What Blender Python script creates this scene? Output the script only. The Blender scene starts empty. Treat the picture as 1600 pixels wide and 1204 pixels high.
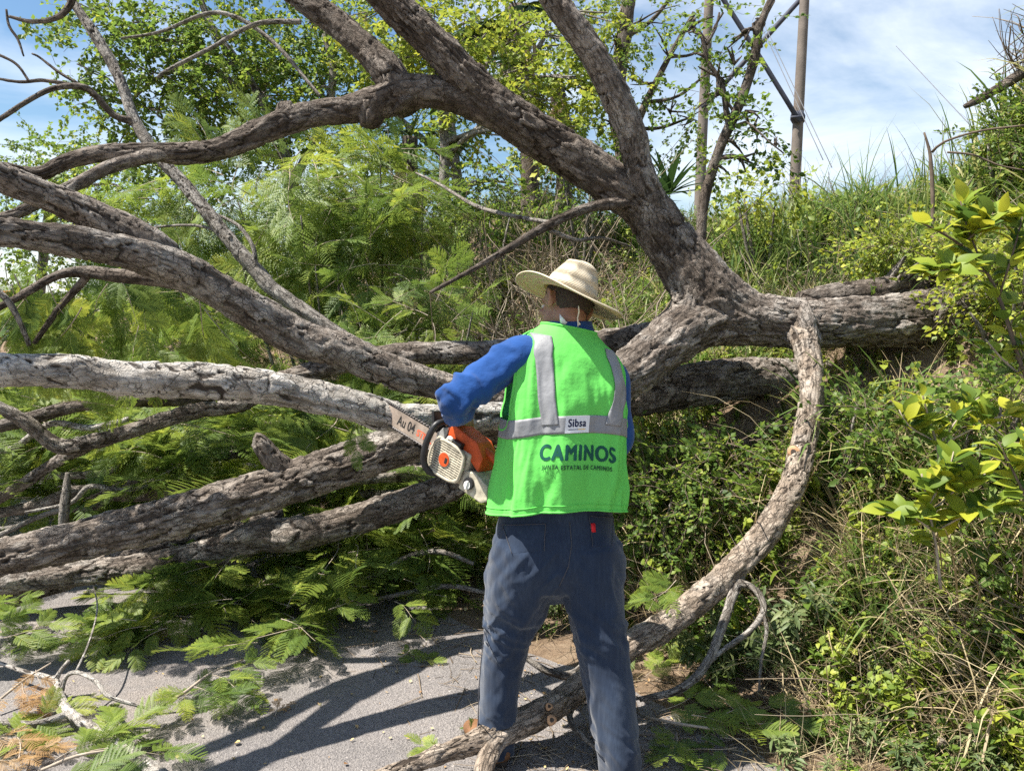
import bpy, bmesh, math, random
import numpy as np
from mathutils import Vector, Matrix, Quaternion

random.seed(11)
rng = np.random.default_rng(11)
SC = bpy.context.scene
COL = SC.collection

# ------------------------------------------------------------------ camera
CAM_H, PITCH, FPX = 1.5, math.radians(5.0), 1200.0
cam_data = bpy.data.cameras.new("camera")
cam = bpy.data.objects.new("camera", cam_data)
COL.objects.link(cam)
cam.location = (0, 0, CAM_H)
cam.rotation_euler = (math.radians(90) - PITCH, 0, 0)
cam_data.sensor_fit = 'HORIZONTAL'
cam_data.sensor_width = 36.0
cam_data.lens = FPX / 1600.0 * 36.0
cam_data.clip_start = 0.05
cam_data.clip_end = 3000
SC.camera = cam

# ------------------------------------------------------------------ sun, sky, exposure
TO_SUN = Vector((-0.45, -0.06, 0.885)).normalized()
sun_el = math.asin(TO_SUN.z)
sun_az = math.atan2(TO_SUN.x, TO_SUN.y)
sun_data = bpy.data.lights.new("sun", 'SUN')
sun_data.energy = 5.0
sun_data.angle = math.radians(0.53)
sun_data.color = (1.0, 0.945, 0.86)
sun = bpy.data.objects.new("sun", sun_data)
COL.objects.link(sun)
sun.rotation_euler = TO_SUN.to_track_quat('Z', 'Y').to_euler()
sun.location = (-6, -5, 12)

world = bpy.data.worlds.new("World")
SC.world = world
world.use_nodes = True
wn, wl = world.node_tree.nodes, world.node_tree.links
wn.clear()
w_out = wn.new('ShaderNodeOutputWorld')
w_bg = wn.new('ShaderNodeBackground')
w_bg.inputs['Strength'].default_value = 0.066
w_sky = wn.new('ShaderNodeTexSky')
w_sky.sky_type = 'NISHITA'
w_sky.sun_disc = False
w_sky.sun_elevation = sun_el
w_sky.sun_rotation = sun_az
w_sky.altitude = 200
w_sky.air_density = 1.25
w_sky.dust_density = 0.15
w_sky.ozone_density = 2.0
w_tc = wn.new('ShaderNodeTexCoord')
w_map = wn.new('ShaderNodeMapping')
w_map.inputs['Scale'].default_value = (1.0, 1.0, 2.3)
w_map.inputs['Location'].default_value = (0.35, 0.1, 0.2)
w_n1 = wn.new('ShaderNodeTexNoise')
w_n1.inputs['Scale'].default_value = 2.6
w_n1.inputs['Detail'].default_value = 9
w_n1.inputs['Roughness'].default_value = 0.56
w_n1.inputs['Distortion'].default_value = 0.35
w_r = wn.new('ShaderNodeValToRGB')
w_r.color_ramp.elements[0].position = 0.43
w_r.color_ramp.elements[0].color = (0.0, 0.0, 0.0, 1)
w_r.color_ramp.elements[1].position = 0.70
w_r.color_ramp.elements[1].color = (0.92, 0.92, 0.92, 1)
w_mix = wn.new('ShaderNodeMix')
w_mix.data_type = 'RGBA'
w_mix.inputs['B'].default_value = (8.2, 8.7, 9.3, 1)
wl.new(w_tc.outputs['Generated'], w_map.inputs['Vector'])
wl.new(w_map.outputs['Vector'], w_n1.inputs['Vector'])
wl.new(w_n1.outputs['Fac'], w_r.inputs['Fac'])
wl.new(w_r.outputs['Color'], w_mix.inputs['Factor'])
w_hs = wn.new('ShaderNodeHueSaturation')
w_hs.inputs['Saturation'].default_value = 1.14
w_hs.inputs['Value'].default_value = 0.95
wl.new(w_sky.outputs['Color'], w_hs.inputs['Color'])
wl.new(w_hs.outputs['Color'], w_mix.inputs['A'])
wl.new(w_mix.outputs['Result'], w_bg.inputs['Color'])
wl.new(w_bg.outputs['Background'], w_out.inputs['Surface'])

SC.view_settings.view_transform = 'Standard'
SC.view_settings.look = 'None'
SC.view_settings.gamma = 1.0
SC.view_settings.exposure = 1.24
SC.view_settings.use_curve_mapping = False
SC.cycles.use_denoising = False
SC.cycles.use_adaptive_sampling = True
SC.cycles.adaptive_threshold = 0.018
SC.cycles.max_bounces = 5
SC.cycles.diffuse_bounces = 2
SC.cycles.transmission_bounces = 4
SC.cycles.glossy_bounces = 2
SC.cycles.caustics_reflective = False
SC.cycles.caustics_refractive = False

# ------------------------------------------------------------------ geometry of the view: a sight line and a distance give a place
CAMP = np.array([0.0, 0.0, CAM_H])
FWD = np.array([0.0, math.cos(PITCH), -math.sin(PITCH)])
UPV = np.array([0.0, math.sin(PITCH), math.cos(PITCH)])
RGT = np.array([1.0, 0.0, 0.0])
def P(px, py, d):
    return CAMP + d * (FWD + (px - 800.0) / FPX * RGT + (602.0 - py) / FPX * UPV)
def gdepth(py, z=0.0):
    return (z - CAM_H) / (FWD[2] + (602.0 - py) / FPX * UPV[2])
def G(px, py, z=0.0):
    return P(px, py, gdepth(py, z))

# ------------------------------------------------------------------ noise
def _hash(ix, iy, iz, seed=0):
    h = (ix.astype(np.int64) * 374761393 + iy.astype(np.int64) * 668265263 + iz.astype(np.int64) * 2147483647 + seed * 1274126177) & 0xFFFFFFFF
    h = ((h ^ (h >> 13)) * 1274126177) & 0xFFFFFFFF
    h = ((h ^ (h >> 16)) * 2246822519) & 0xFFFFFFFF
    return ((h ^ (h >> 15)) & 0xFFFFFF) / float(0xFFFFFF)
def vnoise(p, seed=0):
    p = np.asarray(p, float)
    i = np.floor(p).astype(np.int64); f = p - i
    f = f * f * (3 - 2 * f)
    r = 0
    for dx in (0, 1):
        wx = f[..., 0] if dx else 1 - f[..., 0]
        for dy in (0, 1):
            wy = f[..., 1] if dy else 1 - f[..., 1]
            for dz in (0, 1):
                wz = f[..., 2] if dz else 1 - f[..., 2]
                r = r + wx * wy * wz * _hash(i[..., 0] + dx, i[..., 1] + dy, i[..., 2] + dz, seed)
    return r * 2 - 1
def fbm(p, oct=4, seed=0):
    a, r = 1.0, 0.0
    for k in range(oct):
        r = r + a * vnoise(np.asarray(p) * (2.03 ** k) + 7.3 * k, seed + k); a *= 0.5
    return r
def smooth(a, b, x):
    t = np.clip((x - a) / (b - a), 0, 1)
    return t * t * (3 - 2 * t)

# ------------------------------------------------------------------ mesh helpers
def mk_mesh(name, V, quads=None, tris=None, attrs=None, uv=None, smooth_shade=True, mats=None, fmat=None):
    me = bpy.data.meshes.new(name)
    V = np.ascontiguousarray(V, dtype=np.float32)
    q = np.zeros((0, 4), np.int32) if quads is None or len(quads) == 0 else np.asarray(quads, np.int32)
    t = np.zeros((0, 3), np.int32) if tris is None or len(tris) == 0 else np.asarray(tris, np.int32)
    loops = np.concatenate([q.ravel(), t.ravel()]).astype(np.int32)
    starts = np.concatenate([np.arange(len(q)) * 4, len(q) * 4 + np.arange(len(t)) * 3]).astype(np.int32)
    me.vertices.add(len(V)); me.vertices.foreach_set('co', V.ravel())
    me.loops.add(len(loops)); me.loops.foreach_set('vertex_index', loops)
    me.polygons.add(len(starts)); me.polygons.foreach_set('loop_start', starts)
    me.update(calc_edges=True)
    if uv is not None:
        ul = me.uv_layers.new(name='UVMap')
        ul.data.foreach_set('uv', np.ascontiguousarray(np.asarray(uv, np.float32)[loops]).ravel())
    for k, a in (attrs or {}).items():
        at = me.attributes.new(k, 'FLOAT', 'POINT')
        at.data.foreach_set('value', np.ascontiguousarray(a, np.float32))
    if smooth_shade:
        me.polygons.foreach_set('use_smooth', np.ones(len(starts), bool))
    for m in (mats or []):
        me.materials.append(m)
    if fmat is not None:
        me.polygons.foreach_set('material_index', np.asarray(fmat, np.int32))
    return me
def par(o, parent):
    if parent is not None:
        o.parent = parent
        o.matrix_parent_inverse = ABSM[parent.name].inverted()
ABSM = {}
def link(name, me, mat=None, parent=None, mtx=None):
    if mat is not None and len(me.materials) == 0:
        me.materials.append(mat)
    o = bpy.data.objects.new(name, me)
    COL.objects.link(o)
    m = mtx if mtx is not None else Matrix.Identity(4)
    if parent is not None:
        o.parent = parent
        o.matrix_parent_inverse = ABSM[parent.name].inverted()
    o.matrix_basis = m
    ABSM[o.name] = m.copy()
    return o
def tag(o, label=None, cat=None, group=None, kind=None):
    if label: o['label'] = label
    if cat: o['category'] = cat
    if group: o['group'] = group
    if kind: o['kind'] = kind
    return o
def thing(name, loc, label, cat, group=None):
    o = bpy.data.objects.new(name, None)
    o.empty_display_size = 0.1
    COL.objects.link(o)
    o.location = Vector([float(c) for c in loc])
    ABSM[o.name] = Matrix.Translation(o.location)
    return tag(o, label, cat, group)

def catmull(pts, step):
    pts = np.asarray(pts, float)
    n = len(pts)
    ext = np.vstack([2 * pts[0] - pts[1], pts, 2 * pts[-1] - pts[-2]])
    out = []
    for i in range(n - 1):
        p0, p1, p2, p3 = ext[i], ext[i + 1], ext[i + 2], ext[i + 3]
        L = np.linalg.norm((p2 - p1)[:3])
        k = max(2, int(L / step))
        t = (np.arange(k) / k)[:, None]
        out.append(0.5 * ((2 * p1) + (-p0 + p2) * t + (2 * p0 - 5 * p1 + 4 * p2 - p3) * t ** 2 + (-p0 + 3 * p1 - 3 * p2 + p3) * t ** 3))
    out.append(pts[-1:])
    return np.vstack(out)
def frames(C):
    T = np.gradient(C, axis=0)
    T /= np.linalg.norm(T, axis=1)[:, None] + 1e-12
    N = np.zeros_like(T)
    ref = np.array([0, 0, 1.0]) if abs(T[0, 2]) < 0.9 else np.array([1.0, 0, 0])
    v = ref - T[0] * ref.dot(T[0]); N[0] = v / np.linalg.norm(v)
    for i in range(1, len(T)):
        v = N[i - 1] - T[i] * N[i - 1].dot(T[i]); N[i] = v / (np.linalg.norm(v) + 1e-12)
    return T, N, np.cross(T, N)
def bark_pattern(u, v, nu, cell_v, seed):
    """plates on a cylinder: u in cells (wraps at nu), v in metres"""
    vv = v / cell_v
    q = np.stack([np.cos(u / nu * 2 * math.pi) * nu / 6.0, np.sin(u / nu * 2 * math.pi) * nu / 6.0, vv], -1)
    wu = fbm(q * 0.9 + seed, 3, seed); wv = fbm(q * 0.9 + 31.7 + seed, 3, seed + 2)
    uu = u + 0.42 * wu; vv = vv + 0.42 * wv
    iu, iv = np.floor(uu).astype(int), np.floor(vv).astype(int)
    f1 = np.full(u.shape, 9.0); f2 = np.full(u.shape, 9.0); cid = np.zeros(u.shape); tilt = np.zeros(u.shape)
    for a in (-1, 0, 1):
        for b in (-1, 0, 1):
            cu, cv = iu + a, iv + b
            cm = np.mod(cu, nu)
            z = np.zeros_like(cm)
            jx, jy = _hash(cm, cv, z, seed), _hash(cm, cv, z + 1, seed)
            du, dv = cu + jx - uu, cv + jy - vv
            d = np.hypot(du, dv)
            nid = _hash(cm, cv, z + 2, seed); tl = _hash(cm, cv, z + 3, seed) - 0.5
            closer = d < f1
            f2 = np.where(closer, f1, np.minimum(f2, d))
            cid = np.where(closer, nid, cid); tilt = np.where(closer, tl * dv * 2 + (nid - 0.5) * du, tilt)
            f1 = np.where(closer, d, f1)
    return f2 - f1, cid, tilt
def limb(pts, radii, segs=None, step=None, bark=1.0, seed=0, cell=0.05, lump=0.10, cap=True, aspect=2.6):
    """a limb as arrays: V, quads, tris, attrs(crack, plate), uv"""
    X = np.column_stack([np.asarray(pts, float), np.asarray(radii, float)])
    rmean = float(np.mean(radii))
    segs = segs or int(np.clip(2 * math.pi * rmean / 0.0066, 8, 140))
    step = step or max(0.008, 2 * math.pi * rmean / segs * 1.0)
    X = catmull(X, step)
    C, R = X[:, :3], np.maximum(X[:, 3], 0.0015)
    T, N, B = frames(C)
    n = len(C)
    ln = np.concatenate([[0], np.cumsum(np.linalg.norm(np.diff(C, axis=0), axis=1))])
    th = np.arange(segs) / segs * 2 * math.pi
    TH, LN = np.meshgrid(th, ln)
    RR = np.repeat(R[:, None], segs, 1)
    # lumps
    q = np.stack([np.cos(TH) * 1.3 + seed, np.sin(TH) * 1.3, LN / (rmean * 3.2)], -1)
    RR = RR * (1 + lump * fbm(q, 3, seed))
    nu = max(4, int(round(2 * math.pi * rmean / cell)))
    e, cid, tilt = bark_pattern(TH / (2 * math.pi) * nu, LN, nu, cell * aspect, seed + 5)
    patchy = np.clip(0.62 + 0.75 * fbm(np.stack([np.cos(TH) * RR * 9, np.sin(TH) * RR * 9, LN * 7], -1), 2, seed + 13), 0.1, 1)
    plate = 1 - (1 - smooth(0.01, 0.13, e)) * patchy
    amp = bark * min(0.0135, rmean * 0.15)
    strips = 1 - 2 * np.abs(fbm(np.stack([np.cos(TH) * RR * 38 + seed, np.sin(TH) * RR * 38, LN * 6.5], -1), 3, seed + 23))
    fine = fbm(np.stack([np.cos(TH) * RR * 60, np.sin(TH) * RR * 60, LN * 60], -1), 2, seed + 3)
    RR = RR + amp * (plate * (0.5 + 0.8 * cid) - 0.6 + 0.75 * tilt + 0.35 * strips) + amp * 0.25 * fine
    V = C[:, None, :] + RR[..., None] * (np.cos(TH)[..., None] * N[:, None, :] + np.sin(TH)[..., None] * B[:, None, :])
    V = V.reshape(-1, 3)
    i, j = np.meshgrid(np.arange(n - 1), np.arange(segs), indexing='ij')
    a = i * segs + j; b = i * segs + (j + 1) % segs
    quads = np.stack([a, b, b + segs, a + segs], -1).reshape(-1, 4)
    tris = []
    attrs = {'crack': np.clip(1 - plate + 0.5 * np.clip(-strips, 0, 1), 0, 1).ravel(), 'plate': cid.ravel()}
    uv = np.stack([TH / (2 * math.pi) * 2 * math.pi * rmean, LN], -1).reshape(-1, 2)
    if cap:
        for row, sgn in ((0, -1), (n - 1, 1)):
            c = len(V)
            V = np.vstack([V, C[row] + T[row] * sgn * R[row] * 0.12])
            uv = np.vstack([uv, [[0, 0]]])
            attrs['crack'] = np.append(attrs['crack'], 0.3); attrs['plate'] = np.append(attrs['plate'], 0.5)
            r0 = row * segs + np.arange(segs); r1 = row * segs + (np.arange(segs) + 1) % segs
            tris.append(np.stack([np.full(segs, c), r1, r0] if sgn < 0 else [np.full(segs, c), r0, r1], -1))
    tris = np.vstack(tris) if tris else None
    return V, quads, tris, attrs, uv
RADK = 0.83
def pxlimb(rows):
    """rows of (px, py, depth, radius in photo pixels) -> world points and radii"""
    return [P(r[0], r[1], r[2]) for r in rows], [r[3] * r[2] / FPX * RADK for r in rows]
def merge(parts):
    """parts: list of (V, quads, tris, attrs, uv)"""
    Vs, Q, T, A, U, off = [], [], [], {}, [], 0
    for V, q, t, at, uv in parts:
        Vs.append(V)
        if q is not None and len(q): Q.append(np.asarray(q) + off)
        if t is not None and len(t): T.append(np.asarray(t) + off)
        for k, a in at.items(): A.setdefault(k, []).append(a)
        U.append(uv if uv is not None else np.zeros((len(V), 2)))
        off += len(V)
    return (np.vstack(Vs), np.vstack(Q) if Q else None, np.vstack(T) if T else None, {k: np.concatenate(a) for k, a in A.items()}, np.vstack(U))

# ------------------------------------------------------------------ materials
def mat_new(name):
    m = bpy.data.materials.new(name); m.use_nodes = True
    nt = m.node_tree; nt.nodes.clear()
    out = nt.nodes.new('ShaderNodeOutputMaterial')
    return m, nt.nodes, nt.links, out
def N_(nodes, t, **kw):
    n = nodes.new(t)
    for k, v in kw.items():
        if k in n.inputs: n.inputs[k].default_value = v
        else: setattr(n, k, v)
    return n
def ramp(nodes, stops):
    r = nodes.new('ShaderNodeValToRGB')
    e = r.color_ramp.elements
    while len(e) < len(stops): e.new(0.5)
    for k, (p, c) in enumerate(stops):
        e[k].position = p; e[k].color = (*c, 1) if len(c) == 3 else c
    return r
def simple_mat(name, col, rough=0.6, spec=0.3, metal=0.0, var=0.12, scale=12.0, bump=0.0, bscale=60.0, sheen=0.0, transl=0.0):
    m, nd, lk, out = mat_new(name)
    b = N_(nd, 'ShaderNodeBsdfPrincipled', Roughness=rough, Metallic=metal)
    b.inputs['Specular IOR Level'].default_value = spec
    if sheen: b.inputs['Sheen Weight'].default_value = sheen
    tc = N_(nd, 'ShaderNodeTexCoord')
    nz = N_(nd, 'ShaderNodeTexNoise', Scale=scale, Detail=6.0, Roughness=0.6)
    lk.new(tc.outputs['Object'], nz.inputs['Vector'])
    c = np.array(col)
    r = ramp(nd, [(0.3, tuple(c * (1 - var))), (0.7, tuple(np.minimum(c * (1 + var), 1)))])
    lk.new(nz.outputs['Fac'], r.inputs['Fac'])
    lk.new(r.outputs['Color'], b.inputs['Base Color'])
    if bump:
        n2 = N_(nd, 'ShaderNodeTexNoise', Scale=bscale, Detail=5.0)
        lk.new(tc.outputs['Object'], n2.inputs['Vector'])
        bp = N_(nd, 'ShaderNodeBump', Strength=bump, Distance=0.01)
        lk.new(n2.outputs['Fac'], bp.inputs['Height']); lk.new(bp.outputs['Normal'], b.inputs['Normal'])
    if transl:
        tr = N_(nd, 'ShaderNodeBsdfTranslucent')
        lk.new(r.outputs['Color'], tr.inputs['Color'])
        mx = N_(nd, 'ShaderNodeMixShader', Fac=transl)
        lk.new(b.outputs[0], mx.inputs[1]); lk.new(tr.outputs[0], mx.inputs[2])
        lk.new(mx.outputs[0], out.inputs['Surface'])
    else:
        lk.new(b.outputs[0], out.inputs['Surface'])
    return m
def bark_mat(name, tops, crack=(0.032, 0.024, 0.018), lichen=0.35, lich_col=(0.5, 0.48, 0.44), fiss=0.85):
    m, nd, lk, out = mat_new(name)
    b = N_(nd, 'ShaderNodeBsdfPrincipled', Roughness=0.86)
    b.inputs['Specular IOR Level'].default_value = 0.18
    uv = N_(nd, 'ShaderNodeUVMap')
    ge = N_(nd, 'ShaderNodeNewGeometry')
    ac = N_(nd, 'ShaderNodeAttribute', attribute_name='crack')
    ap = N_(nd, 'ShaderNodeAttribute', attribute_name='plate')
    rp = ramp(nd, [(0.0, tops[0]), (0.5, tops[1]), (1.0, tops[2])])
    n0 = N_(nd, 'ShaderNodeTexNoise', Scale=26.0, Detail=7.0, Roughness=0.68)
    lk.new(ge.outputs['Position'], n0.inputs['Vector'])
    mx0 = N_(nd, 'ShaderNodeMath', operation='ADD')
    mu = N_(nd, 'ShaderNodeMath', operation='MULTIPLY'); mu.inputs[1].default_value = 0.55
    sb = N_(nd, 'ShaderNodeMath', operation='MULTIPLY_ADD'); sb.inputs[1].default_value = 1.5; sb.inputs[2].default_value = -0.5
    lk.new(ap.outputs['Fac'], mu.inputs[0]); lk.new(n0.outputs['Fac'], sb.inputs[0])
    lk.new(mu.outputs[0], mx0.inputs[0]); lk.new(sb.outputs[0], mx0.inputs[1])
    lk.new(mx0.outputs[0], rp.inputs['Fac'])
    # lichen blotches
    n1 = N_(nd, 'ShaderNodeTexNoise', Scale=7.0, Detail=5.0, Roughness=0.6)
    lk.new(ge.outputs['Position'], n1.inputs['Vector'])
    r1 = ramp(nd, [(0.52, (0, 0, 0)), (0.66, (lichen,) * 3)])
    lk.new(n1.outputs['Fac'], r1.inputs['Fac'])
    mxl = N_(nd, 'ShaderNodeMix', data_type='RGBA'); mxl.inputs['B'].default_value = (*lich_col, 1)
    lk.new(r1.outputs['Color'], mxl.inputs['Factor']); lk.new(rp.outputs['Color'], mxl.inputs['A'])
    # fine cracks in the shader
    mp = N_(nd, 'ShaderNodeMapping'); mp.inputs['Scale'].default_value = (58, 34, 1)
    nw = N_(nd, 'ShaderNodeTexNoise', Scale=30.0, Detail=2.0)
    lk.new(uv.outputs['UV'], nw.inputs['Vector'])
    va = N_(nd, 'ShaderNodeVectorMath', operation='SCALE'); va.inputs['Scale'].default_value = 0.022
    vb = N_(nd, 'ShaderNodeVectorMath', operation='ADD')
    lk.new(nw.outputs['Color'], va.inputs[0]); lk.new(va.outputs[0], vb.inputs[0]); lk.new(uv.outputs['UV'], vb.inputs[1])
    lk.new(vb.outputs[0], mp.inputs['Vector'])
    vo = N_(nd, 'ShaderNodeTexVoronoi', feature='DISTANCE_TO_EDGE'); vo.inputs['Scale'].default_value = 1.0
    lk.new(mp.outputs['Vector'], vo.inputs['Vector'])
    rc = ramp(nd, [(0.0, (1, 1, 1)), (0.07, (0, 0, 0))])
    lk.new(vo.outputs['Distance'], rc.inputs['Fac'])
    h1 = N_(nd, 'ShaderNodeMath', operation='MULTIPLY')
    nm = N_(nd, 'ShaderNodeTexNoise', Scale=22.0, Detail=3.0); lk.new(ge.outputs['Position'], nm.inputs['Vector'])
    rm = ramp(nd, [(0.36, (0.0, 0.0, 0.0)), (0.62, (0.8, 0.8, 0.8))]); lk.new(nm.outputs['Fac'], rm.inputs['Fac'])
    lk.new(rc.outputs['Color'], h1.inputs[0]); lk.new(rm.outputs['Color'], h1.inputs[1])
    cm = N_(nd, 'ShaderNodeMath', operation='MAXIMUM')
    rk = ramp(nd, [(0.22, (0, 0, 0)), (0.68, (0.95, 0.95, 0.95))]); lk.new(ac.outputs['Fac'], rk.inputs['Fac'])
    lk.new(rk.outputs['Color'], cm.inputs[0]); lk.new(h1.outputs[0], cm.inputs[1])
    # long fissures that follow the grain
    mf = N_(nd, 'ShaderNodeMapping'); mf.inputs['Scale'].default_value = (70, 11, 1)
    lk.new(vb.outputs[0], mf.inputs['Vector'])
    nf = N_(nd, 'ShaderNodeTexNoise', Scale=1.0, Detail=6.0, Roughness=0.65); lk.new(mf.outputs['Vector'], nf.inputs['Vector'])
    rf = ramp(nd, [(0.36, (0.9, 0.9, 0.9)), (0.47, (0, 0, 0))]); lk.new(nf.outputs['Fac'], rf.inputs['Fac'])
    fm = N_(nd, 'ShaderNodeMath', operation='MULTIPLY'); fm.inputs[1].default_value = fiss
    lk.new(rf.outputs['Color'], fm.inputs[0])
    cm2 = N_(nd, 'ShaderNodeMath', operation='MAXIMUM'); lk.new(cm.outputs[0], cm2.inputs[0]); lk.new(fm.outputs[0], cm2.inputs[1]); cm = cm2
    mxc = N_(nd, 'ShaderNodeMix', data_type='RGBA'); mxc.inputs['B'].default_value = (*crack, 1)
    lk.new(cm.outputs[0], mxc.inputs['Factor']); lk.new(mxl.outputs['Result'], mxc.inputs['A'])
    lk.new(mxc.outputs['Result'], b.inputs['Base Color'])
    n3 = N_(nd, 'ShaderNodeTexNoise', Scale=120.0, Detail=4.0, Roughness=0.7)
    lk.new(ge.outputs['Position'], n3.inputs['Vector'])
    hs = N_(nd, 'ShaderNodeMath', operation='MULTIPLY_ADD'); hs.inputs[1].default_value = -1.2
    lk.new(cm.outputs[0], hs.inputs[0]); lk.new(n3.outputs['Fac'], hs.inputs[2])
    bp = N_(nd, 'ShaderNodeBump', Strength=0.9, Distance=0.008)
    lk.new(hs.outputs[0], bp.inputs['Height']); lk.new(bp.outputs['Normal'], b.inputs['Normal'])
    lk.new(b.outputs[0], out.inputs['Surface'])
    return m
def leaf_mat(name, stops, transl=0.38, rough=0.5, spec=0.35, obj_random=0.0, boost=1.35):
    """colour from the per-leaf 'tint' attribute, plus a random per instance"""
    m, nd, lk, out = mat_new(name)
    at = N_(nd, 'ShaderNodeAttribute', attribute_name='tint')
    fac = at.outputs['Fac']
    if obj_random:
        oi = N_(nd, 'ShaderNodeObjectInfo')
        ma = N_(nd, 'ShaderNodeMath', operation='MULTIPLY_ADD'); ma.inputs[1].default_value = obj_random
        sub = N_(nd, 'ShaderNodeMath', operation='SUBTRACT'); sub.inputs[1].default_value = 0.5
        lk.new(oi.outputs['Random'], sub.inputs[0])
        lk.new(sub.outputs[0], ma.inputs[0]); lk.new(fac, ma.inputs[2])
        fac = ma.outputs[0]
    r = ramp(nd, stops)
    lk.new(fac, r.inputs['Fac'])
    b = N_(nd, 'ShaderNodeBsdfPrincipled', Roughness=rough)
    b.inputs['Specular IOR Level'].default_value = spec
    lk.new(r.outputs['Color'], b.inputs['Base Color'])
    tr = N_(nd, 'ShaderNodeBsdfTranslucent')
    hsv = N_(nd, 'ShaderNodeHueSaturation', Hue=0.49, Saturation=1.0, Value=boost)
    lk.new(r.outputs['Color'], hsv.inputs['Color'])
    lk.new(hsv.outputs['Color'], tr.inputs['Color'])
    mx = N_(nd, 'ShaderNodeMixShader', Fac=transl)
    lk.new(b.outputs[0], mx.inputs[1]); lk.new(tr.outputs[0], mx.inputs[2])
    lk.new(mx.outputs[0], out.inputs['Surface'])
    return m

M_BARK = bark_mat('bark', [(0.075, 0.058, 0.045), (0.175, 0.145, 0.12), (0.38, 0.335, 0.29)])
M_BARK_PALE = bark_mat('bark_pale', [(0.24, 0.21, 0.175), (0.40, 0.365, 0.32), (0.56, 0.53, 0.485)], lichen=0.6, lich_col=(0.60, 0.58, 0.545), fiss=0.5)
M_BARK_DARK = bark_mat('bark_dark', [(0.05, 0.038, 0.029), (0.115, 0.092, 0.074), (0.27, 0.23, 0.193)], lichen=0.25, lich_col=(0.3, 0.28, 0.25))  # on the fallen tree's upper limbs this darker tone puts backlit shade into colour
M_BARK_TAN = bark_mat('bark_tan', [(0.17, 0.13, 0.095), (0.31, 0.25, 0.195), (0.46, 0.39, 0.315)], lichen=0.25)
M_BARK_GREY = bark_mat('bark_grey', [(0.16, 0.14, 0.115), (0.25, 0.225, 0.195), (0.36, 0.335, 0.30)], lichen=0.3)
M_TWIG = simple_mat('dry_twig', (0.36, 0.30, 0.235), 0.85, 0.15, var=0.3, scale=30)
M_TWIG_DARK = simple_mat('dark_twig', (0.13, 0.10, 0.075), 0.85, 0.15, var=0.3, scale=30)
M_CUT = simple_mat('cut_wood', (0.46, 0.27, 0.15), 0.8, 0.15, var=0.25, scale=60)
FROND_STOPS = [(0.0, (0.05, 0.092, 0.022)), (0.35, (0.115, 0.185, 0.034)), (0.7, (0.215, 0.285, 0.045)), (1.0, (0.38, 0.40, 0.06))]
M_FROND = leaf_mat('feathery_leaf', FROND_STOPS, 0.42, obj_random=0.5)
M_FROND_DRY = leaf_mat('dry_feathery_leaf', [(0.0, (0.20, 0.10, 0.04)), (1.0, (0.42, 0.27, 0.11))], 0.25, obj_random=0.4)
M_LEAF = leaf_mat('green_leaf', [(0.0, (0.055, 0.105, 0.022)), (0.4, (0.11, 0.185, 0.032)), (0.75, (0.19, 0.265, 0.04)), (1.0, (0.34, 0.37, 0.05))], 0.5, obj_random=0.35)
M_LEAF_YEL = leaf_mat('yellow_green_leaf', [(0.0, (0.11, 0.175, 0.03)), (0.5, (0.25, 0.315, 0.045)), (1.0, (0.45, 0.45, 0.05))], 0.42, obj_random=0.3)
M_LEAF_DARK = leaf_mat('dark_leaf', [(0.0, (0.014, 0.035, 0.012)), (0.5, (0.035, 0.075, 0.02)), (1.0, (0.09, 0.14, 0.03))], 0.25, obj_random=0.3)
M_GRASS = leaf_mat('grass_blade', [(0.0, (0.045, 0.10, 0.026)), (0.5, (0.115, 0.19, 0.042)), (0.85, (0.27, 0.31, 0.09)), (1.0, (0.44, 0.39, 0.19))], 0.35, obj_random=0.4)
M_STRAW = leaf_mat('dry_straw', [(0.0, (0.20, 0.145, 0.08)), (0.6, (0.38, 0.30, 0.17)), (1.0, (0.54, 0.45, 0.27))], 0.18, obj_random=0.4, boost=1.0)

# ================================================================== SETTING
# foot of the embankment: it runs from the right foreground away to the left
BASE = np.array([(5.2, -3.6), (2.35, 0.7), (1.05, 2.4), (-0.25, 4.1), (-1.75, 6.6), (-4.2, 10.4), (-9.0, 17.0), (-17.0, 27.0), (-40.0, 50.0), (-140.0, 150.0)])
def sdist(x, y):
    """distance to the foot line, positive on the bank's side (right)"""
    x = np.asarray(x, float); y = np.asarray(y, float)
    best = np.full(x.shape, 1e9); sg = np.ones(x.shape)
    for k in range(len(BASE) - 1):
        a, b = BASE[k], BASE[k + 1]
        ab = b - a; L2 = ab.dot(ab)
        t = np.clip(((x - a[0]) * ab[0] + (y - a[1]) * ab[1]) / L2, 0, 1)
        dx, dy = x - (a[0] + t * ab[0]), y - (a[1] + t * ab[1])
        d = np.hypot(dx, dy)
        cr = ab[0] * dy - ab[1] * dx
        upd = d < best
        best = np.where(upd, d, best); sg = np.where(upd, np.where(cr < 0, 1.0, -1.0), sg)
    return best * sg
def H(x, y):
    s = sdist(x, y)
    x = np.asarray(x, float); y = np.asarray(y, float)
    w = np.maximum(s - 0.32, 0)
    h = 2.42 * (1 - np.exp(-w / 3.0 * 0.98 - (w / 3.3) ** 2 * 0.55)) + 0.03 * np.minimum(w, 40)
    h = h * (1 + 0.32 * smooth(6.3, 8.6, y) * smooth(1.9, 0.4, x)) * (1 - 0.5 * smooth(13, 32, y))
    p = np.stack([x * 0.9, y * 0.9, np.zeros_like(x)], -1)
    nz = fbm(p, 3, 4) * 0.16 + fbm(p * 4.1, 2, 9) * 0.035
    h = h + nz * smooth(0.1, 1.4, s)
    # steep earth knob at the right edge
    h = h + 1.3 * np.exp(-(((x - 3.85) / 0.5) ** 2 + ((y - 5.1) / 0.8) ** 2))
    h = h + 0.02 * smooth(-0.35, 0.2, s) * (0.6 + 0.8 * np.abs(fbm(p * 5, 2, 3)))
    return h
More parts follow.
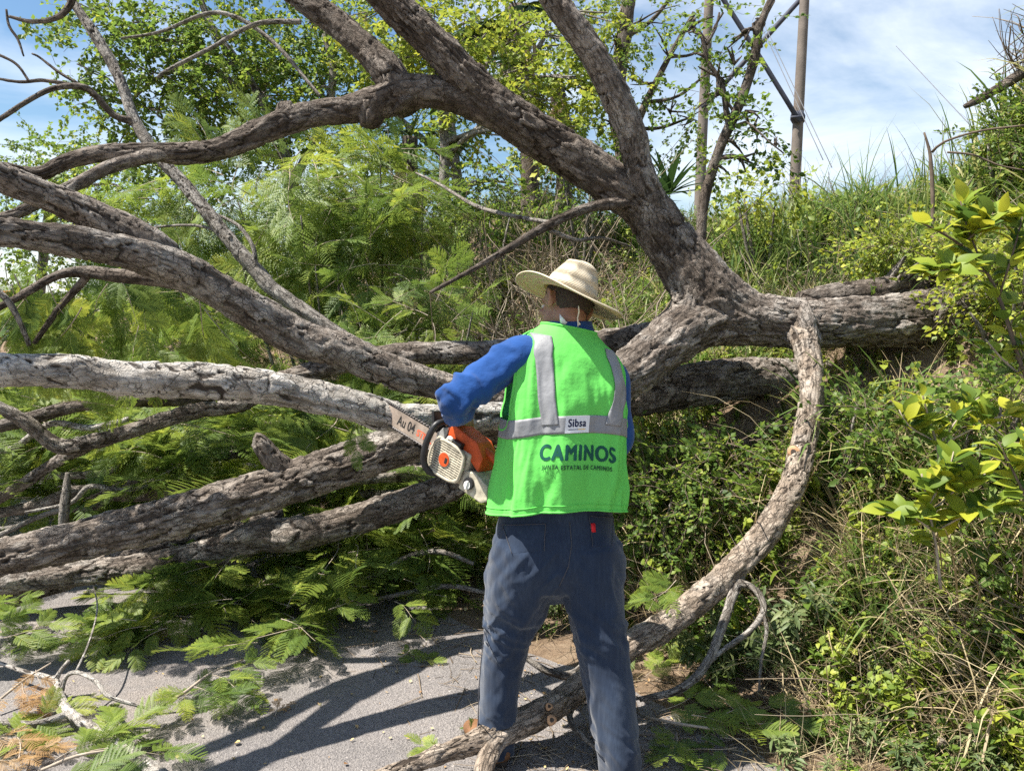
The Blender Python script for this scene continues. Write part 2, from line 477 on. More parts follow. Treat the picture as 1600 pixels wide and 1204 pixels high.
def Hs(x, y):
    return float(H(np.array([x]), np.array([y]))[0])

def axis(lo, hi, fine, far_lo, far_hi):
    a = list(np.arange(lo, hi + 1e-6, fine))
    st, v = fine, hi
    while v < far_hi: st *= 1.35; v += st; a.append(v)
    st, v = fine, lo
    pre = []
    while v > far_lo: st *= 1.35; v -= st; pre.append(v)
    return np.array(pre[::-1] + a)
gx = axis(-6.0, 7.0, 0.06, -1500, 1500)
gy = axis(0.5, 12.0, 0.06, -600, 1800)
GX, GY = np.meshgrid(gx, gy)
GZ = H(GX.ravel(), GY.ravel()).reshape(GX.shape)
GZ = np.where(sdist(GX.ravel(), GY.ravel()).reshape(GX.shape) < -0.6, -0.03, GZ)
n0, n1 = GX.shape
ii, jj = np.meshgrid(np.arange(n0 - 1), np.arange(n1 - 1), indexing='ij')
a_ = ii * n1 + jj
gq = np.stack([a_, a_ + 1, a_ + 1 + n1, a_ + n1], -1).reshape(-1, 4)
def ground_mat():
    m, nd, lk, out = mat_new('bank_soil')
    b = N_(nd, 'ShaderNodeBsdfPrincipled', Roughness=0.95); b.inputs['Specular IOR Level'].default_value = 0.1
    ge = N_(nd, 'ShaderNodeNewGeometry')
    n1_ = N_(nd, 'ShaderNodeTexNoise', Scale=3.5, Detail=9.0, Roughness=0.7)
    n2_ = N_(nd, 'ShaderNodeTexNoise', Scale=40.0, Detail=6.0, Roughness=0.7)
    lk.new(ge.outputs['Position'], n1_.inputs['Vector']); lk.new(ge.outputs['Position'], n2_.inputs['Vector'])
    r = ramp(nd, [(0.25, (0.085, 0.058, 0.038)), (0.5, (0.19, 0.135, 0.09)), (0.75, (0.33, 0.26, 0.185))])
    mx = N_(nd, 'ShaderNodeMath', operation='MULTIPLY_ADD'); mx.inputs[1].default_value = 0.6; 
    sb = N_(nd, 'ShaderNodeMath', operation='MULTIPLY'); sb.inputs[1].default_value = 0.42
    lk.new(n2_.outputs['Fac'], sb.inputs[0]); lk.new(n1_.outputs['Fac'], mx.inputs[0]); lk.new(sb.outputs[0], mx.inputs[2])
    lk.new(mx.outputs[0], r.inputs['Fac']); lk.new(r.outputs['Color'], b.inputs['Base Color'])
    bp = N_(nd, 'ShaderNodeBump', Strength=0.8, Distance=0.03)
    lk.new(n2_.outputs['Fac'], bp.inputs['Height']); lk.new(bp.outputs['Normal'], b.inputs['Normal'])
    lk.new(b.outputs[0], out.inputs['Surface'])
    return m
M_SOIL = ground_mat()
tag(link('ground', mk_mesh('ground', np.stack([GX, GY, GZ], -1).reshape(-1, 3), gq), M_SOIL), kind='structure')

# asphalt: one sheet from the ragged edge at the foot of the bank to the far side of the road
def road_mat():
    m, nd, lk, out = mat_new('asphalt')
    b = N_(nd, 'ShaderNodeBsdfPrincipled', Roughness=0.9); b.inputs['Specular IOR Level'].default_value = 0.25
    ge = N_(nd, 'ShaderNodeNewGeometry')
    vo = N_(nd, 'ShaderNodeTexVoronoi', Scale=150.0)
    n1_ = N_(nd, 'ShaderNodeTexNoise', Scale=1.8, Detail=8.0, Roughness=0.65)
    n2_ = N_(nd, 'ShaderNodeTexNoise', Scale=220.0, Detail=3.0, Roughness=0.7)
    for n in (vo, n1_, n2_): lk.new(ge.outputs['Position'], n.inputs['Vector'])
    r1 = ramp(nd, [(0.3, (0.178, 0.166, 0.160)), (0.55, (0.235, 0.215, 0.204)), (0.75, (0.30, 0.27, 0.25))])
    lk.new(n1_.outputs['Fac'], r1.inputs['Fac'])
    r2 = ramp(nd, [(0.0, (0.55, 0.55, 0.57)), (0.5, (0.95, 0.95, 0.95)), (0.93, (1.25, 1.24, 1.22)), (1.0, (2.6, 2.55, 2.5))])
    bw = N_(nd, 'ShaderNodeRGBToBW'); lk.new(vo.outputs['Color'], bw.inputs[0]); lk.new(bw.outputs[0], r2.inputs['Fac'])
    mu = N_(nd, 'ShaderNodeMix', data_type='RGBA', blend_type='MULTIPLY'); mu.inputs['Factor'].default_value = 0.85
    lk.new(r1.outputs['Color'], mu.inputs['A']); lk.new(r2.outputs['Color'], mu.inputs['B'])
    # brown dust drifts
    n3_ = N_(nd, 'ShaderNodeTexNoise', Scale=0.9, Detail=7.0, Roughness=0.7)
    lk.new(ge.outputs['Position'], n3_.inputs['Vector'])
    r3 = ramp(nd, [(0.52, (0, 0, 0)), (0.74, (0.5, 0.5, 0.5))]); lk.new(n3_.outputs['Fac'], r3.inputs['Fac'])
    md = N_(nd, 'ShaderNodeMix', data_type='RGBA'); md.inputs['B'].default_value = (0.26, 0.205, 0.16, 1)
    lk.new(r3.outputs['Color'], md.inputs['Factor']); lk.new(mu.outputs['Result'], md.inputs['A'])
    lk.new(md.outputs['Result'], b.inputs['Base Color'])
    ad = N_(nd, 'ShaderNodeMath', operation='ADD'); lk.new(n2_.outputs['Fac'], ad.inputs[0]); lk.new(vo.outputs['Distance'], ad.inputs[1])
    bp = N_(nd, 'ShaderNodeBump', Strength=0.9, Distance=0.006)
    lk.new(ad.outputs[0], bp.inputs['Height']); lk.new(bp.outputs['Normal'], b.inputs['Normal'])
    lk.new(b.outputs[0], out.inputs['Surface'])
    return m
C2 = catmull(np.column_stack([BASE, np.zeros(len(BASE)), np.zeros(len(BASE))]), 0.05)[:, :2]
keep = np.concatenate([[0], np.cumsum(np.linalg.norm(np.diff(C2, axis=0), axis=1))])
tg = np.gradient(C2, axis=0); tg /= np.linalg.norm(tg, axis=1)[:, None]
nr = np.stack([tg[:, 1], -tg[:, 0]], -1)           # to the right of the line
edge = -0.16 + 0.13 * fbm(np.stack([keep * 1.3, keep * 0, keep * 0], -1), 4, 21)
sel = np.arange(0, len(C2)); sel = sel[(keep < 25) | (sel % 8 == 0)]
cols = [edge, np.full(len(edge), -0.8), np.full(len(edge), -2.2), np.full(len(edge), -4.4), np.full(len(edge), -6.6)]
RV = []
for c in cols:
    q2 = C2 + nr * c[:, None]
    RV.append(np.column_stack([q2, np.full(len(q2), 0.004)])[sel])
RV = np.stack(RV, 1)
n0, n1 = RV.shape[:2]
RV[:, 0, 2] = H(RV[:, 0, 0], RV[:, 0, 1]) * 0.5 + 0.004
ii, jj = np.meshgrid(np.arange(n0 - 1), np.arange(n1 - 1), indexing='ij'); a_ = ii * n1 + jj
rq = np.stack([a_, a_ + n1, a_ + 1 + n1, a_ + 1], -1).reshape(-1, 4)
RV[..., 2] = np.where(np.arange(n1)[None, :] == 0, np.maximum(RV[..., 2], 0.004), 0.006)
tag(link('road', mk_mesh('road', RV.reshape(-1, 3), rq, smooth_shade=False), road_mat()), kind='structure')

# ================================================================== THE FALLEN TREE
tree_base = P(1560, 470, 4.4)
tree = thing('fallen_tree', tree_base, 'big fallen tree with cracked grey bark lying across the road from the bank', 'fallen tree')
LIMBS = {
 'trunk': (M_BARK, [(1660, 440, 4.75, 62), (1540, 476, 4.35, 56), (1450, 497, 4.12, 50), (1350, 503, 4.04, 48), (1250, 506, 4.0, 47), (1160, 500, 4.0, 48), (1090, 505, 3.98, 50), (1030, 545, 3.9, 47), (985, 582, 3.82, 46), (900, 618, 3.7, 42), (810, 640, 3.55, 38)]),
 'A': (M_BARK_DARK, [(1150, 522, 4.0, 40.92), (1118, 475, 4.0, 53.94), (1086, 435, 4.0, 50.22), (1050, 385, 4.0, 44.64), (1008, 325, 4.0, 42.78), (950, 283, 3.98, 39.99), (880, 236, 3.95, 38.13), (800, 186, 3.9, 37.2), (735, 128, 3.86, 32.55), (680, 70, 3.82, 29.76), (620, 14, 3.78, 27.9), (545, -55, 3.7, 25.11), (440, -130, 3.6, 22.32)]),
 'flare': (M_BARK, [(1290, 508, 4.0, 35.2), (1220, 502, 3.99, 38.72), (1165, 488, 3.98, 40.48), (1122, 455, 3.97, 40.48), (1085, 412, 3.97, 38.72), (1050, 365, 3.98, 35.2)]),
 'flare2': (M_BARK, [(1000, 575, 3.85, 28.12), (1045, 530, 3.92, 31.08), (1078, 480, 3.96, 34.04), (1070, 425, 3.97, 34.04), (1035, 370, 3.98, 29.6)]),
 'A2': (M_BARK, [(1050, 395, 3.98, 27.6), (1015, 320, 3.94, 30.36), (996, 255, 3.9, 25.76), (984, 200, 3.86, 24.84), (957, 140, 3.82, 24.84), (925, 85, 3.78, 23.92), (880, 20, 3.74, 22.08), (830, -50, 3.7, 20.24)]),
 'A1b': (M_BARK_DARK, [(840, 222, 3.92, 28.2), (760, 172, 3.9, 29.14), (690, 148, 3.89, 28.2), (635, 146, 3.88, 31.02), (590, 160, 3.87, 29.14), (535, 172, 3.85, 24.44), (480, 180, 3.83, 22.56), (420, 200, 3.8, 22.56), (350, 230, 3.76, 19.74), (290, 240, 3.72, 17.86), (235, 237, 3.68, 15.98), (160, 240, 3.62, 13.16), (105, 252, 3.57, 13.16), (60, 272, 3.52, 11.28), (0, 262, 3.45, 8.46), (-110, 262, 3.3, 7.52)]),
 'A1b2': (M_BARK, [(268, 240, 3.7, 12), (225, 246, 3.64, 13), (170, 262, 3.58, 12), (100, 298, 3.5, 11), (50, 322, 3.44, 10), (0, 340, 3.38, 9), (-120, 352, 3.2, 7)]),
 'A1c': (M_BARK_DARK, [(640, 168, 3.88, 27), (612, 122, 3.9, 29.7), (580, 85, 3.93, 26.1), (530, 40, 3.96, 23.4), (480, 2, 3.99, 22.5), (400, -60, 4.05, 19.8)]),
 'A3': (M_BARK_DARK, [(1000, 318, 3.95, 13), (930, 322, 3.84, 10), (870, 345, 3.78, 9), (800, 385, 3.72, 7), (740, 420, 3.66, 5), (672, 457, 3.6, 3)]),
 'L1': (M_BARK, [(830, 640, 3.5, 22.8), (760, 618, 3.5, 24.7), (690, 604, 3.5, 25.65), (620, 582, 3.46, 29.45), (540, 550, 3.4, 32.3), (470, 530, 3.33, 33.25), (400, 488, 3.24, 33.25), (300, 430, 3.08, 34.2), (215, 398, 2.92, 31.35), (120, 378, 2.74, 26.6), (0, 361, 2.5, 23.75), (-160, 340, 2.25, 21.85), (-420, 300, 1.95, 20.9)]),
 'L1u': (M_BARK, [(290, 425, 3.07, 24.7), (235, 385, 2.99, 29.45), (170, 350, 2.92, 28.5), (100, 317, 2.84, 26.6), (40, 293, 2.76, 25.65), (-20, 268, 2.68, 23.75), (-160, 200, 2.5, 21.85), (-360, 110, 2.3, 19)]),
 'L2': (M_BARK_PALE, [(800, 648, 3.23, 23.25), (700, 655, 3.12, 26.97), (610, 650, 3.0, 26.97), (540, 630, 2.92, 27.9), (430, 606, 2.81, 29.76), (330, 596, 2.71, 31.62), (200, 592, 2.58, 31.62), (120, 581, 2.5, 30.69), (0, 578, 2.38, 29.76), (-150, 570, 2.23, 29.76), (-330, 540, 2.08, 27.9), (-700, 470, 1.88, 24.18)]),
 'C': (M_BARK, [(1420, 600, 4.55, 26), (1330, 590, 4.45, 30), (1230, 590, 4.35, 33), (1150, 592, 4.28, 37), (1050, 606, 4.2, 40), (975, 622, 4.1, 41), (880, 642, 4.0, 40), (800, 655, 3.9, 39), (700, 672, 3.78, 36), (630, 695, 3.68, 35), (560, 717, 3.62, 38), (480, 745, 3.55, 38), (400, 771, 3.49, 38), (300, 800, 3.42, 37), (200, 826, 3.36, 36), (100, 850, 3.3, 34), (0, 872, 3.24, 31), (-140, 905, 3.15, 27)]),
 'C3': (M_BARK, [(760, 690, 3.85, 22), (715, 752, 3.8, 25), (620, 790, 3.8, 26), (540, 815, 3.8, 27), (450, 836, 3.8, 30), (405, 838, 3.8, 29), (330, 862, 3.82, 25), (250, 880, 3.85, 24), (150, 893, 3.86, 22), (50, 905, 3.84, 21), (-60, 918, 3.8, 18)]),
 'C4': (M_BARK, [(440, 800, 3.95, 10), (300, 838, 3.98, 12), (200, 864, 3.98, 14), (90, 912, 3.95, 16), (-20, 948, 3.8, 15)]),
 'back': (M_BARK, [(1090, 508, 4.12, 22), (1010, 525, 4.2, 24), (900, 540, 4.25, 22), (760, 550, 4.3, 20), (640, 552, 4.32, 20), (560, 562, 4.32, 19), (490, 580, 4.3, 18), (430, 600, 4.25, 16), (371, 633, 4.15, 14), (304, 642, 4.08, 13), (219, 668, 4.0, 13), (152, 688, 3.94, 14), (98, 697, 3.9, 14), (64, 678, 3.86, 12), (34, 655, 3.82, 11), (-10, 632, 3.78, 9)]),
 'back2': (M_BARK_DARK, [(470, 586, 4.4, 14), (330, 618, 4.4, 15), (202, 624, 4.35, 14), (120, 634, 4.3, 13), (34, 657, 4.2, 12), (-60, 680, 4.1, 10)]),
 'back3': (M_BARK, [(160, 690, 4.0, 8), (90, 720, 4.2, 10), (30, 760, 4.3, 10), (-40, 800, 4.3, 9)]),
 'low1': (M_BARK, [(420, 770, 4.3, 13), (300, 768, 4.35, 13), (210, 772, 4.4, 13), (120, 768, 4.4, 11), (60, 790, 4.4, 10), (-30, 806, 4.35, 9)]),
 'low2': (M_BARK, [(700, 735, 4.25, 18), (600, 740, 4.25, 17), (520, 748, 4.25, 14), (430, 752, 4.2, 10)]),
 'low3': (M_BARK_GREY, [(106, 738, 3.95, 4), (104, 770, 3.95, 8), (100, 808, 3.95, 9), (102, 850, 4.0, 8)]),
 'stubL3': (M_BARK, [(470, 748, 3.55, 22), (430, 720, 3.5, 20), (405, 690, 3.47, 15), (398, 686, 3.46, 12)]),
 'E': (M_BARK_GREY, [(560, 540, 4.15, 11), (440, 462, 4.2, 13.2), (398, 420, 4.22, 13.2), (340, 352, 4.25, 12.1), (290, 290, 4.3, 11), (250, 248, 4.32, 9.9), (212, 190, 4.35, 9.9), (182, 112, 4.38, 8.8), (140, 42, 4.4, 8.8), (105, -10, 4.42, 6.6)]),
 'E2': (M_BARK_DARK, [(215, 192, 4.35, 8), (178, 180, 4.3, 6), (150, 150, 4.25, 6), (128, 136, 4.2, 6), (85, 138, 4.15, 5), (40, 160, 4.1, 4.5), (-20, 200, 4.05, 4)]),
 'E3': (M_BARK_DARK, [(118, -20, 4.0, 6), (108, 10, 4.0, 6), (88, 28, 4.0, 5), (50, 34, 4.0, 4), (14, 26, 3.98, 2.5)]),
 'E4': (M_BARK_DARK, [(130, 136, 4.2, 4), (70, 126, 4.15, 3.5), (30, 128, 4.1, 3), (-20, 120, 4.1, 2)]),
 'under1': (M_BARK_DARK, [(330, 455, 3.15, 12), (250, 438, 3.12, 13), (180, 430, 3.12, 13), (135, 425, 3.2, 12), (90, 430, 3.15, 8), (45, 455, 3.1, 7), (-10, 485, 3.05, 6)]),
 'under2': (M_BARK_DARK, [(140, 425, 3.2, 8), (125, 445, 3.2, 7), (95, 478, 3.18, 6), (65, 520, 3.16, 5), (48, 545, 3.15, 4)]),
 'under3': (M_BARK_GREY, [(-20, 440, 3.0, 6), (12, 470, 3.02, 6), (32, 505, 3.05, 5), (46, 540, 3.08, 4)]),
 'D': (M_BARK_TAN, [(1235, 500, 4.0, 31.2), (1255, 528, 3.86, 25.2), (1264, 562, 3.72, 21.6), (1268, 610, 3.58, 21), (1262, 660, 3.48, 21.6), (1252, 708, 3.40, 22.8), (1236, 760, 3.32, 22.8), (1210, 812, 3.26, 24), (1172, 862, 3.2, 24), (1128, 906, 3.14, 24), (1080, 945, 3.06, 24.6), (1030, 982, 2.98, 24.6), (980, 1012, 2.91, 24), (930, 1052, 2.83, 22.8), (886, 1088, 2.75, 24), (840, 1118, 2.66, 25.2), (785, 1142, 2.58, 24), (730, 1162, 2.51, 19.2), (650, 1192, 2.42, 13.2), (560, 1222, 2.35, 8.4)]),
 'D2': (M_BARK_TAN, [(800, 1135, 2.6, 19.2), (775, 1160, 2.53, 16.8), (760, 1190, 2.47, 16.8), (752, 1230, 2.4, 16.8)]),
 'D3': (M_BARK_GREY, [(1165, 880, 3.2, 10.8), (1148, 920, 3.1, 9.6), (1132, 968, 3.0, 8.4), (1104, 1036, 2.9, 8.4), (1062, 1076, 2.82, 7.2), (1000, 1092, 2.78, 4.8)]),
 'D4': (M_BARK_GREY, [(1138, 905, 3.14, 7.2), (1172, 915, 3.08, 6), (1190, 935, 3.03, 6), (1192, 958, 3.0, 6), (1168, 988, 2.97, 5.4), (1130, 1015, 2.93, 4.8), (1110, 1034, 2.9, 3.6)]),
 'D5': (M_BARK_GREY, [(1190, 955, 3.0, 4.2), (1198, 985, 2.96, 3.6), (1190, 1030, 2.9, 3), (1186, 1080, 2.85, 2.4)]),
 'F': (M_BARK, [(1240, 700, 4.3, 9), (1180, 735, 4.2, 10), (1120, 800, 4.05, 10), (1080, 850, 3.95, 9), (1045, 900, 3.85, 8), (990, 955, 3.7, 6)]),
 'K1': (M_BARK_GREY, [(960, 985, 3.0, 5), (900, 1050, 2.95, 8), (862, 1050, 2.96, 7), (838, 1038, 2.98, 6), (820, 1026, 3.0, 4)]),
 'K2': (M_BARK_GREY, [(905, 1090, 2.78, 6), (890, 1115, 2.72, 6), (900, 1140, 2.66, 6), (930, 1165, 2.58, 5), (960, 1185, 2.5, 4)]),
 's1': (M_BARK_GREY, [(420, 700, 4.5, 7), (330, 715, 4.5, 8), (230, 722, 4.5, 8), (150, 740, 4.5, 7), (60, 745, 4.5, 6), (-20, 765, 4.4, 5)]),
 's2': (M_BARK_GREY, [(300, 705, 4.3, 5), (220, 745, 4.3, 6), (150, 790, 4.3, 6), (80, 800, 4.3, 5), (0, 835, 4.2, 5)]),
 's3': (M_BARK_PALE, [(200, 655, 4.3, 5), (140, 668, 4.3, 6), (80, 662, 4.3, 6), (20, 700, 4.3, 6), (-30, 705, 4.2, 5)]),
 's4': (M_BARK_GREY, [(620, 770, 4.3, 6), (560, 772, 4.4, 7), (470, 775, 4.4, 6), (400, 800, 4.4, 5)]),
 's5': (M_BARK_GREY, [(240, 758, 4.1, 4), (190, 765, 4.1, 5), (140, 760, 4.1, 5), (110, 785, 4.1, 4), (40, 800, 4.1, 3)]),
 's6': (M_BARK_GREY, [(740, 880, 3.9, 4), (690, 862, 3.95, 5), (640, 868, 4.0, 5), (580, 900, 3.95, 4), (520, 905, 3.9, 3)]),
 's7': (M_BARK_GREY, [(760, 925, 3.75, 4), (700, 915, 3.8, 5), (640, 925, 3.8, 5), (590, 935, 3.8, 3)]),
 's9': (M_BARK_GREY, [(400, 415, 4.2, 5), (395, 385, 4.2, 4), (375, 355, 4.25, 3.5), (345, 338, 4.3, 3), (318, 330, 4.3, 2)]),
 's10': (M_BARK_GREY, [(360, 372, 4.2, 4), (320, 355, 4.3, 3), (280, 352, 4.35, 2.5), (215, 358, 4.4, 1.8)]),
 's11': (M_BARK_GREY, [(500, 150, 5.2, 3), (420, 60, 5.3, 4), (340, 20, 5.3, 4), (250, 50, 5.3, 3), (190, 60, 5.3, 2)]),
 's12': (M_BARK_GREY, [(470, 34, 5.2, 5), (400, 38, 5.2, 4.5), (330, 75, 5.2, 4), (262, 110, 5.2, 3.5), (245, 122, 5.2, 2.5)]),
 's13': (M_BARK_DARK, [(10, 15, 4.0, 2), (14, 40, 4.0, 2.5), (28, 62, 4.0, 2.5), (37, 88, 4.0, 1.5)]),
 's14': (M_BARK_DARK, [(-10, 82, 4.1, 2.5), (25, 100, 4.1, 2.5), (46, 128, 4.1, 2.5)]),
 's15': (M_BARK_DARK, [(132, 136, 4.2, 3), (95, 115, 4.2, 2.6), (62, 90, 4.2, 2.2), (50, 84, 4.2, 1.6)]),
 's16': (M_BARK_GREY, [(860, 360, 3.78, 5), (900, 375, 3.9, 4), (940, 372, 4.1, 3), (985, 385, 4.3, 2)]),
 's17': (M_BARK_GREY, [(860, 348, 3.8, 4), (790, 335, 4.0, 4), (740, 320, 4.3, 3.5), (690, 290, 4.6, 3), (650, 270, 4.8, 2)]),
 'rootbreak': (M_BARK_DARK, [(1250, 470, 4.2, 18), (1330, 462, 4.25, 26), (1420, 448, 4.35, 26), (1520, 430, 4.5, 22), (1600, 415, 4.6, 16)]),
}
LIMB_PTS = {}
for k, (lname, (mt, rows)) in enumerate(LIMBS.items()):
    pts, rad = pxlimb(rows)
    LIMB_PTS[lname] = (np.array(pts), np.array(rad))
    small = np.mean(rad) < 0.022
    V, q, t, at, uv = limb(pts, rad, bark=(0.5 if small else 1.0), seed=17 + 3 * k, cell=0.05 if np.mean(rad) > 0.05 else 0.035, lump=0.07 if lname in ('D', 'L2') else 0.09, aspect=1.7 if lname in ('L2', 'D') else 2.6)
    link('trunk' if lname == 'trunk' else 'branch', mk_mesh('limb_' + lname, V, q, t, at, uv), mt, tree)
# knots, stubs and cut faces
def knot(px, py, d, r, mt=M_BARK_DARK, dirv=(0, 0, 1), ln=1.6, seed=3):
    c = P(px, py, d); r = r * d / FPX; dv = np.array(dirv, float); dv /= np.linalg.norm(dv)
    V, q, t, at, uv = limb([c - dv * r, c, c + dv * r * ln * 0.6, c + dv * r * ln], [r * 1.5, r * 1.2, r, r * 0.75], seed=seed, bark=1.3, lump=0.25)
    link('knot', mk_mesh('knot', V, q, t, at, uv), mt, tree)
knot(448, 178, 3.82, 13, dirv=(-0.1, 0, 1), ln=1.3)
knot(578, 182, 3.86, 16, dirv=(-0.15, -0.1, -1), ln=1.0, seed=8)
knot(1249, 517, 3.93, 25, M_BARK, (0.15, -0.75, -0.6), 1.5, 12)
def cut_disc(px, py, d, r, nrm, parent=tree, name='cut_face'):
    c = P(px, py, d); r = r * d / FPX
    n = Vector(nrm).normalized(); x = n.orthogonal().normalized(); y = n.cross(x)
    k = 18
    V = [c + np.array(n) * 0.004]
    for rr, hh in ((0.45, 0.004), (0.9, 0.002), (1.0, -0.003), (1.12, -0.02)):
        for i in range(k):
            a = 2 * math.pi * i / k; w = rr * r * (1 + 0.08 * math.sin(3 * a + 1))
            V.append(c + np.array(x) * w * math.cos(a) + np.array(y) * w * math.sin(a) + np.array(n) * hh)
    tr = [(0, 1 + i, 1 + (i + 1) % k) for i in range(k)]
    q = [(1 + b * k + i, 1 + (b + 1) * k + i, 1 + (b + 1) * k + (i + 1) % k, 1 + b * k + (i + 1) % k) for b in range(3) for i in range(k)]
    me = mk_mesh(name, np.array(V), q, tr, mats=[M_CUT, M_BARK_DARK], fmat=[0] * k * 2 + [1] * k * 2 if False else [0] * (2 * k) + [1] * (2 * k))
    return link(name, me, None, parent)
cut_disc(1240, 706, 3.36, 10, (-0.45, -0.85, 0.15))
cut_disc(862, 1124, 2.58, 8, (0.1, -0.9, 0.5))
cut_disc(858, 1103, 2.62, 6, (0.1, -0.8, 0.6))

# ================================================================== THE PERSON
def PY(px, py, y):
    """the point on a sight line at ground distance y"""
    v = (602.0 - py) / FPX
    dirv = FWD + v * UPV + (px - 800.0) / FPX * RGT
    return CAMP + dirv * (y / dirv[1])
def tub(pts, radii, segs=16, step=0.02, flat=None, cap=True):
    """smooth tapered tube; flat = per-point (ra, rb) with a given side direction"""
    X = np.column_stack([np.asarray(pts, float), np.asarray(radii, float).reshape(len(pts), -1)])
    X = catmull(X, step)
    C = X[:, :3]; ra = X[:, 3]; rb = X[:, 4] if X.shape[1] > 4 else ra
    T, N, B = frames(C)
    if flat is not None:
        f = np.asarray(flat, float)
        N = f[None] - T * (T @ f)[:, None]; N /= np.linalg.norm(N, axis=1)[:, None]; B = np.cross(T, N)
    n = len(C); th = np.arange(segs) / segs * 2 * math.pi
    V = C[:, None] + (ra[:, None] * np.cos(th))[..., None] * N[:, None] + (rb[:, None] * np.sin(th))[..., None] * B[:, None]
    V = V.reshape(-1, 3)
    i, j = np.meshgrid(np.arange(n - 1), np.arange(segs), indexing='ij')
    a = i * segs + j; b = i * segs + (j + 1) % segs
    q = np.stack([a, b, b + segs, a + segs], -1).reshape(-1, 4)
    tr = []
    if cap:
        for row, sg in ((0, -1), (n - 1, 1)):
            c = len(V); V = np.vstack([V, C[row] + T[row] * sg * min(ra[row], rb[row]) * 0.55])
            r0 = row * segs + np.arange(segs); r1 = row * segs + (np.arange(segs) + 1) % segs
            tr.append(np.stack([np.full(segs, c), r1, r0] if sg < 0 else [np.full(segs, c), r0, r1], -1))
    return V, q, (np.vstack(tr) if tr else None), {}, None
def ball(c, r, rot=None, n=14):
    """ellipsoid r=(rx,ry,rz), rot = 3x3 columns"""
    u = np.linspace(0, math.pi, n + 1)[1:-1]; th = np.arange(2 * n) / (2 * n) * 2 * math.pi
    U, TH = np.meshgrid(u, th, indexing='ij')
    V = np.stack([np.sin(U) * np.cos(TH), np.sin(U) * np.sin(TH), np.cos(U)], -1).reshape(-1, 3)
    V = np.vstack([V, [[0, 0, 1], [0, 0, -1]]]) * np.asarray(r, float)
    if rot is not None: V = V @ np.asarray(rot).T
    V = V + np.asarray(c)
    k = 2 * n; m = n - 1
    i, j = np.meshgrid(np.arange(m - 1), np.arange(k), indexing='ij')
    a = i * k + j; b = i * k + (j + 1) % k
    q = np.stack([a, a + k, b + k, b], -1).reshape(-1, 4)
    t = np.vstack([np.stack([np.full(k, m * k), np.arange(k), (np.arange(k) + 1) % k], -1), np.stack([np.full(k, m * k + 1), (m - 1) * k + (np.arange(k) + 1) % k, (m - 1) * k + np.arange(k)], -1)])
    return V, q, t, {}, None
def remesh(parts, voxel, smooth_it=6, fac=0.5):
    V, q, t, _, _ = merge(parts)
    me = mk_mesh('tmp', V, q, t)
    o = bpy.data.objects.new('tmp_form', me); COL.objects.link(o)
    md = o.modifiers.new('r', 'REMESH'); md.mode = 'VOXEL'; md.voxel_size = voxel
    if smooth_it:
        ms = o.modifiers.new('s', 'SMOOTH'); ms.factor = fac; ms.iterations = smooth_it
    dg = bpy.context.evaluated_depsgraph_get(); dg.update()
    out = bpy.data.meshes.new_from_object(o.evaluated_get(dg))
    bpy.data.objects.remove(o); bpy.data.meshes.remove(me)
    n = len(out.vertices)
    V = np.zeros(n * 3, np.float32); out.vertices.foreach_get('co', V); V = V.reshape(-1, 3).astype(float)
    Nn = np.zeros(n * 3, np.float32); out.vertices.foreach_get('normal', Nn)
    out.polygons.foreach_set('use_smooth', np.ones(len(out.polygons), bool))
    return out, V, Nn.reshape(-1, 3).astype(float)
def setco(me, V):
    me.vertices.foreach_set('co', np.ascontiguousarray(V, np.float32).ravel()); me.update()

PSI = math.radians(15)
F_ = np.array([-math.sin(PSI), math.cos(PSI), 0.0]); R_ = np.array([math.cos(PSI), math.sin(PSI), 0.0]); Z_ = np.array([0, 0, 1.0])
M_SKIN = simple_mat('skin', (0.30, 0.155, 0.10), 0.5, 0.4, var=0.10, scale=25, bump=0.08, bscale=240)
M_HAIR = simple_mat('short_hair', (0.05, 0.036, 0.026), 0.6, 0.3, var=0.5, scale=160, bump=0.5, bscale=400)
M_SHIRT = simple_mat('blue_cotton', (0.015, 0.062, 0.215), 0.85, 0.1, var=0.16, scale=8, bump=0.55, bscale=26, sheen=0.15)
M_VEST = simple_mat('neon_green_fabric', (0.16, 0.66, 0.125), 0.8, 0.1, var=0.10, scale=3, bump=0.35, bscale=30, transl=0.12)
M_REFL = simple_mat('silver_tape', (0.23, 0.235, 0.245), 0.5, 0.4, var=0.12, scale=14, bump=0.22, bscale=50)
M_LABEL = simple_mat('white_label', (0.72, 0.74, 0.76), 0.6, 0.2, var=0.03)
M_INK = simple_mat('dark_green_print', (0.005, 0.075, 0.055), 0.6, 0.25, var=0.1)
M_INK2 = simple_mat('dark_print', (0.012, 0.06, 0.03), 0.6, 0.25, var=0.1)
M_NAVY = simple_mat('navy_print', (0.012, 0.018, 0.06), 0.6, 0.25, var=0.1)
M_YEL = simple_mat('yellow_print', (0.75, 0.45, 0.03), 0.6, 0.25, var=0.1)
M_RED = simple_mat('red_tab', (0.62, 0.02, 0.03), 0.6, 0.25, var=0.1)
M_BOOT = simple_mat('brown_leather', (0.17, 0.085, 0.04), 0.6, 0.35, var=0.3, scale=20, bump=0.3, bscale=90)
M_SOLE = simple_mat('boot_sole', (0.05, 0.04, 0.033), 0.8, 0.2)
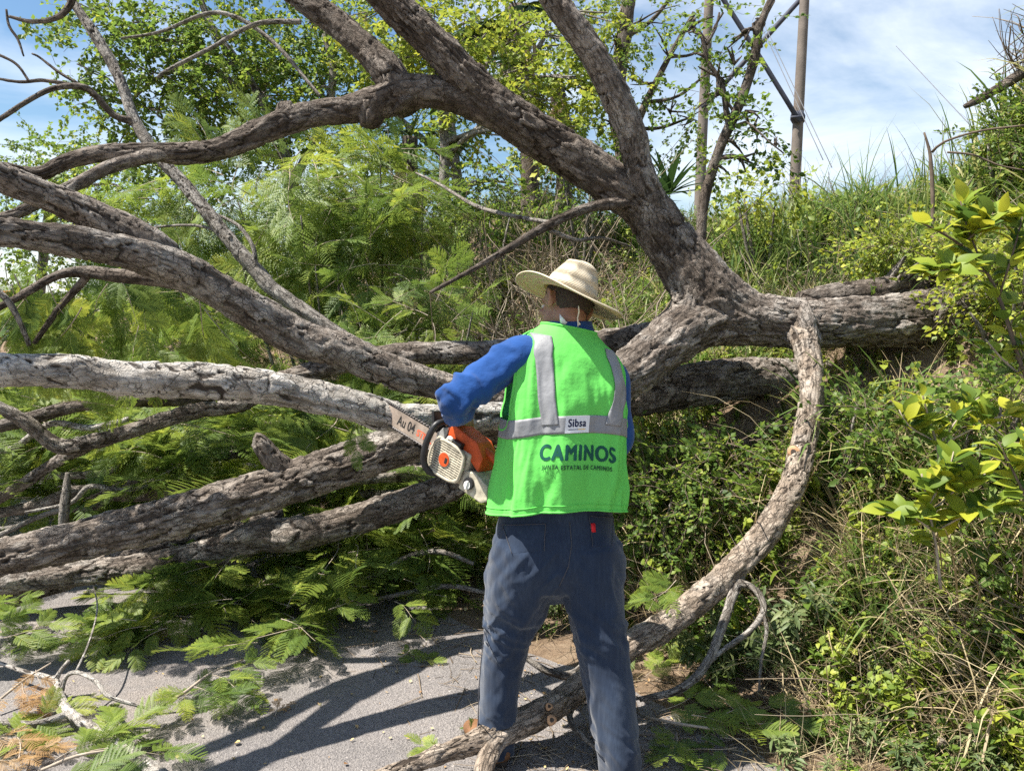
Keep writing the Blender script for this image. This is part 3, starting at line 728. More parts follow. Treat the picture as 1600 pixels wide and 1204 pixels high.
def denim():
    m, nd, lk, out = mat_new('denim')
    b = N_(nd, 'ShaderNodeBsdfPrincipled', Roughness=0.86); b.inputs['Specular IOR Level'].default_value = 0.12
    b.inputs['Sheen Weight'].default_value = 0.25
    ge = N_(nd, 'ShaderNodeNewGeometry')
    mp = N_(nd, 'ShaderNodeMapping'); mp.inputs['Scale'].default_value = (1, 1, 0.12)
    n1_ = N_(nd, 'ShaderNodeTexNoise', Scale=110.0, Detail=5.0, Roughness=0.7)
    n2_ = N_(nd, 'ShaderNodeTexNoise', Scale=4.5, Detail=4.0, Roughness=0.55)
    lk.new(ge.outputs['Position'], mp.inputs['Vector']); lk.new(mp.outputs[0], n1_.inputs['Vector']); lk.new(ge.outputs['Position'], n2_.inputs['Vector'])
    r = ramp(nd, [(0.25, (0.010, 0.017, 0.034)), (0.5, (0.021, 0.034, 0.062)), (0.75, (0.052, 0.074, 0.115))])
    a = N_(nd, 'ShaderNodeMath', operation='MULTIPLY_ADD'); a.inputs[1].default_value = 0.4
    s_ = N_(nd, 'ShaderNodeMath', operation='MULTIPLY'); s_.inputs[1].default_value = 0.6
    lk.new(n2_.outputs['Fac'], s_.inputs[0]); lk.new(n1_.outputs['Fac'], a.inputs[0]); lk.new(s_.outputs[0], a.inputs[2])
    lk.new(a.outputs[0], r.inputs['Fac']); lk.new(r.outputs['Color'], b.inputs['Base Color'])
    bp = N_(nd, 'ShaderNodeBump', Strength=0.25, Distance=0.004)
    lk.new(n1_.outputs['Fac'], bp.inputs['Height']); lk.new(bp.outputs['Normal'], b.inputs['Normal'])
    lk.new(b.outputs[0], out.inputs['Surface'])
    return m
M_DENIM = denim()

person = thing('person', (0.16, 2.46, 0.0), 'person in straw hat and neon green vest cutting the fallen tree', 'person')

# ---- torso surface shared by vest, tape and print
RZ = np.array([0.80, 0.95, 1.08, 1.18, 1.28, 1.345, 1.395, 1.43, 1.455, 1.475])
RA = np.array([0.228, 0.224, 0.218, 0.214, 0.207, 0.198, 0.176, 0.132, 0.095, 0.078])
RB = np.array([0.152, 0.150, 0.146, 0.142, 0.138, 0.130, 0.118, 0.100, 0.086, 0.076])
HEM_C = PY(868, 812, 2.50); NECK_C = PY(889, 512, 2.585)
def ctr(z):
    t = (z - HEM_C[2]) / (NECK_C[2] - HEM_C[2])
    c = HEM_C[None] + (NECK_C - HEM_C)[None] * t[:, None]
    c[:, 2] = z
    bulge = np.sin(np.clip(t, 0, 1) * math.pi) * 0.02
    return c - F_[None] * bulge[:, None]
def S(theta, z, off=0.0, folds=1.0):
    theta = np.asarray(theta, float).ravel(); z = np.asarray(z, float).ravel()
    a = np.interp(z, RZ, RA); b = np.interp(z, RZ, RB)
    # smooth the profile
    for dz in (-0.02, 0.02):
        a = a + np.interp(z + dz, RZ, RA); b = b + np.interp(z + dz, RZ, RB)
    a /= 3; b /= 3
    e = 2 / 2.35
    cx = np.sign(np.sin(theta)) * np.abs(np.sin(theta)) ** e; cy = np.sign(np.cos(theta)) * np.abs(np.cos(theta)) ** e
    low = smooth(1.36, 0.86, z)
    up = smooth(1.40, 1.30, z)
    f = folds * (low * (0.0075 * np.sin(9 * theta + 1.1 + 1.5 * z) + 0.006 * np.sin(5 * theta - 0.7 - 2.2 * z)) + up * 0.0045 * np.sin(7 * (theta + 0.9 * (z - 1.1)) + 2.0))
    q = np.stack([np.sin(theta) * 2.4, np.cos(theta) * 2.4, z * 5.0], -1)
    f = f + folds * up * 0.010 * fbm(q, 3, 5) + folds * up * 0.0055 * fbm(np.stack([np.sin(theta) * 7 + z * 3, np.cos(theta) * 7, z * 9], -1), 2, 8)
    a = a + f + off; b = b + f + off
    c = ctr(z)
    xl = a * cx
    zz = z - (0.034 * np.sin(theta) ** 2 + 0.006 * np.sin(theta)) * smooth(1.36, 1.15, z) - 0.20 * xl * smooth(1.18, 1.40, z)
    out = c + R_[None] * xl[:, None] - F_[None] * (b * cy)[:, None]
    out[:, 2] = zz
    return out
# vest sheet with arm holes
nt, nz = 360, 170
TH, ZZ = np.meshgrid(np.linspace(-math.pi, math.pi, nt, endpoint=False), np.linspace(0.897, 1.468, nz))
zc, zh, wv = 1.300, 0.135, math.radians(27)
def armh(th, z, side):
    d = (th - side * math.radians(93)) / wv
    return np.sqrt(d * d + ((z - zc) / zh) ** 2)
THv, ZZv = TH.copy(), ZZ.copy()
hole = np.zeros(TH.shape, bool)
for side in (-1, 1):
    e = armh(TH, ZZ, side)
    hole |= e < 1.0
    near = (e >= 1.0) & (e < 1.10)
    THv = np.where(near, side * math.radians(93) + (TH - side * math.radians(93)) / e, THv); ZZv = np.where(near, zc + (ZZ - zc) / e, ZZv)
VV = S(THv, ZZv)
i, j = np.meshgrid(np.arange(nz - 1), np.arange(nt), indexing='ij')
a = i * nt + j; b = i * nt + (j + 1) % nt
hf = hole.ravel()
vq = np.stack([a, b, b + nt, a + nt], -1).reshape(-1, 4)
vq = vq[~hf[vq].any(1)]
used = np.unique(vq); remap = -np.ones(len(VV), int); remap[used] = np.arange(len(used))
vest = link('safety_vest', mk_mesh('safety_vest', VV[used], remap[vq]), M_VEST, person)
sd = vest.modifiers.new('cloth', 'SOLIDIFY'); sd.thickness = 0.003; sd.offset = -1
vest['label'] = 'neon green safety vest with silver tape'
# hem roll and arm hole binding
th = np.linspace(-math.pi, math.pi, 160)
V, q, t, _, _ = tub(S(th, np.full(160, 0.90), 0.001), np.full(160, 0.0035), 6, 0.02, cap=False)
link('hem', mk_mesh('hem', V, q, t), M_VEST, vest)
V, q, t, _, _ = tub(S(th, np.full(160, 0.92), 0.0006), np.full(160, 0.0016), 5, 0.02, cap=False)
link('hem', mk_mesh('hem_stitch', V, q, t), M_VEST, vest)
for side in (-1, 1):
    p = np.linspace(0, 2 * math.pi, 90)
    V, q, t, _, _ = tub(S(side * math.radians(93) + wv * np.cos(p), zc + zh * np.sin(p), 0.0), np.full(90, 0.004), 7, 0.02, cap=False)
    link('arm_hole_binding', mk_mesh('arm_hole_binding', V, q, t), M_VEST, vest)
p = np.linspace(-math.pi, math.pi, 80)
V, q, t, _, _ = tub(S(p, np.full(80, 1.466), 0.0), np.full(80, 0.0045), 7, 0.02, cap=False)
link('collar_binding', mk_mesh('collar_binding', V, q, t), M_VEST, vest)
# silver tape
def tape(thf, z, off=0.0022):
    """thf, z : 2D grids"""
    n0, n1 = z.shape
    V = S(thf, z, off); i, j = np.meshgrid(np.arange(n0 - 1), np.arange(n1 - 1), indexing='ij'); a = i * n1 + j
    q = np.stack([a, a + n1, a + n1 + 1, a + 1], -1).reshape(-1, 4)
    o = link('reflective_tape', mk_mesh('reflective_tape', V, q), M_REFL, vest)
    s = o.modifiers.new('thick', 'SOLIDIFY'); s.thickness = 0.0018; s.offset = -1
    return o
T1, Z1 = np.meshgrid(np.linspace(-math.pi, math.pi, 220), np.linspace(1.142, 1.197, 8), indexing='ij')
tape(T1, Z1)
def strip(xs_of_z, z0, z1, w, off=0.0030):
    z = np.linspace(z0, z1, 60)
    k = np.linspace(-0.5, 0.5, 9)
    Z, K = np.meshgrid(z, k, indexing='ij')
    xc = np.interp(Z, *xs_of_z) + K * w
    a = np.interp(Z, RZ, RA)
    th = np.arcsin(np.clip(np.sign(xc / a) * np.abs(xc / a) ** (2.35 / 2), -0.985, 0.985))
    tape(th, Z, off)
strip(([1.14, 1.25, 1.36, 1.47], [-0.088, -0.108, -0.118, -0.110]), 1.17, 1.425, 0.054)
strip(([1.14, 1.25, 1.36, 1.47], [0.110, 0.135, 0.128, 0.110]), 1.17, 1.42, 0.05)
# print
def text_mesh(s, size, bold=0.0, spacing=1.0):
    cu = bpy.data.curves.new('txt', 'FONT'); cu.body = s; cu.size = size; cu.align_x = 'CENTER'; cu.align_y = 'CENTER'
    cu.offset = bold; cu.space_character = spacing; cu.resolution_u = 6
    o = bpy.data.objects.new('txt', cu); COL.objects.link(o)
    dg = bpy.context.evaluated_depsgraph_get(); dg.update()
    me = bpy.data.meshes.new_from_object(o.evaluated_get(dg))
    bpy.data.objects.remove(o); bpy.data.curves.remove(cu)
    bm = bmesh.new(); bm.from_mesh(me)
    bmesh.ops.triangulate(bm, faces=bm.faces)
    for _ in range(2):
        bmesh.ops.subdivide_edges(bm, edges=[e for e in bm.edges if e.calc_length() > 0.008], cuts=1)
        bmesh.ops.triangulate(bm, faces=bm.faces)
    bm.to_mesh(me); bm.free()
    V = np.array([v.co[:] for v in me.vertices]); Fc = [tuple(p.vertices) for p in me.polygons]
    return V, Fc, me
def vest_print(s, xc, zc_, width, height, mt, bold=0.0, spacing=1.0, off=0.0016, name='printed_text', parent=None, shear=0.0):
    V, Fc, me = text_mesh(s, 0.05, 0.0, spacing)
    w = V[:, 0].max() - V[:, 0].min(); h = V[:, 1].max() - V[:, 1].min()
    x = (V[:, 0] - (V[:, 0].max() + V[:, 0].min()) / 2) / w * width + xc
    z = (V[:, 1] - (V[:, 1].max() + V[:, 1].min()) / 2) / h * height + zc_ + shear * x
    Vs, Fs = [], []
    for k, (bx_, bz_) in enumerate(((0, 0), (-bold, 0), (bold, 0), (0, bold * 0.7), (0, -bold * 0.7)) if bold else ((0, 0),)):
        xx = x + bx_
        th = np.sign(xx) * np.arcsin(np.clip(np.abs(xx / 0.216) ** (2.35 / 2), 0, 0.98))
        Fs += [tuple(i_ + k * len(V) for i_ in f) for f in Fc]
        Vs.append(S(th, z + bz_, off + 0.0001 * k))
    bpy.data.meshes.remove(me)
    return link(name, mk_mesh(name, np.vstack(Vs), None, Fs, smooth_shade=False), mt, parent or vest)
vest_print('CAMINOS', 0.004, 1.083, 0.245, 0.047, M_INK, 0.0026, 1.18, shear=-0.05)
vest_print('JUNTA ESTATAL DE CAMINOS', 0.004, 1.036, 0.225, 0.0175, M_INK2, 0.0005, 1.2, off=0.0030, shear=-0.05)
T1, Z1 = np.meshgrid(np.linspace(-0.075, 0.075, 12), np.linspace(-0.026, 0.026, 6), indexing='ij')
def patch(x0, x1, z0, z1, off, mt, name, par_):
    X, Z = np.meshgrid(np.linspace(x0, x1, 14), np.linspace(z0, z1, 8), indexing='ij')
    th = np.sign(X) * np.arcsin(np.clip(np.abs(X / 0.216) ** (2.35 / 2), 0, 0.98))
    V = S(th, Z, off); n0, n1 = X.shape; i, j = np.meshgrid(np.arange(n0 - 1), np.arange(n1 - 1), indexing='ij'); a = i * n1 + j
    return link(name, mk_mesh(name, V, np.stack([a, a + n1, a + n1 + 1, a + 1], -1).reshape(-1, 4)), mt, par_)
lab = patch(-0.048, 0.032, 1.144, 1.196, 0.0034, M_LABEL, 'brand_label', vest)
vest_print('Sibsa', -0.009, 1.175, 0.058, 0.024, M_NAVY, 0.0011, 1.1, 0.0040, 'printed_text', lab)
patch(-0.038, -0.006, 1.1535, 1.1555, 0.0040, M_NAVY, 'printed_line', lab)
patch(-0.006, 0.020, 1.1535, 1.1555, 0.0040, M_YEL, 'printed_line', lab)

# ---- shirt: torso, sleeves, collar in one cloth
nt2, nz2 = 64, 40
TH, ZZ = np.meshgrid(np.linspace(-math.pi, math.pi, nt2, endpoint=False), np.linspace(0.90, 1.458, nz2))
VV = S(TH, ZZ, -0.028, 0.6)
i, j = np.meshgrid(np.arange(nz2 - 1), np.arange(nt2), indexing='ij'); a = i * nt2 + j; b = i * nt2 + (j + 1) % nt2
tq = np.stack([a, b, b + nt2, a + nt2], -1).reshape(-1, 4)
VV = np.vstack([VV, ctr(np.array([0.90]))[0], ctr(np.array([1.458]))[0]])
k = np.arange(nt2)
tt = np.vstack([np.stack([np.full(nt2, nz2 * nt2), (k + 1) % nt2, k], -1), np.stack([np.full(nt2, nz2 * nt2 + 1), (nz2 - 1) * nt2 + k, (nz2 - 1) * nt2 + (k + 1) % nt2], -1)])
SH_L = PY(812, 556, 2.50); EL_L = PY(711, 624, 2.42); HD_L = PY(722, 655, 2.72)
SH_R = PY(952, 592, 2.64); EL_R = PY(962, 690, 2.68); HD_R = PY(812, 742, 2.84)
def lerp(a, b, t): return a * (1 - t) + b * t
sl = tub([lerp(SH_L, np.array(ctr(np.array([1.33]))[0]), 0.35), SH_L, lerp(SH_L, EL_L, 0.45), lerp(SH_L, EL_L, 0.8) , EL_L + np.array([0, 0.01, -0.004]), lerp(EL_L, HD_L, 0.28) + np.array([0.004, 0, -0.006]), lerp(EL_L, HD_L, 0.55) + np.array([0, 0, -0.004]), lerp(EL_L, HD_L, 0.72)],
         [0.071, 0.068, 0.062, 0.060, 0.056, 0.055, 0.050, 0.039], 28, 0.012)
sr = tub([lerp(SH_R, np.array(ctr(np.array([1.30]))[0]), 0.35), SH_R, lerp(SH_R, EL_R, 0.5), EL_R, lerp(EL_R, HD_R, 0.3), lerp(EL_R, HD_R, 0.6), lerp(EL_R, HD_R, 0.76)], [0.072, 0.07, 0.064, 0.06, 0.058, 0.05, 0.04], 28, 0.012)
me, V, Nn = remesh([(VV, tq, tt, {}, None), sl, sr], 0.0055, 14, 0.5)
# sleeve wrinkles: rings and diagonal creases
axis_ = (EL_L - SH_L) / np.linalg.norm(EL_L - SH_L)
tl = (V - SH_L) @ axis_
onarm = smooth(0.0, 0.05, tl) * smooth(0.42, 0.36, np.linalg.norm(V - lerp(SH_L, EL_L, 0.6), axis=1))
q = V * 9
w1 = fbm(np.stack([tl * 20 + q[:, 2] * 0.5, q[:, 0] * 0.7 + q[:, 1] * 0.6, q[:, 1]], -1), 3, 31)
w2 = 1 - np.abs(fbm(np.stack([tl * 13 + V[:, 2] * 14, V[:, 1] * 9, V[:, 0] * 6], -1), 3, 44)) * 2
near_el = np.exp(-(np.linalg.norm(V - EL_L, axis=1) / 0.12) ** 2)
side_ = np.cross(axis_, [0, 1.0, 0]); side_ /= np.linalg.norm(side_)
au = (V - SH_L) @ side_
w3 = 1 - 2.2 * np.abs(fbm(np.stack([tl * 7 - au * 9, au * 13 + tl * 5, V[:, 1] * 4], -1), 2, 47))
el_f = 1 - 2.4 * np.abs(fbm(np.stack([tl * 26, au * 7, V[:, 1] * 9], -1), 2, 53))
V = V + Nn * (onarm * (0.007 * w1 * 0.6 + 0.0105 * np.clip(w3, -0.3, 1) + near_el * 0.010 * np.clip(el_f, -0.2, 1)))[:, None]
setco(me, V)
shirt = link('shirt', me, M_SHIRT, person)
p = np.linspace(0, 2 * math.pi, 40)
nc = NECK_C + np.array([0.0, 0.008, -0.012])
def ring_band(c, ux, uy, up, r0, r1, h, n=48, thick=0.005):
    th = np.linspace(0, 2 * math.pi, n, endpoint=False)
    prof = [(r0 + thick, 0.0), (r1 + thick, h), (r1, h + 0.002), (r1 - thick, h), (r0 - thick, 0.0)]
    V = np.vstack([c + np.outer(np.cos(th) * r, ux) + np.outer(np.sin(th) * r * 1.02, uy) + np.outer(np.full(n, hh), up) for r, hh in prof])
    m = len(prof); i, j = np.meshgrid(np.arange(m - 1), np.arange(n), indexing='ij'); a = i * n + j; b = i * n + (j + 1) % n
    return V, np.stack([a, b, b + n, a + n], -1).reshape(-1, 4)
cu_ = np.array([0.10, 0.22, 0.97]); cu_ /= np.linalg.norm(cu_)
V, q = ring_band(nc, R_, F_, cu_, 0.080, 0.070, 0.034)
link('collar', mk_mesh('collar', V, q), M_SHIRT, shirt)

# ---- head frame, body
HF = np.array([-0.58, 0.74, -0.30]); HF /= np.linalg.norm(HF)
HU = np.array([0.20, 0.28, 0.93]); HU -= HF * HU.dot(HF); HU /= np.linalg.norm(HU)
HR = np.cross(HF, HU)
HROT = np.stack([HR, HF, HU], 1)
HC = PY(885, 476, 2.62)
def hp(x, y, z): return HC + HR * x + HF * y + HU * z
body = [ball(hp(0, -0.008, 0.025), (0.074, 0.094, 0.098), HROT), ball(hp(0, 0.03, -0.045), (0.058, 0.064, 0.066), HROT), ball(hp(0, 0.052, -0.082), (0.03, 0.03, 0.026), HROT),
        ball(hp(0, 0.098, -0.022), (0.012, 0.016, 0.018), HROT), tub([hp(0, 0.092, 0.018), hp(0, 0.104, -0.018)], [0.008, 0.012], 10, 0.008),
        tub([hp(-0.02, 0.082, -0.055), hp(0, 0.09, -0.053), hp(0.02, 0.082, -0.055)], [0.006, 0.009, 0.006], 8, 0.006), tub([hp(-0.018, 0.08, -0.068), hp(0, 0.088, -0.067), hp(0.018, 0.08, -0.068)], [0.006, 0.009, 0.006], 8, 0.006),
        tub([hp(-0.045, 0.072, 0.03), hp(0, 0.088, 0.028), hp(0.045, 0.072, 0.03)], [0.01, 0.012, 0.01], 8, 0.01)]
for s_ in (-1, 1):
    er = np.stack([HR * 1.0, HF, HU], 1)
    body.append(ball(hp(s_ * 0.078, -0.012, -0.012), (0.009, 0.019, 0.033), er, 8))
    body.append(tub([hp(s_ * 0.08, 0.004, 0.012), hp(s_ * 0.09, -0.01, 0.022), hp(s_ * 0.094, -0.026, 0.008), hp(s_ * 0.09, -0.024, -0.018), hp(s_ * 0.082, -0.008, -0.038)], [0.005, 0.0055, 0.0055, 0.005, 0.007], 8, 0.008))
    body.append(ball(hp(s_ * 0.035, 0.075, -0.02), (0.022, 0.018, 0.02), HROT, 8))
body.append(tub([NECK_C - Z_ * 0.06 + F_ * 0.01, NECK_C + F_ * 0.012, hp(0, -0.02, -0.06), hp(0, -0.012, -0.02)], [0.066, 0.059, 0.058, 0.056], 20, 0.015))
# trunk and arms, legs under the clothes
cz = ctr(np.array([0.80, 0.95, 1.10, 1.25, 1.36, 1.42]))
body.append(tub(list(cz), np.array([[0.15, 0.10], [0.145, 0.095], [0.15, 0.10], [0.16, 0.105], [0.14, 0.09], [0.08, 0.06]]), 28, 0.03, flat=R_))
for a0, e0, h0 in ((SH_L, EL_L, HD_L), (SH_R, EL_R, HD_R)):
    body.append(tub([lerp(a0, ctr(np.array([1.33]))[0], 0.5), a0, lerp(a0, e0, 0.5), e0, lerp(e0, h0, 0.35), lerp(e0, h0, 0.8), lerp(e0, h0, 0.9)], [0.045, 0.044, 0.034, 0.026, 0.03, 0.028, 0.028], 16, 0.02))
def add_hand(body, h, ax, n, wrist, flip=1):
    """hand closed round a bar at h with axis ax; n points from the bar to the back of the hand"""
    ax = ax / np.linalg.norm(ax); n = n - ax * n.dot(ax); n /= np.linalg.norm(n); t = np.cross(ax, n) * flip
    body.append(ball(h + n * 0.034 - t * 0.008, (0.042, 0.016, 0.036), np.stack([ax, n, t], 1), 10))
    body.append(tub([wrist, lerp(wrist, h + n * 0.034, 0.6), h + n * 0.034 - t * 0.01], [0.029, 0.027, 0.026], 12, 0.015))
    for k, (o, ln) in enumerate(((-0.034, 190), (-0.0115, 225), (0.011, 215), (0.033, 180))):
        ang = np.radians(np.linspace(20, ln, 7))
        pts = [h + ax * o + (n * math.cos(q_) + t * math.sin(q_)) * (0.031 if q_ < 1.2 else 0.027) for q_ in ang]
        body.append(tub(pts, [0.0098, 0.0098, 0.0094, 0.009, 0.0088, 0.0083, 0.0075], 10, 0.006))
    ang = np.radians(np.linspace(-20, -150, 5))
    pts = [h - ax * (0.03 + 0.012 * m) * 1.0 + (n * math.cos(q_) + t * math.sin(q_)) * 0.029 for m, q_ in enumerate(ang)]
    body.append(tub(pts, [0.013, 0.012, 0.011, 0.0105, 0.009], 10, 0.006))
# saw pose (needed by the hands)
SX = np.array([-0.735, 0.60, 0.315]); SX /= np.linalg.norm(SX)
SZ = np.array([0.22, -0.10, 0.97]); SZ -= SX * SZ.dot(SX); SZ /= np.linalg.norm(SZ)
SY = np.cross(SZ, SX)
SAWK = 0.78
SAW_O = PY(693, 717, 2.60) - (SX * 0.0 + SY * 0.088 + SZ * 0.075) * SAWK
def sw(x, y, z): return SAW_O + (SX * x + SY * y + SZ * z) * SAWK
add_hand(body, sw(0.083, -0.035, 0.213), SY, SZ * 0.8 - SX * 0.6, lerp(EL_L, HD_L, 0.84))
add_hand(body, sw(-0.30, -0.01, 0.10), SX, SZ * 0.7 - SY * 0.6, lerp(EL_R, HD_R, 0.86), -1)
# legs: centre px, py, world y, half width px
LEG_L = [(826, 850, 2.51, 60), (812, 905, 2.51, 57), (800, 960, 2.51, 46), (792, 1000, 2.51, 38), (782, 1060, 2.51, 34), (776, 1120, 2.505, 31), (774, 1172, 2.50, 29.5)]
LEG_R = [(918, 850, 2.51, 56), (924, 905, 2.50, 53), (932, 960, 2.48, 46), (937, 1000, 2.47, 42), (948, 1060, 2.45, 41), (958, 1115, 2.42, 38), (967, 1180, 2.40, 34), (970, 1222, 2.39, 32)]
for LG in (LEG_L, LEG_R):
    pts = [PY(a_, b_, c_) for a_, b_, c_, _ in LG]
    body.append(tub(pts + [pts[-1] - Z_ * 0.02], [0.075, 0.075, 0.065, 0.055, 0.05, 0.045] + [0.036] * (len(pts) - 5), 16, 0.03))
me, V, Nn = remesh(body, 0.0052, 4, 0.4)
link('body', me, M_SKIN, person)
# hair: a close-cropped cap over the back of the skull
V, q, t, _, _ = ball((0, 0, 0), (1, 1, 1), None, 26)
keep_q = [f for f in q if (V[f, 2].mean() > -0.68 - 0.25 * min(0, V[f, 1].mean()) * 0 and V[f, 1].mean() < 0.30 + 0.5 * V[f, 2].mean() and not (abs(V[f, 0].mean()) > 0.72 and V[f, 2].mean() < 0.0 and V[f, 1].mean() > -0.25))]
HV = np.array([hp(0, -0.010, 0.020) + HR * v[0] * 0.0775 + HF * v[1] * 0.0975 + HU * v[2] * 0.102 for v in V])
HV += (HV - hp(0, -0.01, 0.02)) * (0.012 * fbm(HV * 160, 2, 3))[:, None]
hair = link('hair', mk_mesh('hair', HV, keep_q), M_HAIR, person)
# eyes
for s_ in (-1, 1):
    V, q, t, _, _ = ball(hp(s_ * 0.032, 0.079, 0.008), (0.012, 0.010, 0.008), HROT, 8)
    link('eye', mk_mesh('eye', V, q, t), simple_mat('eye_white', (0.6, 0.57, 0.53), 0.3, 0.5), person)

# ---- jeans
pel = tub([PY(870, 780, 2.53), PY(869, 815, 2.53), PY(868, 850, 2.52), PY(868, 890, 2.515), PY(868, 915, 2.51)], np.array([[0.188, 0.125], [0.200, 0.136], [0.209, 0.143], [0.206, 0.138], [0.185, 0.11]]), 40, 0.02, flat=R_)
jp = [pel]
for LG, dp in ((LEG_L, 1.25), (LEG_R, 1.2)):
    pts = [PY(a_, b_, c_) for a_, b_, c_, _ in LG]
    wd = [w * c_ / FPX * 0.97 for a_, b_, c_, w in LG]
    jp.append(tub(pts, np.array([[w, max(0.076, w * 1.15)] for w in wd]), 32, 0.02, flat=np.array([1.0, 0, 0])))
me, V, Nn = remesh(jp, 0.0065, 10, 0.5)
ztop = V[:, 2]
legmask = smooth(0.95, 0.62, ztop)
n1_ = fbm(np.stack([V[:, 0] * 14, V[:, 1] * 14, V[:, 2] * 3.0], -1), 3, 61)
xm = HEM_C[0]
diag = V[:, 2] * 15 + np.abs(V[:, 0] - xm) * 22
n2_ = fbm(np.stack([diag, V[:, 0] * 4, V[:, 1] * 4], -1), 3, 72)
knee = np.exp(-((V[:, 2] - 0.47) / 0.10) ** 2) + 0.8 * np.exp(-((V[:, 2] - 0.12) / 0.08) ** 2)
n3_ = 1 - np.abs(fbm(np.stack([V[:, 0] * 7, V[:, 1] * 7, V[:, 2] * 24 + V[:, 0] * 12], -1), 2, 83)) * 2
seat = np.exp(-((V[:, 2] - 0.70) / 0.09) ** 2)
n4_ = np.clip(1 - 3.0 * np.abs(fbm(np.stack([V[:, 0] * 9 + V[:, 2] * 5, V[:, 1] * 9, V[:, 2] * 4.5], -1), 2, 95)), 0, 1)
n5_ = np.clip(1 - 3.2 * np.abs(fbm(np.stack([V[:, 0] * 8, V[:, 1] * 6, V[:, 2] * 15 + np.abs(V[:, 0] - xm) * 14], -1), 2, 97)), 0, 1)
V = V + Nn * (0.0055 * n1_ * legmask + 0.004 * n2_ * (0.5 + seat) + 0.006 * knee * n3_ + 0.006 * n4_ * legmask + 0.0075 * n5_ * (knee + seat * 0.7))[:, None]
setco(me, V)
jeans = link('jeans', me, M_DENIM, person)
from mathutils.bvhtree import BVHTree
jb = BVHTree.FromPolygons([tuple(v) for v in V], [tuple(p.vertices) for p in me.polygons])
def on_jeans(px, py, off):
    o = Vector(CAMP); d = Vector(PY(px, py, 2.5)) - o; d.normalize()
    h, n, _, _ = jb.ray_cast(o, d)
    if h is None: return Vector(PY(px, py, 2.4))
    return h + n * off
def seam(pxs, off=0.001, r=0.0013, mt=None):
    pts = [on_jeans(a_, b_, off) for a_, b_ in pxs]
    V, q, t, _, _ = tub([tuple(p) for p in pts], [r] * len(pts), 5, 0.008)
    link('seam', mk_mesh('seam', V, q, t), mt or M_STITCH, jeans)
M_STITCH = simple_mat('seam_thread', (0.075, 0.075, 0.085), 0.8, 0.15)
def densify(p, n=7):
    p = np.array(p, float); out = []
    for k_ in range(len(p) - 1): out += [tuple(p[k_] * (1 - s_) + p[k_ + 1] * s_) for s_ in np.linspace(0, 1, n, endpoint=False)]
    return out + [tuple(p[-1])]
def pocket(poly):
    (x0, y0), (x1, y1), (x2, y2), (x3, y3) = poly
    n = 10; U, W = np.meshgrid(np.linspace(0, 1, n), np.linspace(0, 1, n), indexing='ij')
    X = (x0 * (1 - U) + x1 * U) * (1 - W) + (x3 * (1 - U) + x2 * U) * W; Y = (y0 * (1 - U) + y1 * U) * (1 - W) + (y3 * (1 - U) + y2 * U) * W
    V = np.array([on_jeans(a_, b_, 0.003 if 0 < k_ % n < n - 1 and n <= k_ < n * n - n else 0.0005) for k_, (a_, b_) in enumerate(zip(X.ravel(), Y.ravel()))])
    i, j = np.meshgrid(np.arange(n - 1), np.arange(n - 1), indexing='ij'); a = i * n + j
    link('back_pocket', mk_mesh('back_pocket', V, np.stack([a, a + n, a + n + 1, a + 1], -1).reshape(-1, 4)), M_DENIM, jeans)
    seam(densify([poly[3], poly[0], poly[1], poly[2]][::1], 5) , 0.003)
pocket([(920, 806), (957, 808), (956, 851), (926, 854)])
pocket([(786, 820), (852, 818), (850, 860), (800, 864)])
seam(densify([(890, 815), (893, 850), (888, 885), (874, 915)], 5), 0.001, 0.0016)
seam(densify([(757, 985), (752, 1030), (748, 1080), (747, 1150)], 4), 0.0, 0.0018)
V = np.array([on_jeans(a_, b_, o_) for a_, b_ in ((922, 817), (928, 817), (929.5, 831), (923.5, 831)) for o_ in (0.002, 0.006)])
link('red_tab', mk_mesh('red_tab', V, [(0, 2, 4, 6), (1, 7, 5, 3), (0, 1, 3, 2), (2, 3, 5, 4), (4, 5, 7, 6), (6, 7, 1, 0)], smooth_shade=False), M_RED, jeans)
# ---- boots
def boot(ank, fdir):
    fdir = np.array(fdir, float); fdir /= np.linalg.norm(fdir); g = np.array([ank[0], ank[1], 0.0])
    side = np.cross(fdir, Z_)
    up = [tub([g + Z_ * 0.14, g + Z_ * 0.08, g + Z_ * 0.045 + fdir * 0.01], [0.05, 0.047, 0.045], 18, 0.015),
          tub([g - fdir * 0.055 + Z_ * 0.04, g + Z_ * 0.045, g + fdir * 0.08 + Z_ * 0.045, g + fdir * 0.16 + Z_ * 0.038, g + fdir * 0.195 + Z_ * 0.034], np.array([[0.035, 0.03], [0.041, 0.036], [0.045, 0.034], [0.043, 0.028], [0.028, 0.02]]), 18, 0.015, flat=side)]
    me, V, Nn = remesh(up, 0.006, 5)
    b = link('boot', me, M_BOOT, person)
    k = 28; th = np.arange(k) / k * 2 * math.pi
    V = []
    for z, s_ in ((0.002, 0.97), (0.022, 1.0)):
        for a_ in th:
            V.append(g + fdir * (0.072 + 0.142 * math.cos(a_) * s_) + side * (0.046 * math.sin(a_) * (1 + 0.12 * math.cos(a_)) * s_) + Z_ * z)
    V += [g + fdir * 0.07 + Z_ * 0.002, g + fdir * 0.07 + Z_ * 0.022]
    q = [(m, (m + 1) % k, k + (m + 1) % k, k + m) for m in range(k)]
    t = [(2 * k, (m + 1) % k, m) for m in range(k)] + [(2 * k + 1, k + m, k + (m + 1) % k) for m in range(k)]
    link('sole', mk_mesh('sole', np.array(V), q, t), M_SOLE, b)
boot(PY(LEG_L[-1][0], LEG_L[-1][1], LEG_L[-1][2]), (-0.45, 0.8, 0))
boot(PY(LEG_R[-1][0], LEG_R[-1][1], LEG_R[-1][2]), (0.12, 0.95, 0))

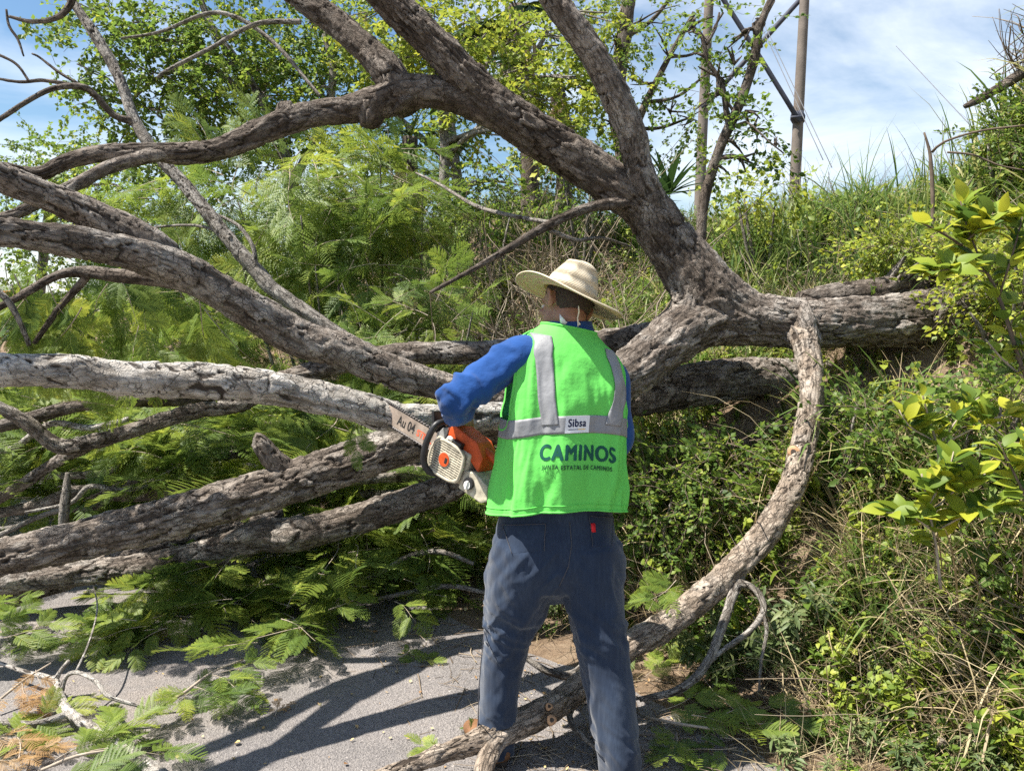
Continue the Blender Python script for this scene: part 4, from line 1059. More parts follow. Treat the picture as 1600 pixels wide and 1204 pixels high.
# ---- straw hat
def straw():
    m, nd, lk, out = mat_new('straw')
    b = N_(nd, 'ShaderNodeBsdfPrincipled', Roughness=0.7); b.inputs['Specular IOR Level'].default_value = 0.25
    uv = N_(nd, 'ShaderNodeUVMap')
    wv_ = N_(nd, 'ShaderNodeTexWave', Scale=1.0, Distortion=0.6, Detail=1.0); wv_.bands_direction = 'Y'; wv_.inputs['Detail Scale'].default_value = 2.0
    lk.new(uv.outputs['UV'], wv_.inputs['Vector'])
    nz_ = N_(nd, 'ShaderNodeTexNoise', Scale=1.5, Detail=4.0); lk.new(uv.outputs['UV'], nz_.inputs['Vector'])
    r = ramp(nd, [(0.0, (0.68, 0.57, 0.40)), (0.5, (0.80, 0.70, 0.53)), (1.0, (0.86, 0.77, 0.60))])
    ad = N_(nd, 'ShaderNodeMath', operation='MULTIPLY_ADD'); ad.inputs[1].default_value = 0.15
    hf_ = N_(nd, 'ShaderNodeMath', operation='MULTIPLY'); hf_.inputs[1].default_value = 0.75
    lk.new(nz_.outputs['Fac'], hf_.inputs[0]); lk.new(wv_.outputs['Fac'], ad.inputs[0]); lk.new(hf_.outputs[0], ad.inputs[2])
    lk.new(ad.outputs[0], r.inputs['Fac']); lk.new(r.outputs['Color'], b.inputs['Base Color'])
    bp = N_(nd, 'ShaderNodeBump', Strength=1.0, Distance=0.004); lk.new(wv_.outputs['Fac'], bp.inputs['Height']); lk.new(bp.outputs['Normal'], b.inputs['Normal'])
    tr = N_(nd, 'ShaderNodeBsdfTranslucent'); tr.inputs['Color'].default_value = (0.75, 0.66, 0.30, 1)
    mx = N_(nd, 'ShaderNodeMixShader', Fac=0.22); lk.new(b.outputs[0], mx.inputs[1]); lk.new(tr.outputs[0], mx.inputs[2]); lk.new(mx.outputs[0], out.inputs['Surface'])
    return m
M_STRAW_HAT = straw()
HTU = np.array([0.39, 0.125, 0.90]); HTU /= np.linalg.norm(HTU)
HTF = HF - HTU * HF.dot(HTU); HTF /= np.linalg.norm(HTF); HTR = np.cross(HTF, HTU)
HTC = PY(889, 463, 2.615)
nth = 120
prof = [(0.192, 'b'), (0.188, 'b'), (0.175, 'b'), (0.155, 'b'), (0.135, 'b'), (0.115, 'b'), (0.100, 'b'), (0.093, 'b'), (0.0885, 0.006), (0.086, 0.018), (0.084, 0.030), (0.0815, 0.043), (0.078, 0.056), (0.072, 0.070), (0.066, 0.083), (0.060, 0.097), (0.056, 0.108), (0.051, 0.112), (0.042, 0.111), (0.030, 0.104), (0.015, 0.101), (0.002, 0.100)]
cr0 = [q_ for q_ in prof if q_[1] != 'b' and q_[0] > 0.045]; cr1 = [q_ for q_ in prof if q_[1] != 'b' and q_[0] <= 0.045]; br = [q_ for q_ in prof if q_[1] == 'b']
hs_ = np.linspace(cr0[0][1], cr0[-1][1], 84)
ribs = [(float(np.interp(h_, [q_[1] for q_ in cr0], [q_[0] for q_ in cr0])) + 0.0005 * math.sin(2 * math.pi * h_ / 0.0052), float(h_)) for h_ in hs_]
bs_ = np.linspace(br[0][0], br[-1][0], 60)
prof = [(float(b_), 'b') for b_ in bs_] + ribs + cr1
HV, HUV = [], []
ph = np.arange(nth) / nth * 2 * math.pi       # 0 = front
for k_, (r, h) in enumerate(prof):
    for a_ in ph:
        if h == 'b':
            tt_ = (r - 0.088) / 0.104
            rr = r * (1 + 0.05 * math.cos(2 * a_))
            hh = 0.002 + 0.008 * tt_ ** 1.6 * (-math.cos(2 * a_)) * 0.8 + 0.006 * math.sin(3 * a_ + 0.5) * tt_ - 0.008 * tt_ + 0.0006 * math.sin(2 * math.pi * r / 0.0052)
            x, y = rr * math.sin(a_) , rr * math.cos(a_) * 1.04
        else:
            pin = 0.20 * max(0, math.cos(a_)) * smooth(0.05, 0.11, np.array(h))       # front pinch
            rx = r * (1.0 - pin * abs(math.sin(a_))); ry = r * (1.10 - 0.06 * h / 0.1)
            # soft corner ridge towards the back left
            ridge = 1 + 0.09 * math.exp(-((a_ - math.radians(226)) / 0.2) ** 2) * min(1, h / 0.08) - 0.03 * math.exp(-((a_ - math.radians(255)) / 0.3) ** 2)
            x, y = rx * math.sin(a_) * ridge, ry * math.cos(a_) * ridge
            hh = h - (0.012 * math.cos(a_) + 0.004) * (h > 0.1) * (r < 0.05)
        HV.append(HTC + HTR * x + HTF * y + HTU * hh)
        HUV.append((a_ * 3.0, (r * 400 if h == 'b' else 40 + h * 400) * 0.17))
i, j = np.meshgrid(np.arange(len(prof) - 1), np.arange(nth), indexing='ij'); a = i * nth + j; b = i * nth + (j + 1) % nth
hq = np.stack([a, b, b + nth, a + nth], -1).reshape(-1, 4)
hat = link('straw_hat', mk_mesh('straw_hat', np.array(HV), hq, None, None, np.array(HUV)), M_STRAW_HAT, person)
sd = hat.modifiers.new('thick', 'SOLIDIFY'); sd.thickness = 0.0028; sd.offset = -1
hat['label'] = 'wide brimmed cream straw hat'
rim = np.array(HV[:nth]); rim = np.vstack([rim, rim[:1]])
V, q, t, _, _ = tub(rim, np.full(len(rim), 0.0022), 6, 0.02, cap=False)
link('brim_edge', mk_mesh('brim_edge', V, q, t), M_STRAW_HAT, hat)
M_CORD = simple_mat('cream_cord', (0.72, 0.66, 0.52), 0.8, 0.2)
c0 = PY(904, 478, 2.52)
V, q, t, _, _ = tub([c0 + np.array([0.0, 0, 0.0]), c0 + np.array([0.001, -0.004, -0.02]), c0 + np.array([-0.003, 0, -0.04]), c0 + np.array([-0.001, 0, -0.055]), c0 + np.array([-0.002, 0.0, -0.07])], [0.002, 0.0025, 0.0022, 0.0028, 0.002], 8, 0.006)
V2 = ball(c0 + np.array([0.003, 0, -0.058]), (0.004, 0.004, 0.005), None, 6)
V, q, t, _, _ = merge([(V, q, t, {}, None), V2])
link('chin_cord', mk_mesh('chin_cord', V, q, t), M_CORD, hat)
c1 = PY(880, 498, 2.505)
V = np.array([c1 + np.array(v) for v in [(-0.012, 0, 0.016), (0.002, -0.004, 0.0), (0.014, 0, -0.012), (0.004, 0.0, -0.02), (-0.010, 0.004, -0.012), (-0.011, 0.005, 0.0)]])
V = np.vstack([V, V + np.array([0, 0.002, 0])])
k_ = 6
link('collar_tag', mk_mesh('collar_tag', V, [(m, (m + 1) % k_, k_ + (m + 1) % k_, k_ + m) for m in range(k_)], [(0, m + 1, m) for m in range(1, k_ - 1)] + [(k_, k_ + m, k_ + m + 1) for m in range(1, k_ - 1)], smooth_shade=False), M_LABEL, shirt)

# ================================================================== THE CHAINSAW
M_CREAM = simple_mat('cream_plastic', (0.43, 0.39, 0.30), 0.6, 0.3, var=0.42, scale=26, bump=0.1, bscale=90)
M_ORANGE = simple_mat('orange_plastic', (0.50, 0.075, 0.016), 0.5, 0.3, var=0.32, scale=22, bump=0.1)
M_BLACKP = simple_mat('black_plastic', (0.018, 0.018, 0.019), 0.45, 0.4, var=0.2, scale=20)
M_STEEL = simple_mat('worn_steel', (0.40, 0.325, 0.265), 0.5, 0.5, metal=0.35, var=0.35, scale=16, bump=0.08, bscale=120)
M_CHAIN = simple_mat('chain_steel', (0.10, 0.09, 0.085), 0.5, 0.5, metal=0.6, var=0.4, scale=80)
M_GREYM = simple_mat('cast_metal', (0.38, 0.38, 0.37), 0.5, 0.5, metal=0.4, var=0.2)
M_WHITEP = simple_mat('white_plastic', (0.78, 0.77, 0.73), 0.5, 0.35, var=0.05)
M_REDINK = simple_mat('red_print', (0.68, 0.13, 0.06), 0.6, 0.3, var=0.2, scale=60)
M_BLKINK = simple_mat('black_marker', (0.02, 0.02, 0.02), 0.6, 0.3, var=0.1)
saw = thing('chainsaw', sw(0, 0, 0), 'orange and cream chainsaw held against the pale branch', 'chainsaw')
SAWM = Matrix(((SX[0], SY[0], SZ[0], SAW_O[0]), (SX[1], SY[1], SZ[1], SAW_O[1]), (SX[2], SY[2], SZ[2], SAW_O[2]), (0, 0, 0, 1))) @ Matrix.Scale(SAWK, 4)
def bm_obj(name, bm, mt, parent, mtx=SAWM, smooth_=False):
    me = bpy.data.meshes.new(name); bm.to_mesh(me); bm.free()
    if smooth_: me.polygons.foreach_set('use_smooth', np.ones(len(me.polygons), bool))
    return link(name, me, mt, parent, mtx)
def rbox(name, lo, hi, mt, parent, bev=0.006, taper=None, mtx=SAWM):
    bm = bmesh.new()
    bmesh.ops.create_cube(bm, size=1)
    lo = Vector(lo); hi = Vector(hi)
    for v in bm.verts:
        top = v.co.z > 0
        v.co = Vector((lo[k] + (v.co[k] + 0.5) * (hi[k] - lo[k]) for k in range(3)))
        if taper and top:
            c = (lo + hi) / 2
            v.co.x = c.x + (v.co.x - c.x) * taper[0] + taper[2]; v.co.y = c.y + (v.co.y - c.y) * taper[1]
    if bev: bmesh.ops.bevel(bm, geom=bm.edges[:], offset=bev, segments=2, affect='EDGES', profile=0.6)
    return bm_obj(name, bm, mt, parent, mtx)
def rprism(name, poly, y0, y1, mt, parent, bev=0.003, mtx=SAWM):
    """polygon in the x-z plane, extruded along y"""
    bm = bmesh.new()
    vs = [bm.verts.new((x, y0, z)) for x, z in poly]
    f = bm.faces.new(vs)
    r = bmesh.ops.extrude_face_region(bm, geom=[f])
    for v in [g for g in r['geom'] if isinstance(g, bmesh.types.BMVert)]: v.co.y = y1
    bmesh.ops.recalc_face_normals(bm, faces=bm.faces[:])
    if bev: bmesh.ops.bevel(bm, geom=bm.edges[:], offset=bev, segments=2, affect='EDGES', profile=0.6)
    return bm_obj(name, bm, mt, parent, mtx)
def ltube(name, pts, r, mt, parent, segs=12, mtx=SAWM):
    V, q, t, _, _ = tub(pts, [r] * len(pts) if np.isscalar(r) else r, segs, 0.012)
    return link(name, mk_mesh(name, V, q, t), mt, parent, mtx)
def cyl_y(name, c, r, y0, y1, mt, parent, k=28, bev=0.0015, rx=1.0):
    return rprism(name, [(c[0] + rx * r * math.cos(2 * math.pi * m / k), c[1] + r * math.sin(2 * math.pi * m / k)) for m in range(k)], y0, y1, mt, parent, bev)
eng = rbox('engine_housing', (-0.115, -0.062, 0.004), (0.10, 0.058, 0.145), M_CREAM, saw, 0.012)
# starter cover: frame, slats with open gaps, round emblem
cov = rprism('starter_cover', [(-0.098, 0.02), (-0.06, -0.004), (0.05, -0.004), (0.088, 0.03), (0.088, 0.10), (0.05, 0.146), (-0.05, 0.146), (-0.098, 0.12)], 0.054, 0.068, M_BLACKP, saw, 0.003)
outl = [(-0.098, 0.02), (-0.06, -0.004), (0.05, -0.004), (0.088, 0.03), (0.088, 0.10), (0.05, 0.146), (-0.05, 0.146), (-0.098, 0.12)]
ltube('cover_rim', [(x, 0.076, z) for x, z in outl + outl[:2]], 0.0085, M_CREAM, cov, 8)
rprism('cover_skirt', [(-0.118, 0.0), (-0.06, -0.012), (0.06, -0.012), (0.1, 0.02), (0.1, 0.05), (-0.118, 0.05)], 0.02, 0.0535, M_CREAM, cov, 0.004)
def xr(z):
    pts = outl + outl[:1]; xs = []
    for (x0, z0), (x1, z1) in zip(pts, pts[1:]):
        if (z0 - z) * (z1 - z) <= 0 and z0 != z1: xs.append(x0 + (z - z0) / (z1 - z0) * (x1 - x0))
    return (min(xs), max(xs)) if len(xs) >= 2 else (-0.05, 0.05)
for m in range(13):
    z = 0.006 + m * 0.0110
    x0, x1 = xr(z)
    rbox('slat', (x0, 0.068, z - 0.0032), (x1, 0.0815, z + 0.0032), M_CREAM, cov, 0.0015)
for x in (-0.072, -0.045, -0.018, 0.009, 0.036, 0.063):
    rbox('rib', (x - 0.0035, 0.0675, 0.004), (x + 0.0035, 0.0795, 0.138), M_CREAM, cov, 0.001)
cyl_y('cover_boss', (0.0, 0.072), 0.036, 0.066, 0.0835, M_CREAM, cov)
emb = cyl_y('emblem', (0.0, 0.072), 0.0315, 0.0838, 0.0862, M_ORANGE, cov)
rbox('emblem_mark', (-0.02, 0.0864, 0.060), (-0.006, 0.0874, 0.085), M_BLKINK, emb, 0.0)
# orange top cover, vent block, levers
rprism('top_cover', [(-0.17, 0.085), (-0.10, 0.12), (0.02, 0.148), (0.052, 0.150), (0.046, 0.212), (0.02, 0.222), (-0.12, 0.205), (-0.175, 0.155)], -0.056, 0.048, M_ORANGE, saw, 0.008)
rprism('muffler_guard', [(0.055, 0.12), (0.105, 0.10), (0.115, 0.14), (0.09, 0.185), (0.058, 0.20)], -0.05, 0.045, M_GREYM, saw, 0.005)
blk = rbox('carburetor_box', (-0.06, 0.046, 0.146), (0.0, 0.074, 0.172), M_BLACKP, saw, 0.004)
rbox('choke_lever', (-0.045, 0.066, 0.120), (-0.025, 0.080, 0.155), M_BLACKP, blk, 0.003)
ltube('spark_boot', [(0.015, 0.06, 0.150), (0.02, 0.07, 0.163), (0.008, 0.074, 0.172), (-0.004, 0.07, 0.166)], 0.009, M_WHITEP, saw, 10)
# rear tank with cap, rear handle
rprism('fuel_tank', [(-0.27, 0.0), (-0.24, -0.025), (-0.10, -0.02), (-0.10, 0.065), (-0.16, 0.085), (-0.25, 0.06)], -0.06, 0.06, M_CREAM, saw, 0.007)
capo = cyl_y('fuel_cap', (-0.155, 0.03), 0.027, 0.0605, 0.074, M_BLACKP, saw)
rbox('cap_grip', (-0.160, 0.0745, 0.004), (-0.150, 0.084, 0.042), M_WHITEP, capo, 0.002)
cyl_y('cap_disc', (-0.155, 0.022), 0.018, 0.0742, 0.0775, M_WHITEP, capo, 20, 0.001)
ltube('rear_handle', [(-0.14, 0.0, 0.17), (-0.20, -0.005, 0.155), (-0.30, -0.01, 0.10), (-0.37, -0.01, 0.04), (-0.37, -0.01, 0.0), (-0.33, -0.008, -0.02), (-0.24, 0, -0.012)], [0.018, 0.017, 0.0165, 0.0165, 0.016, 0.015, 0.014], M_ORANGE, saw, 14)
# front handle and hand guard
ltube('front_handle', [(0.03, 0.05, -0.018), (0.06, 0.092, -0.012), (0.088, 0.112, 0.03), (0.098, 0.115, 0.09), (0.098, 0.108, 0.15), (0.096, 0.085, 0.20), (0.085, 0.03, 0.215), (0.08, -0.03, 0.212), (0.07, -0.075, 0.19), (0.05, -0.09, 0.13), (0.03, -0.07, 0.06)], 0.0150, M_BLACKP, saw, 14)
rprism('hand_guard', [(0.115, 0.15), (0.135, 0.165), (0.165, 0.235), (0.150, 0.240), (0.128, 0.19)], -0.06, 0.065, M_BLACKP, saw, 0.004)
# bar and chain
def bar_outline(x0, x1, z0, z1, k=14):
    zc_ = (z0 + z1) / 2; r = (z1 - z0) / 2
    return [(x0, z0), (x1 - r, z0)] + [(x1 - r + r * math.cos(a_), zc_ + r * math.sin(a_)) for a_ in np.linspace(-math.pi / 2, math.pi / 2, k)[1:-1]] + [(x1 - r, z1), (x0, z1)]
bar = rprism('guide_bar', bar_outline(0.04, 0.60, 0.020, 0.106), -0.052, -0.0475, M_STEEL, saw, 0.0)
ch = bar_outline(0.03, 0.607, 0.0135, 0.1125, 18)
V, q, t, _, _ = tub([(x, -0.05, z) for x, z in ch], [0.0048] * len(ch), 6, 0.01)
chn = link('saw_chain', mk_mesh('saw_chain', V, q, t), M_CHAIN, saw, SAWM)
CHP = catmull(np.array([(x, -0.05, z, 0) for x, z in ch]), 0.0085)[:, :3]
parts = []
for m in range(0, len(CHP) - 1, 2):
    c = CHP[m]; tdir = CHP[min(m + 1, len(CHP) - 1)] - c; tdir /= np.linalg.norm(tdir) + 1e-9; nd_ = np.cross(tdir, [0, 1, 0])
    nd_ = nd_ if nd_ @ (c - np.array([0.3, -0.05, 0.063])) > 0 else -nd_
    bx = np.array([[sx * 0.0042, sy * 0.0055, sz * 0.0036 + 0.004] for sx in (-1, 1) for sy in (-1, 1) for sz in (-1, 1)])
    Vb = c + np.outer(bx[:, 0], tdir) + np.outer(bx[:, 1], [0, 1, 0]) + np.outer(bx[:, 2], nd_)
    parts.append((Vb, np.array([(0, 1, 3, 2), (4, 6, 7, 5), (0, 4, 5, 1), (2, 3, 7, 6), (0, 2, 6, 4), (1, 5, 7, 3)]), None, {}, None))
V, q, t, _, _ = merge(parts)
ct = link('cutter_links', mk_mesh('cutter_links', V, q, t, smooth_shade=False), M_CHAIN, chn, SAWM); ct['kind'] = 'stuff'
rprism('sprocket_cover', [(-0.06, 0.0), (0.09, 0.01), (0.13, 0.03), (0.12, 0.10), (0.02, 0.125), (-0.06, 0.11)], -0.075, -0.063, M_CREAM, saw, 0.004)
def bar_text(s, xc, zc_, width, height, mt, bold=0.0):
    V, Fc, me = text_mesh(s, 0.05, bold)
    w = V[:, 0].max() - V[:, 0].min(); h = V[:, 1].max() - V[:, 1].min()
    x = -((V[:, 0] - (V[:, 0].max() + V[:, 0].min()) / 2) / w * width) + xc
    z = (V[:, 1] - (V[:, 1].max() + V[:, 1].min()) / 2) / h * height + zc_
    setco(me, np.column_stack([x, np.full(len(x), -0.0465), z])); me.materials.clear()
    return link('printed_text', me, mt, bar, SAWM)
bar_text('STIHL', 0.262, 0.058, 0.105, 0.034, M_REDINK, 0.0015)
bar_text('Au 04', 0.395, 0.064, 0.125, 0.050, M_BLKINK, 0.0008)

# ================================================================== PLANT TEMPLATES
def tri_mesh(name, V, T, tint, mats, fmat=None):
    return mk_mesh(name, np.asarray(V), None, np.asarray(T), {'tint': np.asarray(tint)}, None, False, mats, fmat)
class TB:
    """collects triangles with a tint per vertex and a material index per face"""
    def __init__(s): s.V, s.T, s.t, s.m, s.n = [], [], [], [], 0
    def add(s, V, T, tint, m=0):
        V = np.asarray(V, float); T = np.asarray(T, int)
        s.V.append(V); s.T.append(T + s.n); s.t.append(np.broadcast_to(np.asarray(tint, float), (len(V),))); s.m.append(np.full(len(T), m)); s.n += len(V)
    def strip(s, P0, wdir, w, tint, m=0):
        """ribbon along P0 (n,3) of half width w (n)"""
        P0 = np.asarray(P0, float); n = len(P0); w = np.broadcast_to(w, (n,))[:, None]
        V = np.concatenate([P0 - wdir * w, P0 + wdir * w]); T = []
        for k in range(n - 1): T += [(k, k + 1, n + k), (k + 1, n + k + 1, n + k)]
        s.add(V, T, np.concatenate([np.broadcast_to(tint, (n,))] * 2), m)
    def tube(s, P0, r, tint, m=0, k=5):
        P0 = np.asarray(P0, float); n = len(P0); r = np.broadcast_to(r, (n,))
        T_, N, B = frames(P0); th = np.arange(k) / k * 2 * math.pi
        V = P0[:, None] + r[:, None, None] * (np.cos(th)[None, :, None] * N[:, None] + np.sin(th)[None, :, None] * B[:, None])
        i, j = np.meshgrid(np.arange(n - 1), np.arange(k), indexing='ij'); a = (i * k + j).ravel(); b = (i * k + (j + 1) % k).ravel()
        s.add(V.reshape(-1, 3), np.concatenate([np.stack([a, b, b + k], -1), np.stack([a, b + k, a + k], -1)]), tint, m)
    def stamp(s, o, M, loc, dt=0.0):
        """add a copy of builder o transformed"""
        s.add(np.vstack(o.V) @ np.asarray(M).T + loc, np.vstack(o.T), np.clip(np.concatenate(o.t) + dt, 0, 1), 0)
        s.m[-1] = np.concatenate(o.m)
    def mesh(s, name, mats): return tri_mesh(name, np.vstack(s.V), np.vstack(s.T), np.concatenate(s.t), mats, np.concatenate(s.m))
def rotm(d, up=(0, 0, 1)):
    """columns: x along d, z near up"""
    d = np.asarray(d, float); d = d / np.linalg.norm(d); up = np.asarray(up, float)
    y = np.cross(up, d); ny = np.linalg.norm(y)
    if ny < 1e-4: y = np.cross([0.0, 1, 0.1], d); ny = np.linalg.norm(y)
    y /= ny
    return np.stack([d, y, np.cross(d, y)], 1)

def bip_leaf(L, npin, nl, r, m=0):
    """feathery leaf: rachis with pairs of pinnae, each with rows of leaflets"""
    tb = TB(); droop = r.uniform(0.15, 0.55)
    xs = np.linspace(0, L, 8); rach = np.stack([xs, 0.02 * np.sin(xs / L * 3) * r.uniform(-1, 1), -droop * xs ** 2 / L], -1)
    tb.strip(rach, np.array([0, 1.0, 0]), np.linspace(0.0014, 0.0006, 8), 0.85, m)
    for k in range(npin):
        f = 0.16 + 0.82 * k / (npin - 1); x = f * L
        base = np.array([x, np.interp(x, xs, rach[:, 1]), -droop * x * x / L])
        pl = L * 0.40 * (math.sin(math.pi * (0.18 + 0.74 * f)) ** 0.8) * r.uniform(0.88, 1.08)
        for sd in (-1, 1):
            ang = math.radians(r.uniform(50, 64) - 14 * f)
            u = np.linspace(0, 1, nl + 1)
            fold = r.uniform(0.05, 0.30)
            px_ = base[0] + pl * (u * math.cos(ang) + 0.12 * u * u); py_ = base[1] + sd * pl * (u * math.sin(ang)); pz_ = base[2] + pl * (0.10 * u - fold * u * u)
            C = np.stack([px_, py_, pz_], -1)
            t = np.gradient(C, axis=0); t /= np.linalg.norm(t, axis=1)[:, None]
            nrm = np.array([0, 0, 1.0]); sdv = np.cross(nrm, t); sdv /= np.linalg.norm(sdv, axis=1)[:, None]
            sp = pl / nl
            ll = L * 0.046 * np.sin(np.pi * (0.14 + 0.8 * u)) ** 0.6
            V, T = [], []
            for s2 in (-1, 1):
                b0 = C - t * sp * 0.38; b1 = C + t * sp * 0.38; dr = s2 * sdv * ll[:, None] + t * (ll * 0.5)[:, None] + np.array([0, 0, -1.0]) * (ll * 0.15)[:, None]
                m0 = b0 + dr * 0.72; m1 = b1 + dr * 0.72; tip = C + dr * 1.08
                n0 = sum(len(v) for v in V); n_ = nl + 1
                V.append(np.concatenate([b0, b1, m1, m0, tip])); q = np.arange(n_) + n0
                tt_ = np.concatenate([np.stack([q, q + n_, q + 2 * n_], -1), np.stack([q, q + 2 * n_, q + 3 * n_], -1), np.stack([q + 3 * n_, q + 2 * n_, q + 4 * n_], -1)])
                T.append(tt_ if s2 > 0 else tt_[:, ::-1])
            tb.add(np.vstack(V), np.vstack(T), np.clip(0.42 + r.normal(0, 0.07) + 0.18 * f, 0, 1), m)
    return tb
def spray(seed, ln, nleaf, leafL, npin, nl, dry=False):
    r = np.random.default_rng(seed); tb = TB()
    n = 10; u = np.linspace(0, 1, n)
    tw = np.stack([u * ln, 0.06 * ln * np.sin(u * 4 + r.uniform(0, 6)), -0.12 * ln * u ** 2], -1)
    tb.tube(tw, np.linspace(0.0042, 0.0012, n) * (ln / 0.45), 0.5, 1, 5)
    for k in range(nleaf):
        f = 0.18 + 0.82 * k / max(1, nleaf - 1); p = np.array([np.interp(f, u, tw[:, c]) for c in range(3)])
        az = (1 if k % 2 else -1) * math.radians(r.uniform(28, 72)) * (0.25 if k == nleaf - 1 else 1)
        el = math.radians(r.uniform(-18, 24))
        d = np.array([math.cos(az) * math.cos(el), math.sin(az) * math.cos(el), math.sin(el)])
        roll = r.normal(0, 0.35)
        M = rotm(d, (0, math.sin(roll), math.cos(roll)))
        tb.stamp(bip_leaf(leafL * r.uniform(0.78, 1.12), npin, nl, r), M, p, r.normal(0, 0.08))
    return tb
SPRAY = [spray(s, 0.44, 7, 0.26, 12, 12).mesh('leaf_spray', [M_FROND, M_TWIG]) for s in (1, 2, 3, 4)]
SPRAY_FAR = [spray(s, 0.5, 8, 0.24, 9, 6).mesh('leaf_spray_far', [M_FROND, M_TWIG]) for s in (11, 12, 13)]
SPRAY_DRY = [spray(s, 0.34, 6, 0.17, 10, 9).mesh('dry_spray', [M_FROND_DRY, M_TWIG]) for s in (21, 22)]

def leaf_tris(L, W, fold=0.25, droop=0.25, n=4):
    """simple leaf along +x, folded on the midrib"""
    u = np.linspace(0, 1, n + 1); w = W * np.sin(np.pi * np.clip(u, 0, 1) ** 0.8) ; w[0] = W * 0.06; w[-1] = 0
    mid = np.stack([u * L, 0 * u, -droop * L * u ** 2], -1)
    lf = mid + np.stack([0 * u, w, np.abs(w) * fold], -1); rt = mid + np.stack([0 * u, -w, np.abs(w) * fold], -1)
    V = np.vstack([mid, lf, rt]); T = []
    for k in range(n):
        for o, fl in ((n + 1, 0), (2 * (n + 1), 1)):
            a, b, c, d = k, k + 1, o + k, o + k + 1
            T += [(a, b, d), (a, d, c)] if not fl else [(a, d, b), (a, c, d)]
    return V, np.array(T)
def leafy_twig(seed, ln, nleaf, L, W, n=2, mats=None, name='leafy_twig', droop=0.2, twig_r=0.0022):
    r = np.random.default_rng(seed); tb = TB()
    k = 6; u = np.linspace(0, 1, k); tw = np.stack([u * ln, 0.08 * ln * np.sin(u * 5 + r.uniform(0, 6)), 0.08 * ln * np.cos(u * 4) - droop * ln * u ** 2], -1)
    tb.tube(tw, np.linspace(twig_r, twig_r * 0.4, k), 0.5, 1, 4)
    for q in range(nleaf):
        f = r.uniform(0.1, 1.0); p = np.array([np.interp(f, u, tw[:, c]) for c in range(3)])
        az = r.uniform(-2.2, 2.2); el = r.uniform(-0.5, 0.6)
        d = np.array([math.cos(az) * math.cos(el), math.sin(az) * math.cos(el), math.sin(el)])
        s_ = r.uniform(0.6, 1.15); V, T = leaf_tris(L * s_, W * s_, r.uniform(0.1, 0.4), r.uniform(0, 0.4), n)
        M = rotm(d, (r.normal(0, 0.5), r.normal(0, 0.5), 1))
        tb.add(V @ M.T + p + d * 0.01, T, np.clip(r.normal(0.5, 0.2), 0, 1), 0)
    return tb.mesh(name, mats)
def twigset(mat, L, W, ln=0.38, nleaf=16, seeds=(1, 2, 3), n=2): return [leafy_twig(s, ln, nleaf, L, W, n, [mat, M_TWIG_DARK]) for s in seeds]
TW_GREEN = twigset(M_LEAF, 0.062, 0.021)
TW_YEL = twigset(M_LEAF_YEL, 0.07, 0.022, seeds=(4, 5, 6))
TW_DARK = twigset(M_LEAF_DARK, 0.07, 0.022, seeds=(7, 8, 9))
TW_SMALL = twigset(M_LEAF, 0.030, 0.011, 0.26, 26, (14, 15, 16))
TW_SMALLY = twigset(M_LEAF_YEL, 0.030, 0.012, 0.24, 24, (17, 18, 19))

def grass_tuft(seed, nb, L, w, lean, mat, bend=1.0, spread=0.05):
    r = np.random.default_rng(seed); tb = TB()
    for k in range(nb):
        az = r.uniform(0, 2 * math.pi); ln = L * r.uniform(0.5, 1.15); le = lean * r.uniform(0.3, 1.3); bn = bend * r.uniform(0.4, 1.4)
        n = 6; u = np.linspace(0, 1, n); dh = np.array([math.cos(az), math.sin(az), 0])
        ang = le + bn * u ** 1.5; st = ln / (n - 1)
        x = np.concatenate([[0], np.cumsum(np.sin(ang[1:]) * st)]); z = np.concatenate([[0], np.cumsum(np.cos(ang[1:]) * st)])
        b0 = np.array([r.normal(0, spread), r.normal(0, spread), -0.02])
        pts = b0 + x[:, None] * dh + z[:, None] * np.array([0, 0, 1.0])
        side = np.array([-math.sin(az), math.cos(az), 0]) * math.cos(0.4) + np.array([0, 0, 0.35]) * r.uniform(-1, 1)
        wd = w * r.uniform(0.6, 1.2) * np.array([0.6, 0.95, 1.0, 0.85, 0.5, 0.04])
        tb.strip(pts, side, wd, np.clip(r.normal(0.42, 0.2) + 0.2 * u, 0, 1), 0)
    return tb.mesh('grass_tuft', [mat])
GRASS = [grass_tuft(s, 26, 0.42, 0.0045, 0.25, M_GRASS, 1.2) for s in (1, 2, 3)]
GRASS_WIDE = [grass_tuft(s, 14, 0.62, 0.010, 0.25, M_GRASS, 1.7) for s in (4, 5, 6)]
STRAWT = [grass_tuft(s, 22, 0.5, 0.0026, 0.45, M_STRAW, 1.1, 0.07) for s in (7, 8, 9)]
STRAW_LIE = [grass_tuft(s, 26, 0.42, 0.0028, 1.25, M_STRAW, 0.5, 0.10) for s in (10, 11)]
